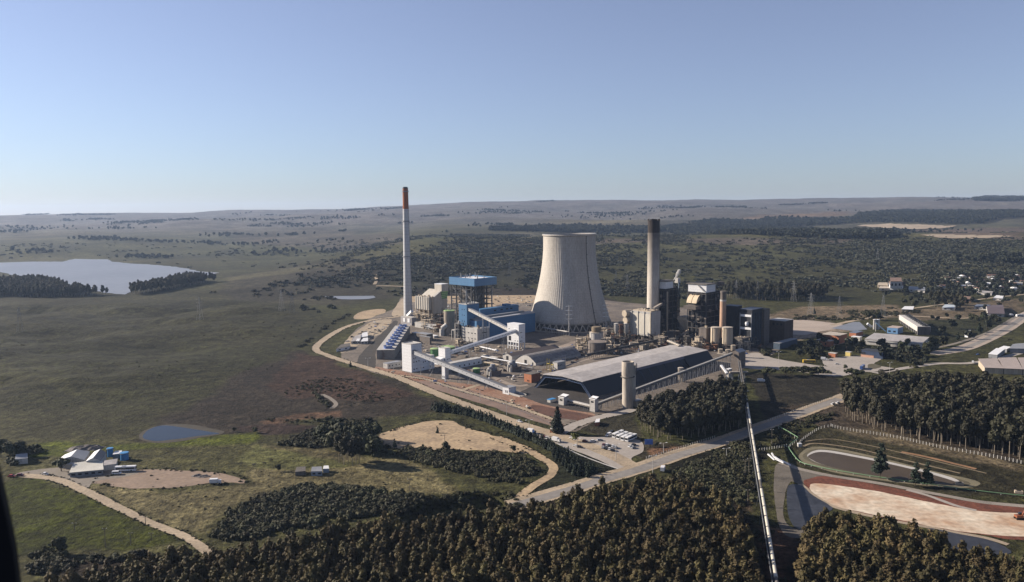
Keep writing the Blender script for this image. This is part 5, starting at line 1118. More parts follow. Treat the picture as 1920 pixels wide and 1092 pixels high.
old_boiler('duct_boiler_house', 'large dark boiler house with tan curved ducts on its face', 1323, 645, 1289, 1353, 535, 9, ex2)
P = at(1354.5, 648); hh = zat(P, 546); t = thing('slim_chimney', 'slim chimney with a white ring and a black top', 'chimney', P); z1 = zat(P, 565); z2 = zat(P, 562)
MB().rings(P, [(3.9, 0), (3.5, z1)], 20).build('shaft', mat('pink_tan_shaft', (.46, .30, .21), .85, .25, .15, streak=True), t, True); MB().rings(P, [(3.7, z1), (3.7, z2)], 20).build('white_ring', OFFW, t); MB().rings(P, [(3.3, z2), (3.1, hh - 3), (3.6, hh - 2), (3.6, hh)], 20).build('top', BROWNG, t, True)
for px, py, pl_, nm in ((1342, 654, 0, 'left'), (1363.5, 656, 0, 'right')): P = at(px, py); tank('ash_silo', nm + ' of the two raised pale ash silos', px, py, 5.9, zat(P, 614) - 7, TAN, CONC, .8, 'silo', z=7, legs=1, cone=3, group='raised ash silos')
# dark blocks right
t, N, a, b_, h = bldg('dark_boiler_block', 'near black boiler block framed in pale beams', 'building', 1409, 652, 1386.5, 1429.5, top=581.8, m=mat('near_black_steel', (.022, .025, .034), .7, .4, .2), roof=mat('blue_grey_roof', (.13, .15, .20), .6, .2, .2))
for z in (h * .84, h * .5): MB().beam((*(N[:2] - V * .5 - U * .5), z), (*(N[:2] - V * (a - 1) - U * .5), z), .8, 2.6).build('white_beam', WHITE, t)
for s in (.3, a - .5): MB().beam((*(N[:2] - V * s - U * .7), 8), (*(N[:2] - V * s - U * .7), h * .9), 1.0).build('white_column', GSTEEL, t)
MB().rings(N[:2] - V * a * .35 - U * 2, [(1.6, h * .58), (2.2, h * .63), (1.6, h * .68)], 12).build('vent_drum', WHITE, t)
for k in range(7): MB().beam((*(N[:2] + U * b_ * (k + .5) / 7 + V * .4), 2), (*(N[:2] + U * b_ * (k + .5) / 7 + V * .4), h - 3), .5).build('mullion', mat('blue_steel', (.05, .08, .13), .6, .3, .3), t)
bldg('dark_side_block', 'plain black block left of the framed boiler block', 'building', 1380, 645, 1358, 1390, top=575, m=mat('near_black_steel', (0, 0, 0)), roof=mat('blue_grey_roof', (0, 0, 0)))
bldg('stepped_block', 'dark stepped block right of the framed boiler block', 'building', 1432, 648, 1424, 1442, top=581, m=BROWNG, roof=DCONC)
t, N, a, b_, h = bldg('flat_brown_hall', 'long dark brown hall with a thin pale roof edge', 'hall', 1470, 646, 1441, 1486.5, top=603, m=mat('deep_brown_wall', (.085, .06, .05), .9, .3, .2), roof=OFFW); windows(t, N, -V, -U, [(a * s, h - 4) for s in (.2, .45, .7)], 2.5, 2.5, DARKW)
bldg('blue_shed', 'dim blue grey shed in front of the brown hall', 'building', 1462, 656, 1450, 1495, h=7, m=mat('dim_blue_sheet', (.06, .09, .13), .7, .2, .2), roof=MIDG)
# old tan diagonal conveyor and others
p = at(1269, 636, 5); q = at(1350, 581, 34); gallery('tan_conveyor', 'tan weathered conveyor climbing diagonally to the dark boiler blocks', (p[0], p[1], 5), (q[0], q[1], 34), 3.6, 2.8, TAN, mat('tan_roof', (.38, .30, .23), .85, .2, .2), [(.3, .4), (.5, .4), (.75, .4)], 12, win=False)
p = at(1099, 667, 4); q = at(1232, 639, 9); belt('dark_belt', 'black open belt conveyor behind the coal shed roof', (p[0], p[1], 4), (q[0], q[1], 9), 3.4, COAL, 18, hood=True, lm=STEEL)
bldg('belt_transfer_house', 'dark grey belt house behind the far end of the shed roof', 'building', 1243, 652, 1225.5, 1252, h=11.5, m=DCONC, roof=BROWNG, win=[('l', [(3, 8.5), (8, 8.5)], 1.6, 1.4)])
p = at(1252, 640, 9); q = at(1274, 650, 15.5); belt('feed_belt', 'short pale belt feeding the top of the shed roof', (p[0], p[1], 9), (q[0], q[1], 15.8), 2.6, CONC, 2)
P = at(1287, 636); t = thing('hopper_bin', 'pale tapering hopper bin below the dark boiler house', 'hopper', P); z1, z0 = zat(P, 592), zat(P, 621); b = MB(); k0 = rect(P[:2] - (U - V) * 8, 16, 16); k1 = rect(P[:2] - (U - V) * 1.5, 3, 3)
b.prism(k1, z0, z1 - 5, k0); b.build('funnel', CONC, t); MB().prism(rect(P[:2] - (U - V) * 8.3, 16.6, 16.6), z1 - 5, z1 - 1).build('rim', TAN, t)
for i in range(4): MB().box(k0[i], .8, .8, 0, z1 - 5, U).build('leg', STEEL, t)
DARKP = BROWNG
for i, (px, py, w_, d_, h__, m_, lab) in enumerate(((1262, 640, 14, 10, 12, BROWNG, 'low brown machine house behind the belt house'), (1300, 642, 16, 10, 9, DCONC, 'grey machine house beneath the tan conveyor'), (1322, 650, 12, 10, 22, BROWNG, 'brown box house left of the ash silos'), (1310, 655, 8, 6, 14, TAN, 'small tan box house left of the ash silos'), (1208, 655, 12, 6, 5, CONC, 'low grey house below the precipitator'), (1392, 652, 16, 12, 12, DCONC, 'dark low house before the framed boiler block'), (1148, 652, 12, 7, 6, DCONC, 'low dark pump house right of the white silo'), (1138, 640, 8, 6, 12, BROWNG, 'brown box house behind the oil tank'), (1255, 612, 20, 14, 20, DCONC, 'dark house between the two boiler towers'))):
    P = at(px, py); t = thing('machine_house', lab, 'building', P); MB().box(P, w_, d_, 0, h__, U).build('wall', m_, t); MB().box(P, w_ + .5, d_ + .5, h__ + .01, h__ + .4, U).build('roof', DCONC if m_ is not DCONC else BROWNG, t)
    for k in range(3): MB().box(P[:2] + U * rr.uniform(-.3, .3) * w_ + V * rr.uniform(-.3, .3) * d_, 1.5, 1.2, h__ + .4, h__ + rr.uniform(1.2, 2.6), U).build('roof_unit', TAN, t)
for px, py, r, h__ in ((1298, 640, 2.6, 14), (1312, 636, 2.6, 15), (1318, 640, 2.4, 13)): tank('hanging_cone_tank', 'pale cone bottomed tank %s under the tan conveyor' % {1298: 'leftmost', 1312: 'middle', 1318: 'rightmost'}[px], px, py, r, 6, TAN, CONC, .6, 'tank', z=h__ - 5, legs=1, cone=3)
# new unit back-end: precipitator, silo, absorber
def esp():
    N, a, b_, *_ = frame(804, 606, 779, 826); h = zat(N, 558); z0 = zat(N, 582); t = thing('grey_precipitator', 'ribbed grey precipitator on a tan steel frame left of the blue roof', 'precipitator', N); BG = mat('warm_grey_sheet', (.50, .46, .40), .75, .2, .15, streak=True)
    MB().prism(rect(N, a, b_), z0, h).build('casing', BG, t)
    for k in range(6): MB().prism(rect(N[:2] - U * .5 - V * (a * (k + .5) / 6 - .3), .6, .5), z0, h).build('rib', mat('grey_rib', (.2, .2, .2), .8, .2, .2), t)
    q = N[:2] + U * b_ * .35; b = MB(); b.v += [(*q, z0 - 6), (*(q + U * b_ * .85), z0 - 6), (*(q + U * b_ * .85), h + 9), (*q, h - 2)]; b.v += [(*(N[:2] + U * b_ * .35 - V * a * .98), v[2]) if i in (0, 3) else (*(N[:2] + U * b_ * 1.2 - V * a * .98), v[2]) for i, v in enumerate(list(b.v))]; b.f += [(0, 1, 2, 3), (4, 5, 6, 7), (0, 1, 5, 4), (1, 2, 6, 5), (2, 3, 7, 6), (3, 0, 4, 7)]; b.v = [(v[0] + .71 * .3, v[1] - .71 * .3, v[2]) for v in b.v]; b.build('inlet_duct', BG, t)
    b = MB(); b.v += [(*(q + U * 1 + V * .6), h - 1.6), (*(q + U * b_ * .8 + V * .6), h + 8.6), (*(q + U * b_ * .8 - V * 3), h + 9.3), (*(q + U * 1 - V * 3), h - 1.0)]; b.v += [(v[0], v[1], v[2] - .5) for v in b.v]; b.f += [(0, 1, 2, 3), (7, 6, 5, 4), (0, 1, 5, 4), (1, 2, 6, 5), (2, 3, 7, 6), (3, 0, 4, 7)]; b.build('stair_roof', OFFW, t)
    for k in range(3):
        for s in range(2):
            c = N[:2] - V * a * (k + .5) / 3 + U * b_ * (s * .5 + .25); w = a / 6.4; k0 = [c + U * w * x + V * w * y for x, y in ((-1, -1), (1, -1), (1, 1), (-1, 1))]; k1 = [c + (p_ - c) * .2 for p_ in k0]; MB().prism(k1, z0 - 5.5, z0 - .02, k0).build('hopper', TAN, t)
    for k in range(4):
        for s in (0.02, .5, .98): MB().box(N[:2] - V * a * (k / 3 * .96 + .02) + U * b_ * s, .8, .8, 0, z0, U).build('leg', TAN, t)
    for z in (z0 - 7, z0 - 12):
        b = MB(); g = rect(N, a, b_)
        for i in range(4): b.beam((*g[i], z), (*g[(i + 1) % 4], z), .5)
        b.beam((*g[0], z), (*g[3], z + 5), .4); b.beam((*g[1], z), (*g[0], z + 5), .4); b.build('frame_beam', TAN, t)
    for k in range(10): MB().box(N[:2] - V * rr.uniform(1, a - 1) + U * rr.uniform(1, b_ * .6), 2.2, 1.4, h, h + rr.uniform(1, 2.4), U).build('roof_unit', TAN, t)
    MB().box(N[:2] + U * b_ * .3 + V * .8, 2.4, 1.4, 2, h + 1, U).build('stair_tower', TAN, t)
    N, a, b_, *_ = frame(829, 603, 816, 841.5); h = zat(N, 534); t = thing('limestone_silo', 'grey topped silo tower with green stripes', 'silo', N); z1, z2, z3 = zat(N, 547), zat(N, 561), zat(N, 580)
    MB().prism(rect(N, a, b_), z1, h).build('top_house', BG, t); MB().prism(rect(N[:2] - (U - V) * .3, a + .6, b_ + .6), h + .01, h + .6).build('roof', WROOF, t); c = N[:2] + U * b_ / 2 - V * a / 2; r = a * .52
    kk = rect(N[:2] + (U - V) * .2, a - .4, b_ - .4); ks = [c + (p_ - c) * .8 for p_ in kk]; MB().prism(ks, z2, z1 - .02, kk).build('green_skirt', GREENP, t)
    for k in range(4): zb = z2 + (z1 - z2) * k / 4; f = .82 + .18 * k / 4; MB().prism([c + (p_ - c) * f * 1.02 for p_ in kk], zb + .3, zb + 1.6).build('green_band', GREEND, t)
    MB().rings(c, [(r * .3, z3 - 4), (r, z3), (r, z2)], 24).build('shell', CONC, t, True)
    for i in range(4): MB().box(ks[i], .8, .8, 0, z3 + 2, U).build('leg', STEEL, t)
    P = at(843, 629); r = 6.3; h = zat(P, 583); t = thing('absorber_vessel', 'round tan absorber vessel with a bent white duct', 'vessel', P); MB().rings(P, [(r, 0), (r, h * .55), (r * 1.12, h * .6), (r * 1.12, h)], 24).build('shell', mat('tan_grey_shell', (.33, .28, .23), .85, .25, .2, streak=True), t, True); MB().rings(P, [(r * 1.15, h), (r * 1.15, h + .8), (r * .9, h + .8)], 24).build('top_rim', GREENP, t)
    q = P[:2] - U * 9 - V * 4; MB().tube((*q, 0), (*q, 9), 3.4, 14).build('white_duct', OFFW, t, True); MB().tube((*q, 9), (*(P[:2] - U * 4), 14), 3.4, 14).build('white_duct', OFFW, t, True)
    for k in range(5): MB().box(P[:2] + np.array([rr.uniform(-r, r), rr.uniform(-2, r)]) * .8, 1.6, 1.2, h + .8, h + rr.uniform(1.6, 3.2)).build('top_unit', OFFW, t)
    P = at(861, 640); h = zat(P, 607); t = thing('process_tower', 'dark open steel process tower in front of the blue tower', 'steel frame', P)
    for i in range(4): MB().box(rect(P, 7, 7)[i], .7, .7, 0, h, U).build('post', OFFW if i == 3 else STEEL, t)
    for k in range(6): MB().prism(rect(P[:2] - (U - V) * .3, 7.6, 7.6), h * (k + 1) / 6 - .3, h * (k + 1) / 6).build('deck', GSTEEL if k % 2 else STEEL, t)
    MB().rings(P[:2] + U * 3.5 - V * 3.5, [(2.6, 1), (2.6, h - 2)], 14).build('drum', STEEL, t, True); MB().rings(P[:2] + U * 3.5 - V * 3.5, [(1.4, h), (1.4, h + 2.6)], 10).build('top_drum', OFFW, t); q = P[:2] - V * 9; b = MB()
    for i in range(4): MB().box(rect(q, 5, 5)[i], .6, .6, 0, h * .55, U).build('post', OFFW, t)
    MB().prism(rect(q, 5, 5), h * .55, h * .6).build('deck', OFFW, t)
esp()
# white frame structure at the chimney foot + duct
t, N, a, b_, h = bldg('fan_inlet_building', 'white framed building at the foot of the tall chimney', 'building', 772, 611, 751.5, 781, h=11, m=mat('grey_violet_wall', (.33, .31, .31), .8, .15, .1), roof=PCONC)
for s in (a * .25, a * .65): MB().box(N[:2] - V * s - U * .2, 5, .8, 4, 9.5, V).build('white_frame', WHITE, t); windows(t, N[:2] - U * .45, -V, -U, [(s, 6.8)], 2.6, 2.6, DARKW, 'opening')
p = at(765, 589, 12); q = at(773.5, 580, 22); MB().beam((p[0], p[1] - 6, 10), (q[0], q[1] - 6, 20), 3.4, 3.4).build('sloping_duct', WHITE, t)
for i, (px, py, pl, pr, h__, lab, rm) in enumerate(((800, 640, 781, 812, 8, 'grey roofed open shelter beside the fan row', MIDG), (806, 647, 787, 809, 9, 'second grey roofed shelter nearer the white tower', MIDG), (814, 634, 772, 822, 2.2, 'long low white wall duct behind the shelters', WROOF), (818, 620, 778, 822, 7, 'long pale duct box below the grey precipitator', PCONC))):
    bldg('yard_shelter' if i < 2 else 'duct_building', lab, 'shelter' if i < 2 else 'building', px, py, pl, pr, h=h__, m=BROWNG if i < 2 else OFFW, roof=rm)
# steam
def puff():
    P = at(1262, 634); z = zat(P, 527); rng = np.random.default_rng(4); m = bpy.data.materials.new('steam'); m.use_nodes = True; nt = m.node_tree; nt.nodes.remove(nt.nodes['Principled BSDF']); v = nt.nodes.new('ShaderNodeVolumePrincipled'); v.inputs['Color'].default_value = (1, 1, 1, 1); v.inputs['Density'].default_value = .9
    nt.links.new(v.outputs[0], nt.nodes['Material Output'].inputs['Volume']); b = MB()
    for k in range(6):
        r = .7 + .38 * k; c = (P[0] + k * 1.3 + rng.normal() * .3, P[1], z + 1 + k * 2.0); b.rings(c[:2], [(r * sin(pi * (i + .3) / 6.6), c[2] - r * cos(pi * (i + .3) / 6.6) * 1.3) for i in range(7)], 10)
    o = b.build('steam_plume', m); tag(o, 'small white puff of steam above the narrow boiler tower', 'steam', kind='stuff')
puff()
# ================================================================ VEGETATION
EM = [make_tree('plant', 10 + k, 15.0, 900, .40) for k in range(3)] + [make_tree('euc', 14, 15.0, 950, .42)]            # foreground plantation, 15 m
EM2 = [make_tree('euc', 30 + k, 18.0, 1050, .52, EUC2) for k in range(3)]      # darker groves, 18 m
FARW = [make_tree('broad', 50 + k, 12.0, 110, 1.7, mat('far_wood_leaf', (.030, .036, .022), .85, .3, .05, inst=.25)) for k in range(3)]
def bush(seed, r, n, size, m, h=.75):
    rng = np.random.default_rng(seed); lobes = [(rng.normal() * r * .5, rng.normal() * r * .5, r * h * rng.uniform(.25, .6), r * rng.uniform(.3, .6), r * rng.uniform(.3, .6), r * h * .55) for _ in range(6)]
    v, f = leafcloud(lobes, n, size, rng); v[:, 2] = np.maximum(v[:, 2], -.2); return np_mesh('bush_leaf', v, f, m)
P_EUC = proto_collection('plantation_tree', [joined('plantation_tree', m) for m in EM])
P_EUC2 = proto_collection('grove_tree', [joined('grove_tree', m) for m in EM2])
P_FAR = proto_collection('wood_tree', [joined('wood_tree', m) for m in FARW])
P_BUSH = proto_collection('near_bush', [bush(70 + k, 2.7, 270, .34, SCRUB) for k in range(4)])
P_FB = proto_collection('hill_bush', [bush(80 + k, 4.6, 46, 1.3, mat('hill_scrub_leaf', (.066, .070, .046), .9, .35, .03, inst=.45)) for k in range(3)])
def sc(n, lo=.8, hi=1.2, rng=RNG): s = rng.uniform(lo, hi, (n, 1)); return np.concatenate([s * rng.uniform(.88, 1.12, (n, 1)), s * rng.uniform(.88, 1.12, (n, 1)), s * rng.uniform(.92, 1.1, (n, 1))], 1)
def place_tree(mesh2, name, label, P, s, group=None, rz=None, cat='tree'):
    o = bpy.data.objects.new(name, None); COL.objects.link(o); o.location = tuple(map(float, P)); o.rotation_euler = (0, 0, rng1.uniform(0, 6.28) if rz is None else rz); o.scale = tuple(s) if not np.isscalar(s) else (s, s, s); tag(o, label, cat, group)
    for nm, me in (('crown', mesh2[0]), ('trunk', mesh2[1])):
        c = bpy.data.objects.new(nm, me); COL.objects.link(c); c.parent = o
    return o
rng1 = np.random.default_rng(99)
FG = [at(a, b, 14)[:2] for a, b in [(20,1200),(52,1092),(146,1068),(195,1058),(274,1040),(344,1025),(388,1040),(440,1022),(521,1009),(621,987),(718,971),(821,977),(889,952),(1002,939),(1060,926),(1125,907),(1160,905),(1215,892),(1290,902),(1340,917),(1385,945),(1405,1000),(1428,1092),(1440,1200)]]
BR = [at(a, b, 14)[:2] for a, b in [(1500,1200),(1503,1010),(1512,980),(1548,960),(1590,962),(1640,968),(1700,978),(1740,990),(1800,1018),(1860,1040),(1925,1055),(2080,1090),(2080,1200)]]
pF = fillpts(FG, 3.9, RNG, .42); pB = fillpts(BR, 3.9, RNG, .42)
allp = np.concatenate([pF, pB]); isB = np.arange(len(allp)) >= len(pF)
pr_ = np.array([proj((p[0], p[1], 12)) for p in allp]); dd = np.hypot(allp[:, 0], allp[:, 1])
inv = (pr_[:, 0] > -15) & (pr_[:, 0] < 1935) & (pr_[:, 1] < 1110); order = np.argsort(np.where(inv, dd, 1e9)); near = set(order[:300].tolist())
for i in sorted(near):
    p = allp[i]; s = rng1.uniform(.78, 1.2)
    place_tree(EM[i % 4], 'eucalyptus_tree', 'eucalyptus in the olive brown plantation at the lower right corner' if isB[i] else 'slender eucalyptus in the wide olive brown plantation along the bottom', (*p[:2], p[2] - .1), (s * rng1.uniform(.9, 1.15), s * rng1.uniform(.9, 1.15), s * rng1.uniform(.92, 1.12)), 'eucalyptus of the lower right plantation' if isB[i] else 'eucalyptus of the wide front plantation')
rest = np.array([i for i in range(len(allp)) if i not in near]); rF = rest[~isB[rest]]; rB = rest[isB[rest]]
scatter('eucalyptus_plantation', 'farther part of the olive brown eucalyptus plantation along the bottom', 'plantation', allp[rF], sc(len(rF), .78, 1.2), P_EUC)
if len(rB): scatter('eucalyptus_plantation', 'outer part of the eucalyptus plantation at the lower right corner', 'plantation', allp[rB], sc(len(rB), .78, 1.2), P_EUC)
W1 = [at(*p)[:2] for p in ((1197,802),(1235,828),(1300,824),(1392,802))] + [at(*p)[:2] for p in ((1398,722,17),(1380,712,17),(1335,712,17),(1280,728,17),(1215,744,17),(1190,757,17))]
p1 = fillpts(W1, 5.2, RNG, .42); scatter('eucalyptus_grove', 'dark eucalyptus grove between the coal shed and the main road', 'grove', p1, sc(len(p1), .8, 1.12), P_EUC2)
W2 = [at(*p)[:2] for p in ((1582,765),(1590,792),(1640,806),(1700,822),(1800,842),(1920,864),(2060,892))] + [at(*p)[:2] for p in ((2060,712,23),(1920,712,23),(1850,705,23),(1800,697,23),(1730,700,23),(1650,702,23),(1585,708,23))]
p2 = fillpts(W2, 6.2, RNG, .42); scatter('eucalyptus_grove', 'tall dark eucalyptus wood with pale trunks above the white posts', 'grove', p2, sc(len(p2), 1.1, 1.42), P_EUC2)
W3 = [at(*p)[:2] for p in ((-120,560),(0,557),(60,559),(150,557),(203,553))] + [at(*p)[:2] for p in ((198,538,18),(120,531,18),(108,521,18),(60,517,18),(0,519,18),(-120,519,18))]
p3 = fillpts(W3, 8, RNG, .42); scatter('lakeside_wood', 'dark left wood standing in front of the lake', 'wood', p3, sc(len(p3), .8, 1.25), P_EUC2)
W4 = [at(*p)[:2] for p in ((240,555),(290,549),(345,540),(405,530))] + [at(*p)[:2] for p in ((400,518,18),(352,512,18),(300,523,18),(250,532,18))]
p4 = fillpts(W4, 8, RNG, .42); scatter('lakeside_wood', 'dark right wood at the near tip of the lake', 'wood', p4, sc(len(p4), .8, 1.3), P_EUC2)
W5 = [att(a, b)[:2] for a, b in [(1358,562),(1430,565),(1548,566),(1550,556),(1490,552),(1400,550),(1360,548)]]
p5 = fillpts(W5, 11, RNG, .45); scatter('windbreak', 'row of tall dark trees behind the right hand boiler blocks', 'tree row', p5, sc(len(p5), 1.0, 1.45), P_EUC2)
# --- thickets
def thicket(label, pix, step, lo=.6, hi=1.3, dens=None, protos=None, name='thicket', hill=False):
    poly = [att(a, b)[:2] for a, b in pix] if hill else PX(pix); dz = lambda x, y: (dens(x, y) if dens else 1.0) * np.clip(pdist(x, y, poly) / 9 + fbm(x, y, 11, 3, 91) - .35, 0, 1); p = fillpts(poly, step, RNG, .5, dz); return scatter(name, label, 'thicket', p, sc(len(p), lo * .7, hi), protos or P_BUSH)
nd = lambda s, t, k=6: (lambda x, y: np.clip((fbm(x, y, s, 3, 41) - t) * k, 0, 1))
thicket('dark thicket on the slope left of the hollow', [(395,1005),(430,960),(470,935),(560,912),(640,910),(740,925),(830,932),(905,938),(965,932),(900,957),(830,972),(720,966),(620,982),(520,1005),(440,1018)], 2.6, .7, 1.5)
thicket('dark thicket enclosed by the curved sandy track', [(745,845),(790,838),(860,845),(930,850),(1000,857),(1018,872),(1010,893),(985,908),(940,905),(900,903),(840,888),(780,870),(735,855)], 3.0, .55, 1.3, nd(28, .3))
thicket('bushes around the dark tree clump in the middle of the fields', [(560,800),(610,785),(700,790),(715,830),(745,850),(720,862),(680,850),(600,842),(520,838)], 3.4, .6, 1.5, nd(30, .35))
thicket('scrub between the main road and the conveyor', [(1255,885),(1330,852),(1405,820),(1428,832),(1420,900),(1400,965),(1370,935),(1290,908)], 3.0, .6, 1.5, nd(30, .32))
thicket('dark bushes along the lower edge of the green field', [(48,1040),(90,1030),(140,1046),(300,1034),(270,1052),(150,1062),(60,1090)], 3.0, .7, 1.5)
thicket('dark bushes on the outer side of the perimeter road bend', [(562,657),(590,632),(630,604),(662,590),(650,590),(610,612),(575,638),(556,652)], 4, .8, 1.4)
thicket('low brown scrub on the red field left of the road', [(480,790),(520,735),(600,705),(700,715),(800,755),(830,775),(800,795),(700,790),(600,800)], 4, .15, .6, nd(40, .46, 5))
thicket('scrub below the right end of the main road', [(1432,815),(1480,795),(1560,772),(1575,780),(1500,812),(1450,840)], 3.4, .6, 1.2)
thicket('garden trees and bushes around the low offices', [(1400,690),(1415,660),(1480,648),(1530,652),(1556,668),(1540,676),(1500,678),(1440,672)], 7, 1.0, 2.2, nd(40, .38))
thicket('bushes between the offices and the low white building', [(1590,664),(1600,650),(1640,655),(1700,660),(1740,672),(1720,690),(1690,694),(1670,680),(1640,668)], 6, .9, 2.0, nd(40, .42))
thicket('hedge along the ditch beside the pale road', [(1470,690),(1540,694),(1570,702),(1480,700)], 4, .8, 1.4)
thicket('bushes along the left shore field edge', [(0,905),(10,860),(50,845),(70,850),(40,872),(12,890)], 5, .9, 2.2)
thicket('line of bushes along the old field track', [(578,728),(600,738),(622,765),(612,768),(588,742),(572,730)], 3.2, .7, 1.3)
thicket('weedy bushes inside the conveyor corridor', [(1400,985),(1440,980),(1470,1092),(1430,1092)], 4, .5, 1.2, nd(22, .4))
thicket('scrub beside the highway bend', [(1800,660),(1860,650),(1920,625),(1960,640),(1900,665),(1830,675)], 9, .6, 1.4, nd(50, .5))
thicket('scattered bushes on the bare land behind the offices', [(1440,590),(1560,585),(1680,575),(1740,585),(1640,600),(1560,602),(1480,600)], 9, .7, 1.7, nd(70, .5))
thicket('dark hedge at the plant gate', [(1046,842),(1068,846),(1115,875),(1122,886),(1090,902),(1060,880)], 2.8, .6, 1.1) if False else None
p = fillpts(PIT, 2.4, RNG, .5); scatter('thicket', 'dark thicket filling the shadowed hollow beside the plantation', 'thicket', p, sc(len(p), .5, 1.1), P_BUSH)
# --- hillside scrub, far woods
gx, gy = np.meshgrid(np.arange(-3200, 2600, 9.0), np.arange(1180, 3500, 9.0)); gx = (gx + RNG.uniform(-4.5, 4.5, gx.shape)).ravel(); gy = (gy + RNG.uniform(-4.5, 4.5, gy.shape)).ravel()
lake = PX([(-220,496),(118,491),(236,494),(345,503),(420,512),(345,520),(232,560),(-200,560)])
d1 = np.clip((fbm(gx, gy, 260, 4, 51) - .46) * 5, 0, 1) * (.35 + .65 * np.clip((fbm(gx, gy, 60, 3, 52) - .4) * 6, 0, 1))
ubb = sm(-700, -250, gx); band = np.exp(-((gy - 1430) / 130) ** 2) * sm(-420, -200, gx) * (1 - sm(150, 420, gx))
band2 = sm(1500, 1600, gy) * (1 - sm(2350, 2600, gy)) * sm(-100, 200, gx); rv = sm(700, 900, gx) * (1 - sm(2000, 2400, gy)) * sm(1330, 1450, gy)
dn_ = .74 * np.clip(d1 * (.10 + .72 * ubb) * sm(1450, 1600, gy) + band * .9 * np.clip((fbm(gx, gy, 90, 3, 53) - .35) * 6, 0, 1) + band2 * .38 * np.clip((fbm(gx, gy, 45, 3, 54) - .38) * 6, 0, 1) + (1 - ubb) * sm(-2600, -300, gx) * sm(1900, 2300, gy) * .10 * np.clip((fbm(gx, gy, 150, 4, 57) - .42) * 6, 0, 1) + rv * .55 * np.clip((fbm(gx, gy, 80, 3, 55) - .36) * 5, 0, 1), 0, 1)
dn_ *= np.where((np.abs(gx / gy) < .68), 1, 0) * np.where((gy < 3100) & (gx < -520) & (gy < 2950), .06 * (gy > 1500), 1); keep = (RNG.random(gx.shape) < dn_) & ~inpoly(gx, gy, lake)
yard = PX([(583,657),(640,560),(1000,548),(1440,570),(1560,560),(1900,560),(1920,640),(1400,700)]); keep &= ~inpoly(gx, gy, yard)
hp = np.stack([gx[keep], gy[keep], T(gx[keep], gy[keep])], 1); scatter('hillside_scrub', 'mottled dark scrub covering the hillside behind the plant', 'scrub', hp, sc(len(hp), .45, 1.45), P_FB)
hx, hy = np.meshgrid(np.arange(-5200, 5200, 17.0), np.arange(2900, 8600, 17.0)); hx = (hx + RNG.uniform(-8, 8, hx.shape)).ravel(); hy = (hy + RNG.uniform(-8, 8, hy.shape)).ravel()
cl = np.clip((fbm(hx, hy * 1.7, 520, 4, 61) - .685) * 14, 0, 1) * np.clip((fbm(hx, hy, 110, 3, 62) - .42) * 6, 0, 1) * .7
keep = (RNG.random(hx.shape) < cl) & (np.abs(hx / hy) < .70); hp = np.stack([hx[keep], hy[keep], T(hx[keep], hy[keep])], 1); scatter('distant_trees', 'scattered clumps of trees fading over the far plain', 'far trees', hp, sc(len(hp), .7, 1.5), P_FAR)
for lab, pix, st in (('long dark belt of forest beyond the hill crest', [(918,430),(1010,427),(1250,428),(1320,424),(1400,425),(1450,430),(1560,438),(1690,445),(1640,450),(1560,449),(1400,440),(1250,436),(918,434)], 13),
                     ('dark plantation hill at the right horizon', [(1290,420),(1330,414),(1420,416),(1440,410),(1600,410),(1620,402),(1700,396),(1800,396),(1920,398),(1990,400),(1990,407),(1870,412),(1840,420),(1800,421),(1700,418),(1600,420),(1480,426),(1400,424)], 19),
                     ('small dark forest cap on the far right skyline', [(1822,375),(1845,371),(1920,372),(1915,376),(1860,378),(1826,378)], 24)):
    w = [att(a, b)[:2] for a, b in pix]; p = fillpts(w, st, RNG, .5); scatter('distant_forest', lab, 'forest', p, sc(len(p), 1.1, 1.7) * (1.5 if st > 20 else 1), P_FAR)
def clump(lab, px, py, n, spread, sy=.4, lo=.9, hi=1.5): 
    c = att(px, py); q = np.stack([c[0] + RNG.normal(size=n) * spread, c[1] + RNG.normal(size=n) * spread * sy], 1); scatter('distant_copse', lab, 'copse', np.column_stack([q, T(q[:, 0], q[:, 1])]), sc(n, lo, hi), P_FAR)
for lab, px, py, n, s_ in (('round copse on the plain above the lake', 172, 449, 26, 55), ('dark copse on the left skyline plain', 245, 418, 40, 70), ('small row of trees on the far left plain', 300, 415, 14, 60), ('long low tree line at the far left', 40, 430, 60, 190), ('copse row on the rise left of the chimney', 440, 441, 34, 70), ('second copse on the rise left of the chimney', 548, 442, 26, 55), ('little pair of trees near the crest', 645, 435, 10, 30), ('far copse on the plain behind the chimney', 480, 414, 34, 110), ('distant wood right of the chimney', 940, 400, 60, 160), ('distant dark wood on the skyline plain', 1160, 405, 80, 190), ('far copse near the old chimney', 1255, 409, 16, 60), ('small wood on the far plain at left centre', 640, 410, 26, 120), ('scattered trees along the far stream', 400, 443, 12, 60), ('low copse beyond the lake', 215, 430, 30, 120), ('dark wood on the right edge hill', 1900, 490, 70, 60)):
    clump(lab, px, py, n, s_)
# --- single trees
CONI = [make_tree('cone', 120 + k, 8.0, 300, .42) for k in range(3)]; PIN = [make_tree('pine', 130 + k, 21.0, 1300, .62) for k in range(2)]; BRD = [make_tree('broad', 140 + k, 12.0, 620, .62) for k in range(3)]; FLT = [make_tree('flat', 150 + k, 10.0, 900, .6) for k in range(2)]; GCO = make_tree('cone', 160, 18.0, 1500, .7, mat('dark_gate_tree_leaf', (.026, .032, .022), .8, .35, .2)); LT_ = make_tree('broad', 165, 8.0, 500, .45, LIME)
def tr(kind, px, py, h, label, name='tree', group=None, hill=False, z=0):
    K = {'euc': (EM2, 18), 'broad': (BRD, 12), 'pine': (PIN, 21), 'flat': (FLT, 10), 'cone': (CONI, 8)}[kind]; P = att(px, py) if hill else at(px, py); place_tree(K[0][int(px) % len(K[0])], name, label, (P[0], P[1], P[2] - .1), h / K[1], group)
P = at(1045, 812); place_tree(GCO, 'gate_tree', 'big dark dense tree standing alone at the plant gate', P, 1.08)
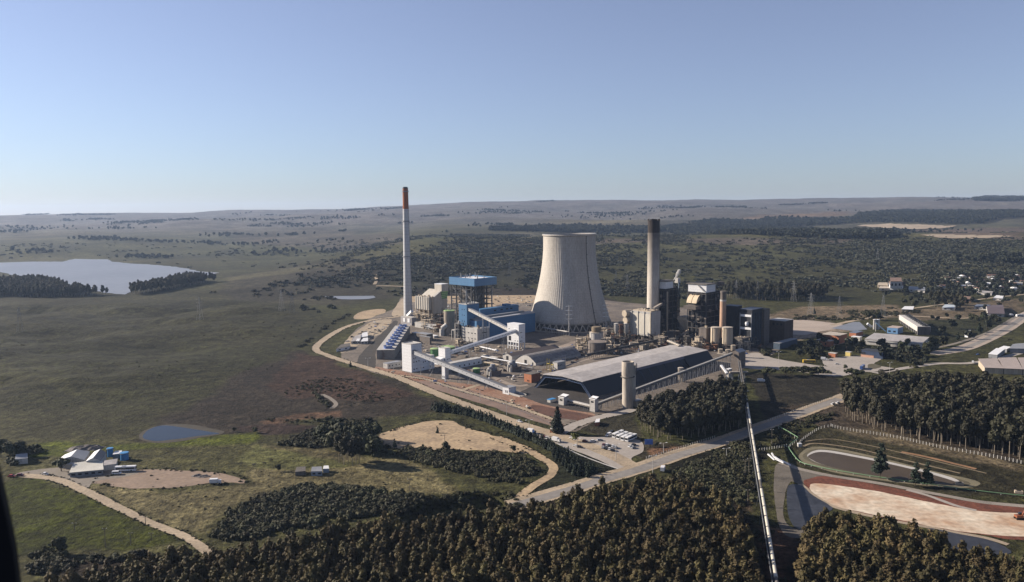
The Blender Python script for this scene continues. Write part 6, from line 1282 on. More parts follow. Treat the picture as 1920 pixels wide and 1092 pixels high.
P = at(1078, 828); place_tree(LT_, 'light_tree', 'small yellow green tree beside the parked cars', P, .8)
P = at(868, 950); place_tree(BRD[0], 'tree', 'small lone pale tree in the dark hollow', P, .6)
for i, (a, b) in enumerate([(636,867),(645,872),(653,868),(661,873),(668,867),(674,871),(650,862)]): tr('euc', a, b, 18.5, 'tall dark eucalyptus in the tight clump casting the long field shadow', 'eucalyptus_tree', 'clump casting the long field shadow')
for i, (a, b) in enumerate([(600,826),(610,832),(622,822),(632,832),(641,822),(652,834),(660,824),(672,832),(684,826),(693,834),(702,828),(668,842),(684,848),(700,852),(626,843)]): tr('broad', a, b, 13 + i % 4, 'broad dark tree in the clump above the field with the long shadow', 'broad_tree', 'dark tree clump in the middle fields')
for px, py, h, lab in ((1650,897,21,'large open dark conifer beside the brown pond'),(1716,912,14,'left of two low conifers by the green pipe'),(1738,913,14.5,'right of two low conifers by the green pipe')): tr('pine', px, py, h, lab, 'conifer')
for px, py, h, k, lab in ((1796,640,11,'pine','dark round pine beside the small white trailer'),(1836,628,15,'pine','tall loose pine at the edge of the green lawn'),(1752,654,16,'broad','large dark tree right of the cell cooler row'),(1768,650,14,'broad','second dark tree right of the cell cooler row'),(1738,660,12,'broad','dark tree in front of the cell cooler row'),(1692,660,14,'broad','bare looking grey tree before the low white building'),(1700,652,12,'broad','small tree touching the roof of the low white building'),(1618,652,9,'broad','small tree at the left end of the low white building'),(1585,692,5,'broad','tiny round tree alone on the paved square'),
    (1440,706,10,'flat','leftmost umbrella shaped tree beside the brown field'),(1473,705,10,'flat','second umbrella shaped tree beside the brown field'),(1506,704,10.5,'flat','third umbrella shaped tree beside the brown field'),(1534,704,10,'flat','rightmost umbrella shaped tree beside the brown field'),(1600,712,12,'flat','wide dark tree at the near corner of the tall wood'),
    (1516,668,12,'broad','dark tree left of the brick workshop'),(1500,672,13,'broad','dark tree behind the yellow bus'),(1536,664,10,'broad','dark tree in front of the brick workshop'),(1555,634,8,'flat','dark shrubby tree before the settling pond'),
    (1628,600,15,'broad','left of the two dark trees on the bare land'),(1645,601,14,'broad','right of the two dark trees on the bare land'),(1527,589,10,'cone','lone dark cone tree on the bare straw field'),(1715,578,15,'broad','dark tree above the white roofed row'),(1695,571,12,'broad','round dark tree below the village slope'),(115,884,9,'flat','wide dark umbrella tree at the farm gate'),(20,862,13,'broad','large dark tree at the left edge of the picture'),(2,858,13,'broad','dark tree cut by the left picture edge'),(35,856,11,'broad','dark tree beside the small grey barn'),
    (657,688,7,'cone','small dark pointed tree at the road bend'),(521,884,5,'broad','round bush tree above the small blue houses'),(478,812,5,'broad','round bush beside the blue farm pond'),(440,810,4,'broad','pale bush at the right tip of the farm pond'),(110,1040,9,'broad','grey green tree at the lower left thicket'),(1205,812,3,'broad','tiny shrub by the buses') if False else (820,812,5,'cone','small dark tree at the left end of the conifer row'),(1232,838,4,'broad','small shrub right of the blue board'),(962,848,5,'broad','round dark tree on the edge of the sandy track'),(836,846,7,'broad','dark tree standing at the edge of the sandy clearing'),(740,842,7,'pine','thin tree at the left edge of the sandy clearing')):
    tr(k, px, py, h, lab, {'pine': 'pine_tree', 'cone': 'cone_tree', 'flat': 'umbrella_tree', 'broad': 'broad_tree'}[k])
for i, (a, b) in enumerate([(1744,572),(1752,576),(1760,571),(1768,577),(1776,572),(1786,577),(1795,573),(1803,580),(1757,582),(1790,584)]): tr('euc', a, b, 24, 'tall dark tree in the big clump below the village', 'tall_tree', 'tall clump below the village', True)
for i, (a, b) in enumerate([(1822,602),(1832,606),(1842,604),(1852,608),(1862,604),(1870,607)]): tr('broad', a, b, 12, 'dark tree in the group before the purple roofed hall', 'broad_tree', 'tree group before the purple roofed hall')
row = spline(PX([(815,770),(860,775),(910,790),(960,812),(1000,828),(1034,846)]), 9)
for i in range(0, len(row)):
    for s_ in (-2.6, 0.6, 3.6):
        p = row[i] + np.array([rng1.normal() * .7 + s_ * .6, rng1.normal() * .7 - s_]); place_tree(CONI[i % 3], 'conifer', 'small dark conifer in the dense row between the sandy clearing and the road', (*p, 0), rng1.uniform(.7, 1.05), 'conifer row beside the road')
tri = PX([(1034,853),(1060,852),(1105,876),(1122,890),(1095,900),(1068,890),(1048,872)])
for i, p in enumerate(fillpts(tri, 3.7, RNG, .4)[:90]): place_tree(CONI[i % 3], 'conifer', 'young dark conifer in the wedge shaped clump below the road', p, rng1.uniform(.6, .85), 'wedge shaped conifer clump')

# low shrubs and tussocks on the open left field
fp = fillpts([p for p in PX([(0,600),(560,575),(600,600),(545,700),(430,800),(0,815)])], 17, RNG, .5, lambda x, y: .55 * np.clip((fbm(x, y, 120, 4, 71) - .52) * 8, 0, 1) + .02); scatter('field_shrubs', 'low dark shrubs dotted over the open left field', 'shrubs', fp, sc(len(fp), .18, .55), P_BUSH)
fp = fillpts([p for p in PX([(180,912),(330,925),(460,905),(480,840),(640,845),(740,862),(860,908),(700,925),(520,915),(380,985),(330,985)])], 7, RNG, .5, lambda x, y: .10 + .5 * np.clip((fbm(x, y, 40, 3, 72) - .58) * 9, 0, 1)); scatter('field_shrubs', 'weeds and low shrubs dotted over the pale meadow', 'shrubs', fp, sc(len(fp), .10, .30), P_BUSH)
# loose material lying about the works yard
def junk():
    ms = []
    for k, (m_, dims) in enumerate(((OFFW, (2.6, 1.2, 1.3)), (CONC, (3.2, 2.2, 1.0)), (RUST, (4.5, .8, .6)), (GSTEEL, (5.5, .7, .7)), (DCONC, (2.2, 2.0, 1.8)), (TAN, (3.0, 1.6, 1.0)), (WHITE, (1.4, 1.2, 1.6)), (BLUEP, (2.4, 1.2, 1.2)))):
        b = MB(); b.box((0, 0), dims[0], dims[1], 0, dims[2]); b.box((dims[0] * .7, dims[1] * .4), dims[0] * .5, dims[1] * .6, 0, dims[2] * .6); b.tube((-dims[0] * .6, -dims[1], .3), (dims[0] * .6, -dims[1] * .8, .3), .28, 6)
        me = bpy.data.meshes.new('loose_material'); me.from_pydata(b.v, [], b.f); me.materials.append(m_); ms.append(me)
    return proto_collection('loose_material', ms)
PJ = junk()
for lab, pix, st in (('loose building material scattered over the middle of the works yard', [(790,640),(880,650),(960,650),(1010,662),(1100,640),(1110,665),(1060,690),(1000,712),(940,720),(850,700),(800,680)], 8), ('loose material between the older boiler blocks', [(1120,640),(1220,652),(1340,655),(1420,660),(1400,668),(1330,662),(1200,665),(1120,668)], 7), ('loose material in the dirt lot inside the road bend', [(650,655),(690,640),(720,620),(735,604),(700,604),(672,622),(650,640)], 8), ('loose material stored left of the cooling tower', [(770,572),(900,556),(1000,556),(1000,575),(930,580),(850,600),(780,600)], 12), ('debris on the red soil by the conveyor', [(720,692),(800,708),(900,730),(1010,765),(1000,775),(880,740),(760,708)], 12)):
    p = fillpts(PX(pix), st, RNG, .5, lambda x, y: .55 + 0 * x); p[:, 2] += .1; scatter('loose_material', lab, 'loose material', p, sc(len(p), .45, 1.25), PJ, tilt=0)

def machinery():
    ms = []; rm = random.Random(8)
    for k in range(7):
        for j, m_ in enumerate((BROWNG, DCONC, TAN, RUST)[k % 4:k % 4 + 1]):
            b = MB(); hh = rm.uniform(3.5, 9)
            for x_, y_ in ((-2.5, -2), (2.5, -2), (2.5, 2), (-2.5, 2)): b.box((x_, y_), .35, .35, 0, hh)
            for z_ in (hh * .45, hh * .95): b.box((0, 0), 5.6, 4.6, z_, z_ + .25)
            b.box((rm.uniform(-1, 1), 0), rm.uniform(1.5, 3), 2.4, hh * .5, hh * .9); b.rings((rm.uniform(-1, 1), .5), [(1.2, 0), (1.2, hh * .42)], 10)
            b.tube((-6, rm.uniform(-2, 2), hh * .7), (6, rm.uniform(-2, 2), hh * .7), .45, 7); b.tube((0, -5, hh * .3), (1, 5, hh * .3), .4, 7); b.tube((2, 2, hh), (2, 2, hh + 2.5), .3, 6)
            me = bpy.data.meshes.new('pipework'); me.from_pydata(b.v, [], b.f); me.materials.append(m_); ms.append(me)
    return proto_collection('pipework', ms)
PMc = machinery()
for lab, pix, st in (('tangled pipework and small plant between the older boiler units', [(1128,628),(1200,618),(1260,612),(1350,618),(1400,640),(1425,655),(1380,660),(1320,658),(1240,656),(1160,652),(1128,645)], 7.5), ('pipework under the grey precipitator and round the blue boiler house', [(780,600),(830,590),(870,600),(880,628),(850,634),(820,625),(785,612)], 8), ('pipework beside the white switch building', [(850,640),(872,648),(905,655),(895,662),(855,652)], 10), ('pipework around the oil tank and white silo', [(1080,640),(1110,628),(1150,632),(1170,650),(1140,668),(1085,665)], 12)):
    p = fillpts(PX(pix), st, RNG, .45, lambda x, y: .78 + 0 * x); scatter('pipework', lab, 'pipework', p, sc(len(p), .6, 1.45), PMc, tilt=0)
for lab, pix, st in (('dark garden trees among the low offices', [(1480,645),(1530,640),(1600,652),(1690,652),(1760,660),(1740,690),(1690,694),(1672,676),(1650,676),(1640,662),(1560,664),(1500,664)], 13), ('dark trees dotted around the green lawn and highway', [(1740,600),(1800,590),(1870,600),(1850,625),(1800,645),(1760,650)], 32), ('dark trees on the slope between the village and the facility', [(1690,540),(1760,545),(1920,552),(1920,575),(1820,585),(1700,570),(1640,560)], 26)):
    p = fillpts([att(a_, b_)[:2] for a_, b_ in pix], st, RNG, .5, lambda x, y: .6 + 0 * x); scatter('garden_trees', lab, 'garden trees', p, sc(len(p), .45, 1.05), P_FAR)

for lab, pix in (('straggly bushes round the rim of the sandy clearing', [(700,822),(750,800),(805,786),(852,787),(884,800),(935,814),(990,836),(1004,852),(930,850),(860,847),(790,848),(730,843)]), ('weeds creeping over the edge of the bare farm lot', [(160,906),(225,884),(300,878),(380,881),(445,889),(468,905),(400,908),(340,917),(260,920),(185,911)])):
    w_ = PX(pix); wi = spline(w_, 6, True); p = fillpts(wi, 2.4, RNG, .5, lambda x, y: np.where(pdist(x, y, wi) < 4.5 + 7 * (fbm(x, y, 14, 3, 77) - .4), .5, .012)); scatter('edge_weeds', lab, 'weeds', p, sc(len(p), .12, .45), P_BUSH)
vb = []
for name_ in ('main_road_shoulder', 'perimeter_road', 'dirt_track', 'farm_road', 'service_road', 'gate_road'):
    for o_ in [q_ for q_ in COL.objects if q_.name.split('.')[0] == name_]:
        co = np.array([v.co[:] for v in o_.data.vertices])
        for k in (0, 2):
            e_ = co[k::3]
            for i in range(len(e_) - 1):
                L_ = np.linalg.norm(e_[i + 1] - e_[i]); n_ = int(L_ / 1.1); cen = (co[1::3][i])
                for q_ in range(n_):
                    if RNG.random() < .55: pt = e_[i] + (e_[i + 1] - e_[i]) * (q_ / max(n_, 1)); out = (pt - cen)[:2]; out = out / (np.linalg.norm(out) + 1e-6); vb.append((pt[0] + out[0] * RNG.uniform(-.5, 1.6), pt[1] + out[1] * RNG.uniform(-.5, 1.6), 0))
vb = np.array(vb); pv = np.array([proj(p_) for p_ in vb]); ok_ = ~((pv[:, 0] > 1040) & (pv[:, 0] < 1225) & (pv[:, 1] > 812) & (pv[:, 1] < 885)); scatter('verge_weeds', 'ragged weeds along the verges of the roads', 'weeds', vb[ok_], sc(int(ok_.sum()), .10, .32), P_BUSH)
# ================================================================ VEHICLES, HOUSES, POLES
def paint(n, c): return mat(n, c, .35, .06, .3, spec=.5)
PW, PR, PB, PD, PS, PY = paint('white_paint', (.80, .80, .80)), paint('red_paint', (.42, .03, .03)), paint('blue_paint', (.03, .08, .25)), paint('black_paint', (.02, .02, .025)), paint('silver_paint', (.42, .43, .45)), paint('yellow_bus_paint', (.70, .46, .05))
PM = paint('maroon_paint', (.16, .03, .04))
def wheels(t, xs, y, r, w=.25):
    for x in xs:
        for s in (-1, 1): MB().tube((x, s * y - w / 2, r), (x, s * y + w / 2, r), r, 12).build('wheel', TYRE, t)
def proto_car():
    t = thing('parked_car', 'x', 'car', (0, 0, 0)); b = MB(); pr = [(-2.1, .35), (2.1, .35), (2.15, .75), (1.2, .92), (-1.85, .95), (-2.15, .8)]
    n = len(pr); b.v = [(x, -.85, z) for x, z in pr] + [(x, .85, z) for x, z in pr]; b.f = [tuple(range(n))[::-1], tuple(range(n, 2 * n))] + [(i, (i + 1) % n, n + (i + 1) % n, n + i) for i in range(n)]; b.build('body', PW, t)
    g = MB(); pr = [(-1.75, .93), (1.15, .91), (.45, 1.42), (-1.25, 1.44)]; g.v = [(x, -.76, z) for x, z in pr] + [(x, .76, z) for x, z in pr]; g.f = [(3, 2, 1, 0), (4, 5, 6, 7)] + [(i, (i + 1) % 4, 4 + (i + 1) % 4, 4 + i) for i in range(4)]; g.build('window', GLASS, t)
    MB().box((-.38, 0), 1.75, 1.42, 1.42, 1.49).build('roof', PW, t); wheels(t, (-1.3, 1.3), .78, .32); return t
def proto_bus():
    t = thing('parked_bus', 'x', 'bus', (0, 0, 0)); MB().box((0, 0), 12.4, 2.5, .4, 3.05).build('body', PW, t); MB().box((0, 0), 12.3, 2.4, 3.05, 3.3).build('roof', PW, t)
    for s in (-1, 1): MB().box((0.1, s * 1.26), 11.4, .06, 1.45, 2.6).build('side_window', GLASS, t)
    MB().box((6.22, 0), .06, 2.2, 1.2, 2.7).build('windscreen', GLASS, t); MB().box((-1, 0), 2.2, 1.5, 3.3, 3.55).build('roof_unit', PS, t); wheels(t, (-3.9, 3.6), 1.15, .5); return t
def proto_truck():
    t = thing('parked_truck', 'x', 'truck', (0, 0, 0)); MB().box((-.9, 0), 4.6, 2.3, .9, 3.2).build('cargo_box', PW, t); MB().box((2.5, 0), 1.7, 2.1, .5, 2.3).build('cab', PW, t); MB().box((3.37, 0), .06, 1.9, 1.4, 2.1).build('windscreen', GLASS, t); MB().box((0.2, 0), 6.4, .9, .5, .88).build('chassis', STEEL, t); wheels(t, (-2.2, 2.4), 1.0, .45); return t
def proto_pickup():
    t = thing('parked_van', 'x', 'van', (0, 0, 0)); b = MB(); pr = [(-2.6, .4), (2.6, .4), (2.65, 1.0), (1.9, 1.25), (1.3, 2.1), (-2.6, 2.15)]; n = 6; b.v = [(x, -.95, z) for x, z in pr] + [(x, .95, z) for x, z in pr]; b.f = [tuple(range(n))[::-1], tuple(range(n, 2 * n))] + [(i, (i + 1) % n, n + (i + 1) % n, n + i) for i in range(n)]; b.build('body', PW, t)
    for s in (-1, 1): MB().box((-.3, s * .97), 3.6, .06, 1.3, 1.85).build('side_window', GLASS, t)
    b = MB(); b.poly([(1.93, -.85, 1.27), (1.93, .85, 1.27), (1.36, .85, 2.05), (1.36, -.85, 2.05)]); b.build('windscreen', GLASS, t); wheels(t, (-1.6, 1.7), .88, .36); return t
PROTO = {}
def veh(kind, px, py, ang, label, colour=None, group=None, hill=False, s=None, z=0):
    "first use places the model itself, later uses copy it"
    P = att(px, py) if hill else at(px, py); P = (P[0], P[1], P[2] + .16 + z); rz = radians(ang)
    if kind not in PROTO:
        PROTO[kind] = {'car': proto_car, 'bus': proto_bus, 'truck': proto_truck, 'van': proto_pickup}[kind](); o = copy_tree(PROTO[kind], P, rz, s)
    else: o = copy_tree(PROTO[kind], P, rz, s)
    o['label'] = label
    if group: o['group'] = group
    if colour is not None:
        for ch in o.children:
            if ch.name.split('.')[0] in ('body', 'cab', 'roof', 'cargo_box') and not (ch.name.startswith('cargo') and colour is not PY): ch.data = ch.data.copy(); ch.data.materials[0] = colour
    return o
q = at(1172.5, 822, 3.2); q2 = at(1192, 813.5, 3.2); BA = math.degrees(math.atan2(q2[1] - q[1], q2[0] - q[0]))
for px, py, lab in ((1183, 825.5, 'white coach nearest the viewer in the parked row'), (1175, 824, 'second white coach of the parked row counted from the front'), (1167, 821.5, 'third white coach of the parked row counted from the front'), (1159, 818.5, 'rearmost white coach of the parked row')): veh('bus', px, py, BA + 180, lab)
veh('van', 1141, 818, BA + 180, 'white van parked left of the coaches'); veh('van', 1145, 814, BA + 180, 'dark van parked behind the white van by the coaches', PD)
RA = -math.degrees(math.atan2(1, 1.9))
for px, py, ang, col, lab in ((974,792,-42,PW,'white car alone on the pale road near the fence'),(989,808,-42,PD,'dark car beside the lamp post on the pale road'),(1020,822,-40,PR,'red car behind the white box truck'),(1025,824,-40,PW,'white car between the red car and the box truck'),(1073,823,-40,PW,'white car parked by the yellow green tree'),(1080,838,-35,PW,'white car at the lower edge of the pale road'),(1087,840,-35,PD,'dark car next to the white one at the lower road edge'),(1097,829,-20,PM,'maroon car parked at the upper kerb of the lot'),(1112,829,20,PW,'white car parked at the upper kerb of the lot'),(1125,827,10,PS,'silver car parked right of the white one at the kerb'),
    (1132,836,70,PM,'maroon car at the left end of the central car cluster'),(1138,836,70,PW,'white car at the back of the central car cluster'),(1143,838,70,PD,'black car at the back of the central car cluster'),(1149,839,70,PW,'white car behind the tall lamp in the car cluster'),(1154,841,70,PS,'silver car at the right end of the car cluster'),(1131,841,70,PS,'silver car in the front row of the car cluster'),(1137,843,70,PD,'black car in the front row of the car cluster'),(1143,844,70,PW,'white car in the front row of the car cluster'),(1149,846,70,PD,'dark car closest to the junction in the cluster'),
    (1182,839,BA,PW,'white car in front of the blue board'),(1188,836,BA,PD,'dark car behind the white one near the blue board'),(1187,841,BA,PS,'silver car beside the low fence by the blue board'),
    (1562,759,35,PW,'white car at the roadside below the tall wood'),(1571,757,35,PW,'second white car at the roadside below the tall wood'),
    (22,895,5,PR,'bright red car at the farm entrance'),(38,893,5,PM,'dark red car at the farm entrance'),(85,891,-20,PW,'white car beside the wide farm tree'),(1834,666,20,PB,'dark blue car before the panelled roof'),(1703,676,60,PR,'red car near the bushes by the offices'),(1742,662,0,PS,'silver car under the dark trees by the highway'),(1558,676,-20,PW,'white car at the left edge of the paved square'),(1570,684,-20,PW,'white car with a trailer on the paved square'),(683,606,10,PD,'dark car at the top of the dirt lot'),(704,620,0,PD,'black car in the middle of the dirt lot'),(1430,645,0,PS,'silver car in the shade before the dark blocks'),(1399,735,10,PS,'silver car by the conveyor on the brown field'),(690,640,40,PS,'silver car beside the lot workshops'),(678,641,40,PW,'white car beside the lot workshops')):
    veh('car', px, py, ang, lab, col)
veh('truck', 1043, 829, -38, 'white box truck on the pale road'); veh('truck', 997, 813, -42, 'small white and blue truck left of the red car', PB); veh('truck', 1243, 884, 70, 'red cabbed truck with a white box at the main road bend', PR); veh('bus', 236, 884, 6, 'long white coach parked at the farm yard'); veh('van', 219, 890, 6, 'white van in front of the coach at the farm'); veh('bus', 1517, 681, -6, 'yellow bus on the road before the offices', PY)
veh('truck', 1545, 676, -25, 'white truck at the corner of the paved square'); veh('van', 1824, 681, 60, 'white van in front of the panelled roof'); veh('bus', 1617, 692, 55, 'blue and white coach parked on the paved square', PB); veh('bus', 1912, 594, 15, 'white coach on the highway at the right edge'); veh('truck', 1896, 593, 20, 'white truck behind the coach on the highway'); veh('truck', 1427, 717, 0, 'white trailer by the conveyor on the brown field'); veh('truck', 404, 908, 8, 'white tank truck on the bare farm lot')
for o in PROTO.values():
    for ch in list(o.children): 
        for g in list(ch.children): bpy.data.objects.remove(g)
        bpy.data.objects.remove(ch)
    bpy.data.objects.remove(o)
# excavator
P = at(1911, 974); t = thing('excavator', 'orange tracked excavator working on the white basin floor', 'excavator', P); OR = paint('orange_paint', (.24, .08, .035)); x0, y0, z0 = P[0], P[1], .2
for s in (-1.1, 1.1): MB().box((x0, y0 + s), 4.2, .6, z0, z0 + .9).build('track', TYRE, t)
MB().box((x0 - .2, y0), 3.6, 2.6, z0 + .95, z0 + 2.1).build('house', OR, t); MB().box((x0 + .6, y0 + .7), 1.5, 1.1, z0 + 2.1, z0 + 3.2).build('cab', GLASS, t)
bm_ = MB().beam((x0 + 1.2, y0 - .3, z0 + 1.8), (x0 + 3.2, y0 - .4, z0 + 5.6), .6, .7); bm_.build('boom', OR, t); MB().beam((x0 + 3.2, y0 - .4, z0 + 5.6), (x0 + 5.6, y0 - .4, z0 + 3.4), .45, .5).build('stick', OR, t); MB().box((x0 + 5.7, y0 - .4), 1.1, 1.1, z0 + 2.2, z0 + 3.3).build('bucket', STEEL, t)
# -------- buildings given by four eave corners seen in the picture
def roof4(name, label, pix, ez, rz, wallm=OFFW, roofm=WROOF, cat='building', alt=None, shed=False, hill=False, win=0, group=None):
    zb = att(*pix[0])[2] if hill else 0.0; c = [at(a, b, zb + ez)[:2] for a, b in pix]; ctr = sum(c) / 4; t = thing(name, label, cat, (*c[0], zb), group)
    MB().prism([ctr + (p - ctr) * .96 for p in c], zb - .5, zb + ez - .05).build('wall', wallm, t); m0, m1 = (c[0] + c[1]) / 2, (c[2] + c[3]) / 2
    if shed: b = MB(); b.v = [(*c[0], zb + ez), (*c[1], zb + rz), (*c[2], zb + rz), (*c[3], zb + ez)]; b.v += [(v[0], v[1], v[2] + .25) for v in b.v]; b.f = [(0, 1, 2, 3), (4, 5, 6, 7), (0, 1, 5, 4), (1, 2, 6, 5), (2, 3, 7, 6), (3, 0, 4, 7)]; b.build('roof', roofm, t)
    else:
        for i, (e0, e1, a_, b_) in enumerate(((c[0], c[3], m0, m1), (c[1], c[2], m0, m1))):
            b = MB(); b.v = [(*e0, zb + ez), (*e1, zb + ez), (*b_, zb + rz), (*a_, zb + rz)]; b.v += [(v[0], v[1], v[2] + .2) for v in b.v]; b.f = [(0, 1, 2, 3), (4, 5, 6, 7), (0, 1, 5, 4), (1, 2, 6, 5), (2, 3, 7, 6), (3, 0, 4, 7)]; b.build('roof_slope', (alt or roofm) if i else roofm, t)
        b = MB(); b.poly([(*c[0], zb + ez), (*c[1], zb + ez), (*m0, zb + rz)]); b.poly([(*c[2], zb + ez), (*c[3], zb + ez), (*m1, zb + rz)]); b.build('gable', wallm, t)
    if win:
        d = c[3] - c[0]; L = np.linalg.norm(d); d /= L; e = np.array([d[1], -d[0]]); e = e if e[1] < 0 else -e
        for k in range(win): q = c[0] + (c[3] - c[0]) * (k + .5) / win; q = ctr + (q - ctr) * .96; MB().box(q, min(3, L / win * .5), .3, zb + ez * .35, zb + ez * .7, d).build('window', DARKW, t)
    return t
roof4('farm_barn', 'large farm barn with one white and one grey roof slope', [(107.7,864),(159,863.6),(169,847.4),(121,853.5)], 5, 7.5, OFFW, WROOF, alt=MIDG)
roof4('farm_barn', 'second barn right beside it with a dark grey right slope', [(160.5,866),(189,864),(199.8,849.4),(176.8,847.4)], 5, 7, OFFW, WROOF, alt=mat('dark_grey_sheet_roof', (.15, .15, .16), .6, .2, .1))
roof4('farm_shed', 'long cream roofed cow shed nearest the farm road', [(129.4,887.3),(138,873.8),(192.3,866.3),(194.4,881.3)], 3, 4.6, GSTEEL, mat('cream_sheet_roof', (.66, .64, .56), .6, .15, .1), shed=True, win=5)
roof4('farm_shed', 'short pale shed behind the right end of the cow shed', [(193,874),(195.7,867.5),(221,863.5),(218,870.5)], 3.4, 4.4, OFFW, PALER, shed=True); roof4('farm_shed', 'narrow white lean-to squeezed between barns and cow shed', [(122,872),(126,868),(158,865.8),(155,869.5)], 3, 3.6, OFFW, WROOF, shed=True)
roof4('farm_house', 'small grey roofed house half hidden by the left trees', [(28,862),(30,856),(52,854),(52,860)], 3.4, 4.6, OFFW, MIDG, shed=True); roof4('open_shelter', 'small white roofed shelter behind the blue water tank', [(211,853),(216,848),(229,847),(227,851)], 3, 3.5, GSTEEL, WROOF, shed=True)
tank('water_tank', 'bright blue round water tank at the farm', 233.6, 862, 2.6, 4.6, BTARP, BTARP, .4); tank('water_tank', 'small blue water tank between the barn roofs', 207, 856, 1.9, 5.5, BTARP, BTARP, .3)
for px, py, lab in ((150, 843, 'left grey rubble mound behind the barns'), (170, 841, 'right grey rubble mound behind the barns'), (383, 894, 'small dark debris heap on the bare lot'), (371, 893, 'low debris mound left of the dark heap')):
    P = at(px, py); b = MB(); rg = np.random.default_rng(int(px)); nx = 9; s_ = 9 if py < 860 else 4
    for i in range(nx):
        for j in range(nx): u_, v_ = i / (nx - 1) * 2 - 1, j / (nx - 1) * 2 - 1; b.v.append((P[0] + u_ * s_ + rg.normal() * .3, P[1] + v_ * s_ * .6 + rg.normal() * .3, max(0, 1 - u_ * u_ - v_ * v_) * s_ * .28 * rg.uniform(.5, 1.3)))
    b.f = [(i * nx + j, i * nx + j + 1, (i + 1) * nx + j + 1, (i + 1) * nx + j) for i in range(nx - 1) for j in range(nx - 1)]; tag(b.build('rubble_mound', mat('rubble', (.20, .18, .17), .95, .6, .5), None), lab, 'mound', kind='stuff')
roof4('small_house', 'small blue grey house in the middle field', [(583,885),(585,880),(603,879),(604.5,884.5)], 2.6, 3.8, mat('pale_blue_wall', (.35, .40, .46), .8, .1, .2), MIDG, 'house', shed=True, win=2); roof4('small_house', 'tiny pale hut right of the blue grey house', [(605.5,880),(607,876),(616,875.5),(617,879.5)], 2.4, 3, mat('pale_blue_wall', (0, 0, 0)), WROOF, 'house', shed=True); roof4('small_house', 'dark low hut left of the blue grey house', [(553,886),(556,879),(573,878),(573,884)], 2.4, 3.2, DCONC, DCONC, 'house', shed=True)
roof4('gate_kiosk', 'red brick kiosk with a white slab on the gate road', [(1115,793),(1118,787),(1125,786),(1124,792)], 2.8, 3.0, BRICK, WROOF, 'kiosk', shed=True); roof4('gate_kiosk', 'tiny brick booth beside the big gate tree', [(1031,805),(1033,802),(1040,802),(1039,806)], 2.6, 2.8, BRICK, OFFW, 'kiosk', shed=True)
# workshops inside the road bend
for lab, pix, wm, rm in (('white tent roofed workshop at the back of the dirt lot', [(675,633),(680,626),(689,624),(690,631)], OFFW, WROOF), ('wide pale workshop roof in the dirt lot', [(658,641),(666,632),(677,629),(676,638)], OFFW, PALER), ('small white workshop right of the wide pale one', [(676,641),(681,636),(690,635),(690,640)], OFFW, WROOF), ('white and blue lot office with a dark roof', [(630,655),(640,648),(657,645),(655,650)], WHITE, DCONC), ('narrow white shed left of the pale workshop', [(667,640),(670,637),(675,637),(674,640)], OFFW, WROOF)): roof4('lot_workshop', lab, pix, 3.2, 4.2, wm, rm, shed=True, win=2)
b = MB(); P = at(655, 597)
# right hand site
bldg('brick_workshop', 'large brick workshop with a flat concrete roof behind the offices', 'building', 1572, 646, 1540, 1588, top=630.5, m=BRICK, roof=CONC, win=[('l', [(6, 6.2), (12, 6.2), (18, 6.2)], 4, 1.6)]); bldg('brick_workshop', 'lower orange brick wing in front of the large workshop', 'building', 1556, 651, 1530.5, 1563, h=6.4, m=BRICK, roof=CONC, win=[('l', [(5, 3), (14, 3)], 1.6, 2)])
t, N, a, b_, h = bldg('low_white_building', 'long low pale building with a dark doorway at its end', 'building', 1728, 655, 1621, 1742, h=6.2, m=OFFW, roof=PALER, ang=54.4); windows(t, N, np.array([-.813, .582]), np.array([-.58, -.81]), [(9, 2.6)], 4, 4.2, DARKW, 'door'); MB().prism(rect(N[:2] - np.array([.582, .813]) * 1 + np.array([-.813, .582]) * 16, a - 18, .9, np.array([.582, .813]), np.array([-.813, .582])), 4.2, 4.6).build('canopy', MIDG, t)
bldg('blue_plant_building', 'small blue and white plant building with a pinkish flat roof', 'building', 1683, 627, 1663, 1693, top=616, m=mat('mid_blue_wall', (.12, .25, .45), .6, .2, .2), roof=mat('pink_concrete', (.46, .38, .33), .9, .15, .1), win=[('l', [(4, 3), (10, 3)], 3, 2)])
for px, h_, lab in ((1640, 13, 'left pale cylinder vessel beside the blue plant building'), (1646, 13, 'right pale cylinder vessel beside the blue plant building')): tank('vessel', lab, px, 618, 2.0, h_, OFFW, WHITE, .6, 'vessel')
P = at(1633, 617); t = thing('white_pipework', 'thick white curved pipe left of the pale vessels', 'pipe', P); MB().tube((P[0] - 5, P[1], 7), (P[0], P[1], 3), 1.6, 12).tube((P[0], P[1], 3), (P[0] + 4, P[1] + 1, 2.4), 1.6, 12).build('pipe', WHITE, t, True); MB().beam((P[0] - 5, P[1], 0), (P[0] - 5, P[1], 6), .6).build('stand', STEEL, t)
q = at(1655, 622); t = thing('blue_stair', 'blue and white sloping stair gantry against the plant building', 'stair', q); MB().beam((q[0] - 8, q[1] + 2, 11), (q[0] + 3, q[1] - 2, .5), 1.8, 1.0).build('flight', mat('light_blue_paint', (.35, .55, .75), .6, .1, .3), t); MB().beam((q[0] - 8, q[1] + 2, 0), (q[0] - 8, q[1] + 2, 10.6), .6).build('post', OFFW, t)
bldg('dark_blue_shed', 'long dark blue shed behind the paved square', 'building', 1655, 674, 1615, 1663, top=661, m=mat('deep_blue_wall', (.03, .05, .10), .7, .3, .2), roof=STEEL, win=[('l', [(20, 4)], 4, 3)]); bldg('pink_office', 'low pinkish office block along the paved square', 'building', 1638, 672, 1614, 1642, h=2.6, m=mat('salmon_wall', (.50, .30, .22), .85, .2, .2), roof=TILE)
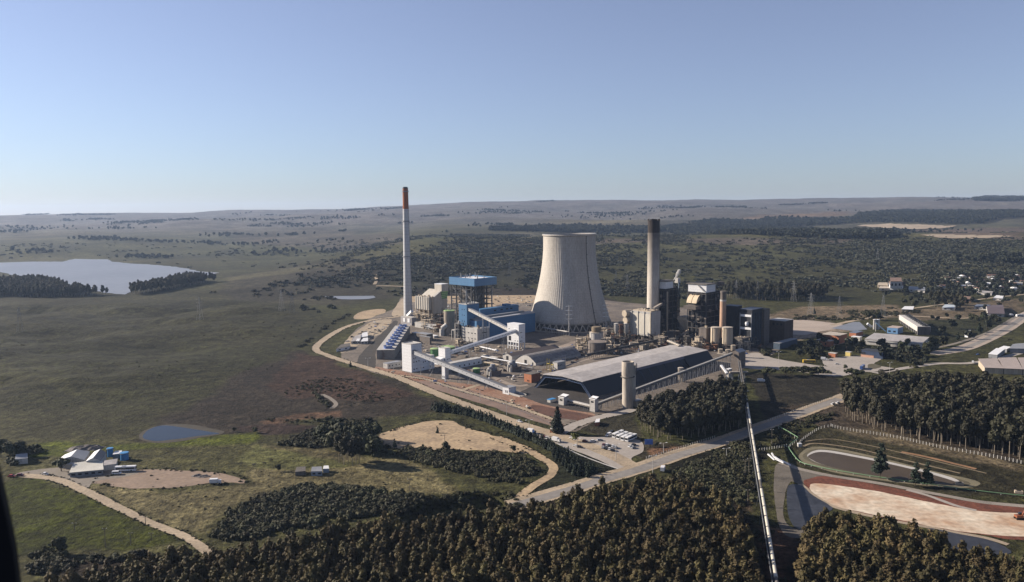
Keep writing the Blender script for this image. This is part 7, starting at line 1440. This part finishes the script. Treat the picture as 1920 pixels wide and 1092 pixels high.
bldg('pink_office', 'small brick house at the left of the paved square', 'house', 1566, 671, 1553, 1570, h=4.2, m=BRICK, roof=OFFW); bldg('yellow_house', 'small yellow house behind the paved square', 'house', 1594, 668.5, 1585, 1597, h=4.2, m=mat('yellow_wall', (.62, .50, .18), .8, .1, .2), roof=OFFW)
bldg('small_store', 'white store roof beside the brick workshop', 'building', 1612, 640, 1596, 1616, h=4.5, m=OFFW, roof=WROOF); bldg('small_store', 'dark red low store near the brick workshop', 'building', 1605, 632, 1592, 1618, h=4.5, m=BRICK, roof=mat('blue_grey_tile', (.16, .19, .25), .7, .2, .2))
for i in range(5): roof4('panelled_hall', ['front left', 'middle', 'right of middle', 'rear', 'outermost right'][i] + ' section of the low hall with a panelled pinkish roof', [(1846 + i * 36, 690 + i * 1.5), (1834 + i * 37, 676 - i * 1), (1868 + i * 37, 675 - i * 1), (1882 + i * 36, 691.5 + i * 1.5)], 5.5, 7 + (i % 2) * .4, TAN, mat('pink_panel_roof', (.40, .34, .31), .85, .2, .3), shed=True)
roof4('white_roof_shed', 'bright white roofed shed beside the panelled hall', [(1853,664),(1868,655),(1885,656),(1870,666)], 4, 5, GSTEEL, WROOF, shed=True); roof4('white_roof_shed', 'smaller white roofed shed behind the bright one', [(1873,653),(1882,650),(1896,652),(1888,655)], 4, 4.6, GSTEEL, WROOF, shed=True); roof4('grey_roof_hall', 'bluish grey roofed hall at the right picture edge', [(1892,654),(1905,645),(1960,642),(1950,655)], 5, 7, GSTEEL, MIDG)
roof4('white_trailer', 'small white cabin on the lawn by the highway', [(1808,628),(1814,620),(1820,620),(1815,629)], 3, 3.3, WHITE, WROOF, 'cabin', shed=True)
for lab, pix, ez, rz, wm, rm in (('white columned facility with three dark bays below the hill', [(1668,535),(1666,529),(1693,529),(1694,536)], 8, 9, WHITE, TILE), ('brown upper storey standing on the white facility', [(1669,528),(1669,522),(1690,522),(1691,528)], 13, 14, OFFW, TILE), ('long grey shed right of the white facility', [(1703,543),(1705,537),(1734,539),(1735,545)], 4, 5.5, OFFW, MIDG), ('brown slab building left of the white facility', [(1645,535),(1647,531),(1664,531),(1665,536)], 4, 5, TAN, TAN), ('flat grey wall building under the white facility', [(1648,541),(1650,537),(1690,537),(1690,541)], 4, 4.6, CONC, CONC)): roof4('facility', lab, pix, ez, rz, wm, rm, hill=True, shed=rz - ez < 1.2, win=3)
for lab, pix, ez, rz, wm, rm in (('white roofed row of stalls on the bare land', [(1690,580),(1696,576),(1714,576),(1712,581)], 3.5, 4.5, OFFW, WROOF), ('pale blue roofed store below the tall clump', [(1766,577),(1776,571),(1794,572),(1790,578)], 4, 6, OFFW, mat('pale_blue_roof', (.50, .56, .62), .6, .1, .1)), ('pink walled house with a tile roof right of the tall clump', [(1801,562),(1804,555),(1820,557),(1822,563)], 4, 7, mat('salmon_wall', (0, 0, 0)), TILE), ('purple roofed hall behind the highway', [(1852,588),(1848,573),(1880,572),(1884,589)], 5, 8, OFFW, mat('purple_roof', (.13, .10, .11), .8, .2, .2)), ('blue roofed hall left of the purple one', [(1826,575),(1836,571),(1858,572),(1852,577)], 4.5, 6, OFFW, mat('blue_grey_tile', (0, 0, 0))), ('white roofed house in the trees above the highway', [(1862,559),(1868,555),(1882,556),(1880,560)], 4, 5, OFFW, WROOF), ('grey roofed house below the village lawn', [(1830,549),(1836,546),(1862,548),(1860,551)], 3.5, 4.6, OFFW, PALER)): roof4('hall' if 'hall' in lab else 'house', lab, pix, ez, rz, wm, rm, 'hall' if 'hall' in lab else 'house', shed=rz - ez < 1.3, hill=True, win=2)
# village
HP = None; rv_ = random.Random(3); HR = [WROOF, TILE, MIDG, PALER, mat('red_tile', (.22, .13, .10), .9, .2, .3)]; HW = [OFFW, mat('cream_wall', (.58, .52, .40), .85, .1, .2), mat('pale_green_wall', (.45, .52, .45), .85, .1, .2), WHITE]
def house_proto():
    t = thing('village_house', 'x', 'house', (0, 0, 0)); MB().box((0, 0), 9, 7, -1, 3).build('wall', OFFW, t); b = MB(); b.v = [(-5, -4, 2.9), (5, -4, 2.9), (5, 4, 2.9), (-5, 4, 2.9), (-5, 0, 4.9), (5, 0, 4.9)]; b.f = [(0, 1, 5, 4), (2, 3, 4, 5), (0, 4, 3), (1, 2, 5), (3, 2, 1, 0)]; b.build('roof', TILE, t); MB().box((-2, -3.52), 1.2, .1, .9, 2.1).build('window', DARKW, t); MB().box((2, -3.52), 1.1, .1, 0, 2.1).build('door', DARKW, t); return t
HP = house_proto(); spots = [(rv_.uniform(1755, 1925), rv_.uniform(519, 545)) for _ in range(52)]
for i, (px, py) in enumerate(spots):
    P = att(px, py); o = HP if i == 0 else copy_tree(HP); o.location = tuple(P); o.rotation_euler = (0, 0, rv_.choice([0, .3, 1.2, -.4, 1.57])); o.scale = (rv_.uniform(.9, 1.7), rv_.uniform(.9, 1.4), rv_.uniform(.9, 1.3)); o['label'] = 'small house of the village on the far right slope'; o['group'] = 'village houses on the far slope'
    for ch in o.children:
        if i and ch.name.startswith('roof'): ch.data = ch.data.copy(); ch.data.materials[0] = rv_.choice(HR)
        if i and ch.name.startswith('wall'): ch.data = ch.data.copy(); ch.data.materials[0] = rv_.choice(HW)
vp = np.array([att(rv_.uniform(1740, 1935), rv_.uniform(514, 552)) for _ in range(150)]); scatter('village_trees', 'dark garden trees between the village houses', 'garden trees', vp, sc(len(vp), .5, 1.0), P_FAR)
# -------- poles, pylons, fences, signs, pipes
WOOD = mat('grey_wood', (.20, .17, .14), .9, .3, .5); POST = mat('white_post', (.62, .60, .56), .8, .2, .5)
def pole(px, py, top, label, kind='lamp'):
    P = at(px, py); h = zat(P, top); t = thing('lamp_post' if kind == 'lamp' else 'utility_pole', label, 'lamp post' if kind == 'lamp' else 'pole', P); MB().tube(P, (P[0], P[1], h), .22 if kind == 'lamp' else .2, 8, .13).build('shaft', PCONC if kind == 'lamp' else WOOD, t)
    if kind == 'lamp':
        for s in (-1, 1): MB().beam((P[0], P[1], h - .1), (P[0] + s * 1.8, P[1] + s * .5, h + .1), .14).build('arm', PCONC, t); MB().box((P[0] + s * 2.1, P[1] + s * .6), 1.1, .5, h, h + .22, (1, .3)).build('lamp_head', WHITE, t)
    else:
        MB().beam((P[0] - 1.2, P[1], h - .5), (P[0] + 1.2, P[1], h - .5), .16).build('cross_arm', WOOD, t)
        for s in (-1, 0, 1): MB().tube((P[0] + s, P[1], h - .4), (P[0] + s, P[1], h - .05), .09, 6).build('insulator', WHITE, t)
for px, py, top, lab in ((992,808,788,'lamp post beside the dark car on the pale road'),(1082,840,824,'lamp post beside the white car at the road edge'),(1155,863,834,'tall lamp post at the corner of the car park'),(1224,887,855,'tall lamp post at the main road junction'),(1244,850,831,'lamp post between the blue board and the post fence'),(840,733,712,'lamp post on the road below the transfer house'),(789,706,688,'lamp post right of the white tower'),(738,700,680,'lamp post on the road before the low white block'),(690,690,672,'lamp post near the pointed tree'),(1460,681,660,'lamp post by the paved apron'),(1362,862,841,'lamp post in the scrub beside the road'),(1546,692,676,'lamp post at the near edge of the square'),(1668,700,680,'lamp post right of the grass island'),(900,752,731,'lamp post on the perimeter road before the ramp'),(950,778,757,'lamp post on the perimeter road below the intake house')): pole(px, py, top, lab)
for px, py, top, lab in ((198,1028,990,'wooden pole in the lower left green field'),(245,1022,998,'wooden pole at the edge of the green field'),(140,996,980,'short pole in the middle of the green field'),(284,1014,999,'wooden pole beside the farm road'),(768,921,898,'pole with a cross arm in the shadowed field'),(834,836,815,'pole on the sandy clearing'),(1397,893,862,'left of the paired poles in the scrub'),(1404,890,859,'right of the paired poles in the scrub'),(1447,834,805,'pole where the green pipe starts'),(1402,946,918,'pole beside the bare patch in the scrub'),(112,916,905,'pole on the farm road bank'),(273,985,968,'pole on the farm road slope'),(1500,800,782,'pole below the brown field fence')): pole(px, py, top, lab, 'wood')
def steel_pole(px, py, top, label, arms=4):
    P = at(px, py); h = zat(P, top); t = thing('power_pole', label, 'power pole', P); MB().tube(P, (P[0], P[1], h), .7, 10, .3).build('shaft', PCONC, t)
    for k in range(arms): z = h - 1 - k * h * .14; MB().beam((P[0] - 4.2, P[1] - 1, z), (P[0] + 4.2, P[1] + 1, z), .5, .5).build('cross_arm', WHITE, t)
steel_pole(1067, 630, 573, 'white many armed power pole in front of the cooling tower centre'); steel_pole(1136, 622, 571, 'white many armed power pole at the right foot of the cooling tower')
def lattice():
    t = thing('lattice_pylon', 'x', 'pylon', (0, 0, 0)); b = MB(); h = 34.0; L = lambda z: 3.2 * (1 - z / h) + .35
    for sx in (-1, 1):
        for sy in (-1, 1): b.beam((sx * L(0), sy * L(0), 0), (sx * L(h), sy * L(h), h), .15)
    for k in range(9):
        z0, z1 = h * k / 9, h * (k + 1) / 9
        for s in (-1, 1): b.beam((-L(z0), s * L(z0), z0), (L(z1), s * L(z1), z1), .08); b.beam((L(z0), s * L(z0), z0), (-L(z1), s * L(z1), z1), .08)
    b.build('mast', GSTEEL, t)
    for z in (22, 26.5, 31): MB().beam((-6, 0, z), (6, 0, z), .2, .2).build('cross_arm', GSTEEL, t)
    return t
LP0 = lattice(); pyl = [(1573,600,'lattice pylon on the bare straw field'),(1380,562,'faint lattice pylon before the dark tree row'),(1420,563,'second faint lattice pylon before the dark tree row'),(1488,566,'lattice pylon at the end of the dark tree row'),(1155,540,'faint pylon on the scrub just right of the cooling tower'),(1176,548,'faint pylon nearer the thick chimney'),(375,600,'faint pylon in the wide left field'),(38,622,'faint pylon at the far left of the field'),(528,584,'left faint pylon near the bright thin pond'),(548,586,'right faint pylon near the bright thin pond'),(1655,598,'lattice pylon behind the two dark trees'),(1645,492,'distant pylon on the scrubby hillside'),(1520,592,'lattice pylon left on the straw field'),(955,520,'faint pylon behind the blue boiler roof')]
for i, (px, py, lab) in enumerate(pyl): P = att(px, py); o = LP0 if i == 0 else copy_tree(LP0); o.location = tuple(P); o.rotation_euler = (0, 0, i * .7); o['label'] = lab
def fence(name, label, pix, n, h=1.7, m=POST, w=.22, rail=True):
    c = spline(PX(pix), 10); d = np.r_[0, np.cumsum(np.linalg.norm(np.diff(c, axis=0), axis=1))]; s = np.linspace(0, d[-1], n); x = np.interp(s, d, c[:, 0]); y = np.interp(s, d, c[:, 1]); t = thing(name, label, 'fence', (x[0], y[0], 0))
    for i in range(n): MB().box((x[i], y[i]), w, w, 0, h).build('post', m, t)
    if rail:
        b = MB()
        for i in range(n - 1):
            for z in (h * .35, h * .65, h * .92): b.beam((x[i], y[i], z), (x[i + 1], y[i + 1], z), .035)
        b.build('wire', GSTEEL, t)
fence('post_fence', 'white post fence below the tall eucalyptus wood', [(1558,800),(1580,806),(1680,822),(1760,840),(1860,858),(1960,880)], 62, 2.2, w=.26); fence('post_fence', 'white post fence along the road below the grove', [(1212,862),(1250,850),(1290,838),(1340,822)], 30, 1.9, w=.24); fence('post_fence', 'short post fence curving round the pond corner', [(1497,838),(1505,826),(1535,806),(1560,800)], 18, 1.8, w=.3)
fence('wire_fence', 'fence between the perimeter road and the red soil', [(760,700),(850,731),(950,762),(1040,800)], 60, 1.8, m=PCONC); fence('post_fence', 'fence along the upper side of the road beside the brown field', [(1440,790),(1500,768),(1575,742)], 34, 1.5, w=.24); fence('post_fence', 'short post fence under the overland conveyor', [(1424,846),(1450,842),(1475,838)], 12, 1.8, w=.3)
P0, P1 = at(1209, 838)[:2], at(1224, 838)[:2]; t = thing('blue_board', 'large blank looking blue board on posts beside the parking lot', 'sign', (*P0, 0))
MB().beam((*P0, 3.4), (*P1, 3.4), .25, 3.6).build('panel', mat('blue_board_paint', (.10, .20, .55), .6, .25, .4), t)
for q in (0.1, .5, .9): p = P0 + (P1 - P0) * q; MB().beam((p[0], p[1] + .25, 0), (p[0], p[1] + .25, 5), .18).build('post', GSTEEL, t)
GP = mat('bright_green_pipe', (.17, .30, .16), .5, .15, .3)
def pipe(label, pix, z, r, m, step=14):
    c = spline(PX(pix), 10); t = thing('pipeline', label, 'pipe', (*c[0], 0)); b = MB()
    for i in range(len(c) - 1): b.tube((*c[i], z), (*c[i + 1], z), r, 8)
    b.build('pipe', m, t, True)
    for i in range(0, len(c), max(1, int(step / 3))): MB().box(c[i], .35, .35, 0, z - r * .8).build('support', PCONC, t)
pipe('long green pipe curving round the brown pond', [(1478,840),(1484,850),(1500,868),(1530,877),(1600,890),(1680,902),(1760,913),(1850,925),(1990,940)], .9, .24, GP); pipe('short green pipe bridge over the dark scrub', [(1460,805),(1478,815),(1496,826)], 2.2, .24, GP); pipe('green pipe link between the bridge and the pond pipe', [(1496,826),(1488,833),(1480,839)], 1.8, .24, GP)
P = at(1448, 862); t = thing('sludge_feeder', 'white open pipe gantry at the end of the gravel bank', 'gantry', P)
for a_, b_, w in (((1440,857),(1452,866),.9), ((1447,855),(1452,862),.9), ((1452,862),(1470,872),1.2), ((1453,866),(1468,871),.7), ((1466,869),(1482,876),.7)): p, q = at(*a_), at(*b_); MB().beam((p[0], p[1], 1.8), (q[0], q[1], 1.2), w, .6).build('chute', WHITE, t)
P = at(1499, 838); t = thing('valve_box', 'small white valve box where the green pipes meet', 'box', P); MB().box(P, 2.4, 2, 0, 2.2).build('body', OFFW, t); MB().box(P, 2.7, 2.3, 2.2, 2.4).build('lid', WHITE, t)
for px, py, lab in ((1799, 909, 'small concrete outlet at the right tip of the brown pond'), (1910, 925, 'second concrete outlet near the right edge')): P = at(px, py); t = thing('outlet_box', lab, 'outlet', P); MB().box(P, 4, 2.4, 0, 1.4, (.9, -.4)).build('body', TAN, t); MB().box(P, 2.2, 1.2, 1.4, 1.6, (.9, -.4)).build('grate', DARKW, t)
# grazing horses
def horse(px, py, ang, label, m):
    P = at(px, py); c, s = cos(ang), sin(ang); rows = [(-1.0, 1.05, .28), (-.7, 1.15, .36), (0, 1.12, .37), (.6, 1.18, .36), (.9, 1.3, .24), (1.25, 1.0, .17), (1.5, .6, .13), (1.62, .42, .10)]; b = MB(); n = 8
    for i, (x, z, r) in enumerate(rows):
        for k in range(n): a = 2 * pi * k / n; lx, ly, lz = x, r * .75 * cos(a), z + r * sin(a); b.v.append((P[0] + lx * c - ly * s, P[1] + lx * s + ly * c, lz))
    for i in range(len(rows) - 1):
        for k in range(n): j = (k + 1) % n; b.f.append((i * n + k, i * n + j, (i + 1) * n + j, (i + 1) * n + k))
    b.f += [tuple(range(n))[::-1], tuple(range((len(rows) - 1) * n, len(rows) * n))]
    for x, dx in ((-.78, -.12), (.55, .05)):
        for y in (-.2, .2):
            f = lambda lx, ly, lz: (P[0] + lx * c - ly * s, P[1] + lx * s + ly * c, lz)
            b.tube(f(x, y, 1.0), f(x + dx, y, .5), .13, 6, .07); b.tube(f(x + dx, y, .52), f(x, y, 0), .07, 6, .055)
    b.tube((P[0] - 1.0 * c, P[1] - 1.0 * s, 1.2), (P[0] - 1.25 * c, P[1] - 1.25 * s, .55), .08, 6, .03); o = b.build('grazing_horse', m, None, True); o.location = (0, 0, 0); tag(o, label, 'horse')
horse(509, 866, .2, 'dark horse grazing highest in the green field', mat('dark_coat', (.03, .02, .015), .8, .2, 1)); horse(496, 871, 2.8, 'black and white horse grazing in the middle of the three', mat('dark_coat', (0, 0, 0))); horse(476, 874, .4, 'grey horse grazing leftmost in the green field', mat('grey_coat', (.25, .22, .19), .8, .2, 1))
# door post of the aircraft the picture was taken from
def door_post():
    b = MB(); pts = [(-40, 820), (4, 880), (22, 960), (36, 1030), (46, 1110), (60, 1200)]; D = 1.15; ring = []
    for px, py in pts:
        d = raydir(px, py); d = d / np.linalg.norm(d); e = np.array([0, 0, H]) + d * D; ring.append(e)
    left = np.array([-1.0, -.15, 0]); back = np.array([-.25, 1.0, 0]) * .04; n = 10
    for e in ring:
        for k in range(n):
            a = 2 * pi * k / n; c = e + left * .075; b.v.append(tuple(c + np.array([.075 * cos(a), .05 * sin(a), 0])))
    for i in range(len(ring) - 1):
        for k in range(n): j = (k + 1) % n; b.f.append((i * n + k, i * n + j, (i + 1) * n + j, (i + 1) * n + k))
    b.f += [tuple(range(n))[::-1], tuple(range((len(ring) - 1) * n, len(ring) * n))]; o = b.build('aircraft_door_post', mat('black_rubber_trim', (.006, .006, .008), .95, .1, .5), None, True); tag(o, 'black blurred aircraft door post cutting the lower left corner', 'door post')
door_post()

# ================================================================ HAZE
def haze():
    b = MB(); b.prism([(-9500, -600), (9500, -600), (9500, 14500), (-9500, 14500)], -40, 330)
    m = bpy.data.materials.new('haze_air'); m.use_nodes = True; nt = m.node_tree
    nt.nodes.remove(nt.nodes['Principled BSDF']); v = nt.nodes.new('ShaderNodeVolumePrincipled')
    v.inputs['Color'].default_value = (.50, .68, 1.0, 1); v.inputs['Density'].default_value = HAZE_D; v.inputs['Anisotropy'].default_value = .25
    nt.links.new(v.outputs[0], nt.nodes['Material Output'].inputs['Volume'])
    o = b.build('haze', m); tag(o, 'thin pale blue air haze over the whole landscape', 'haze', kind='stuff'); return o
HAZE_D = 3.3e-5
haze()
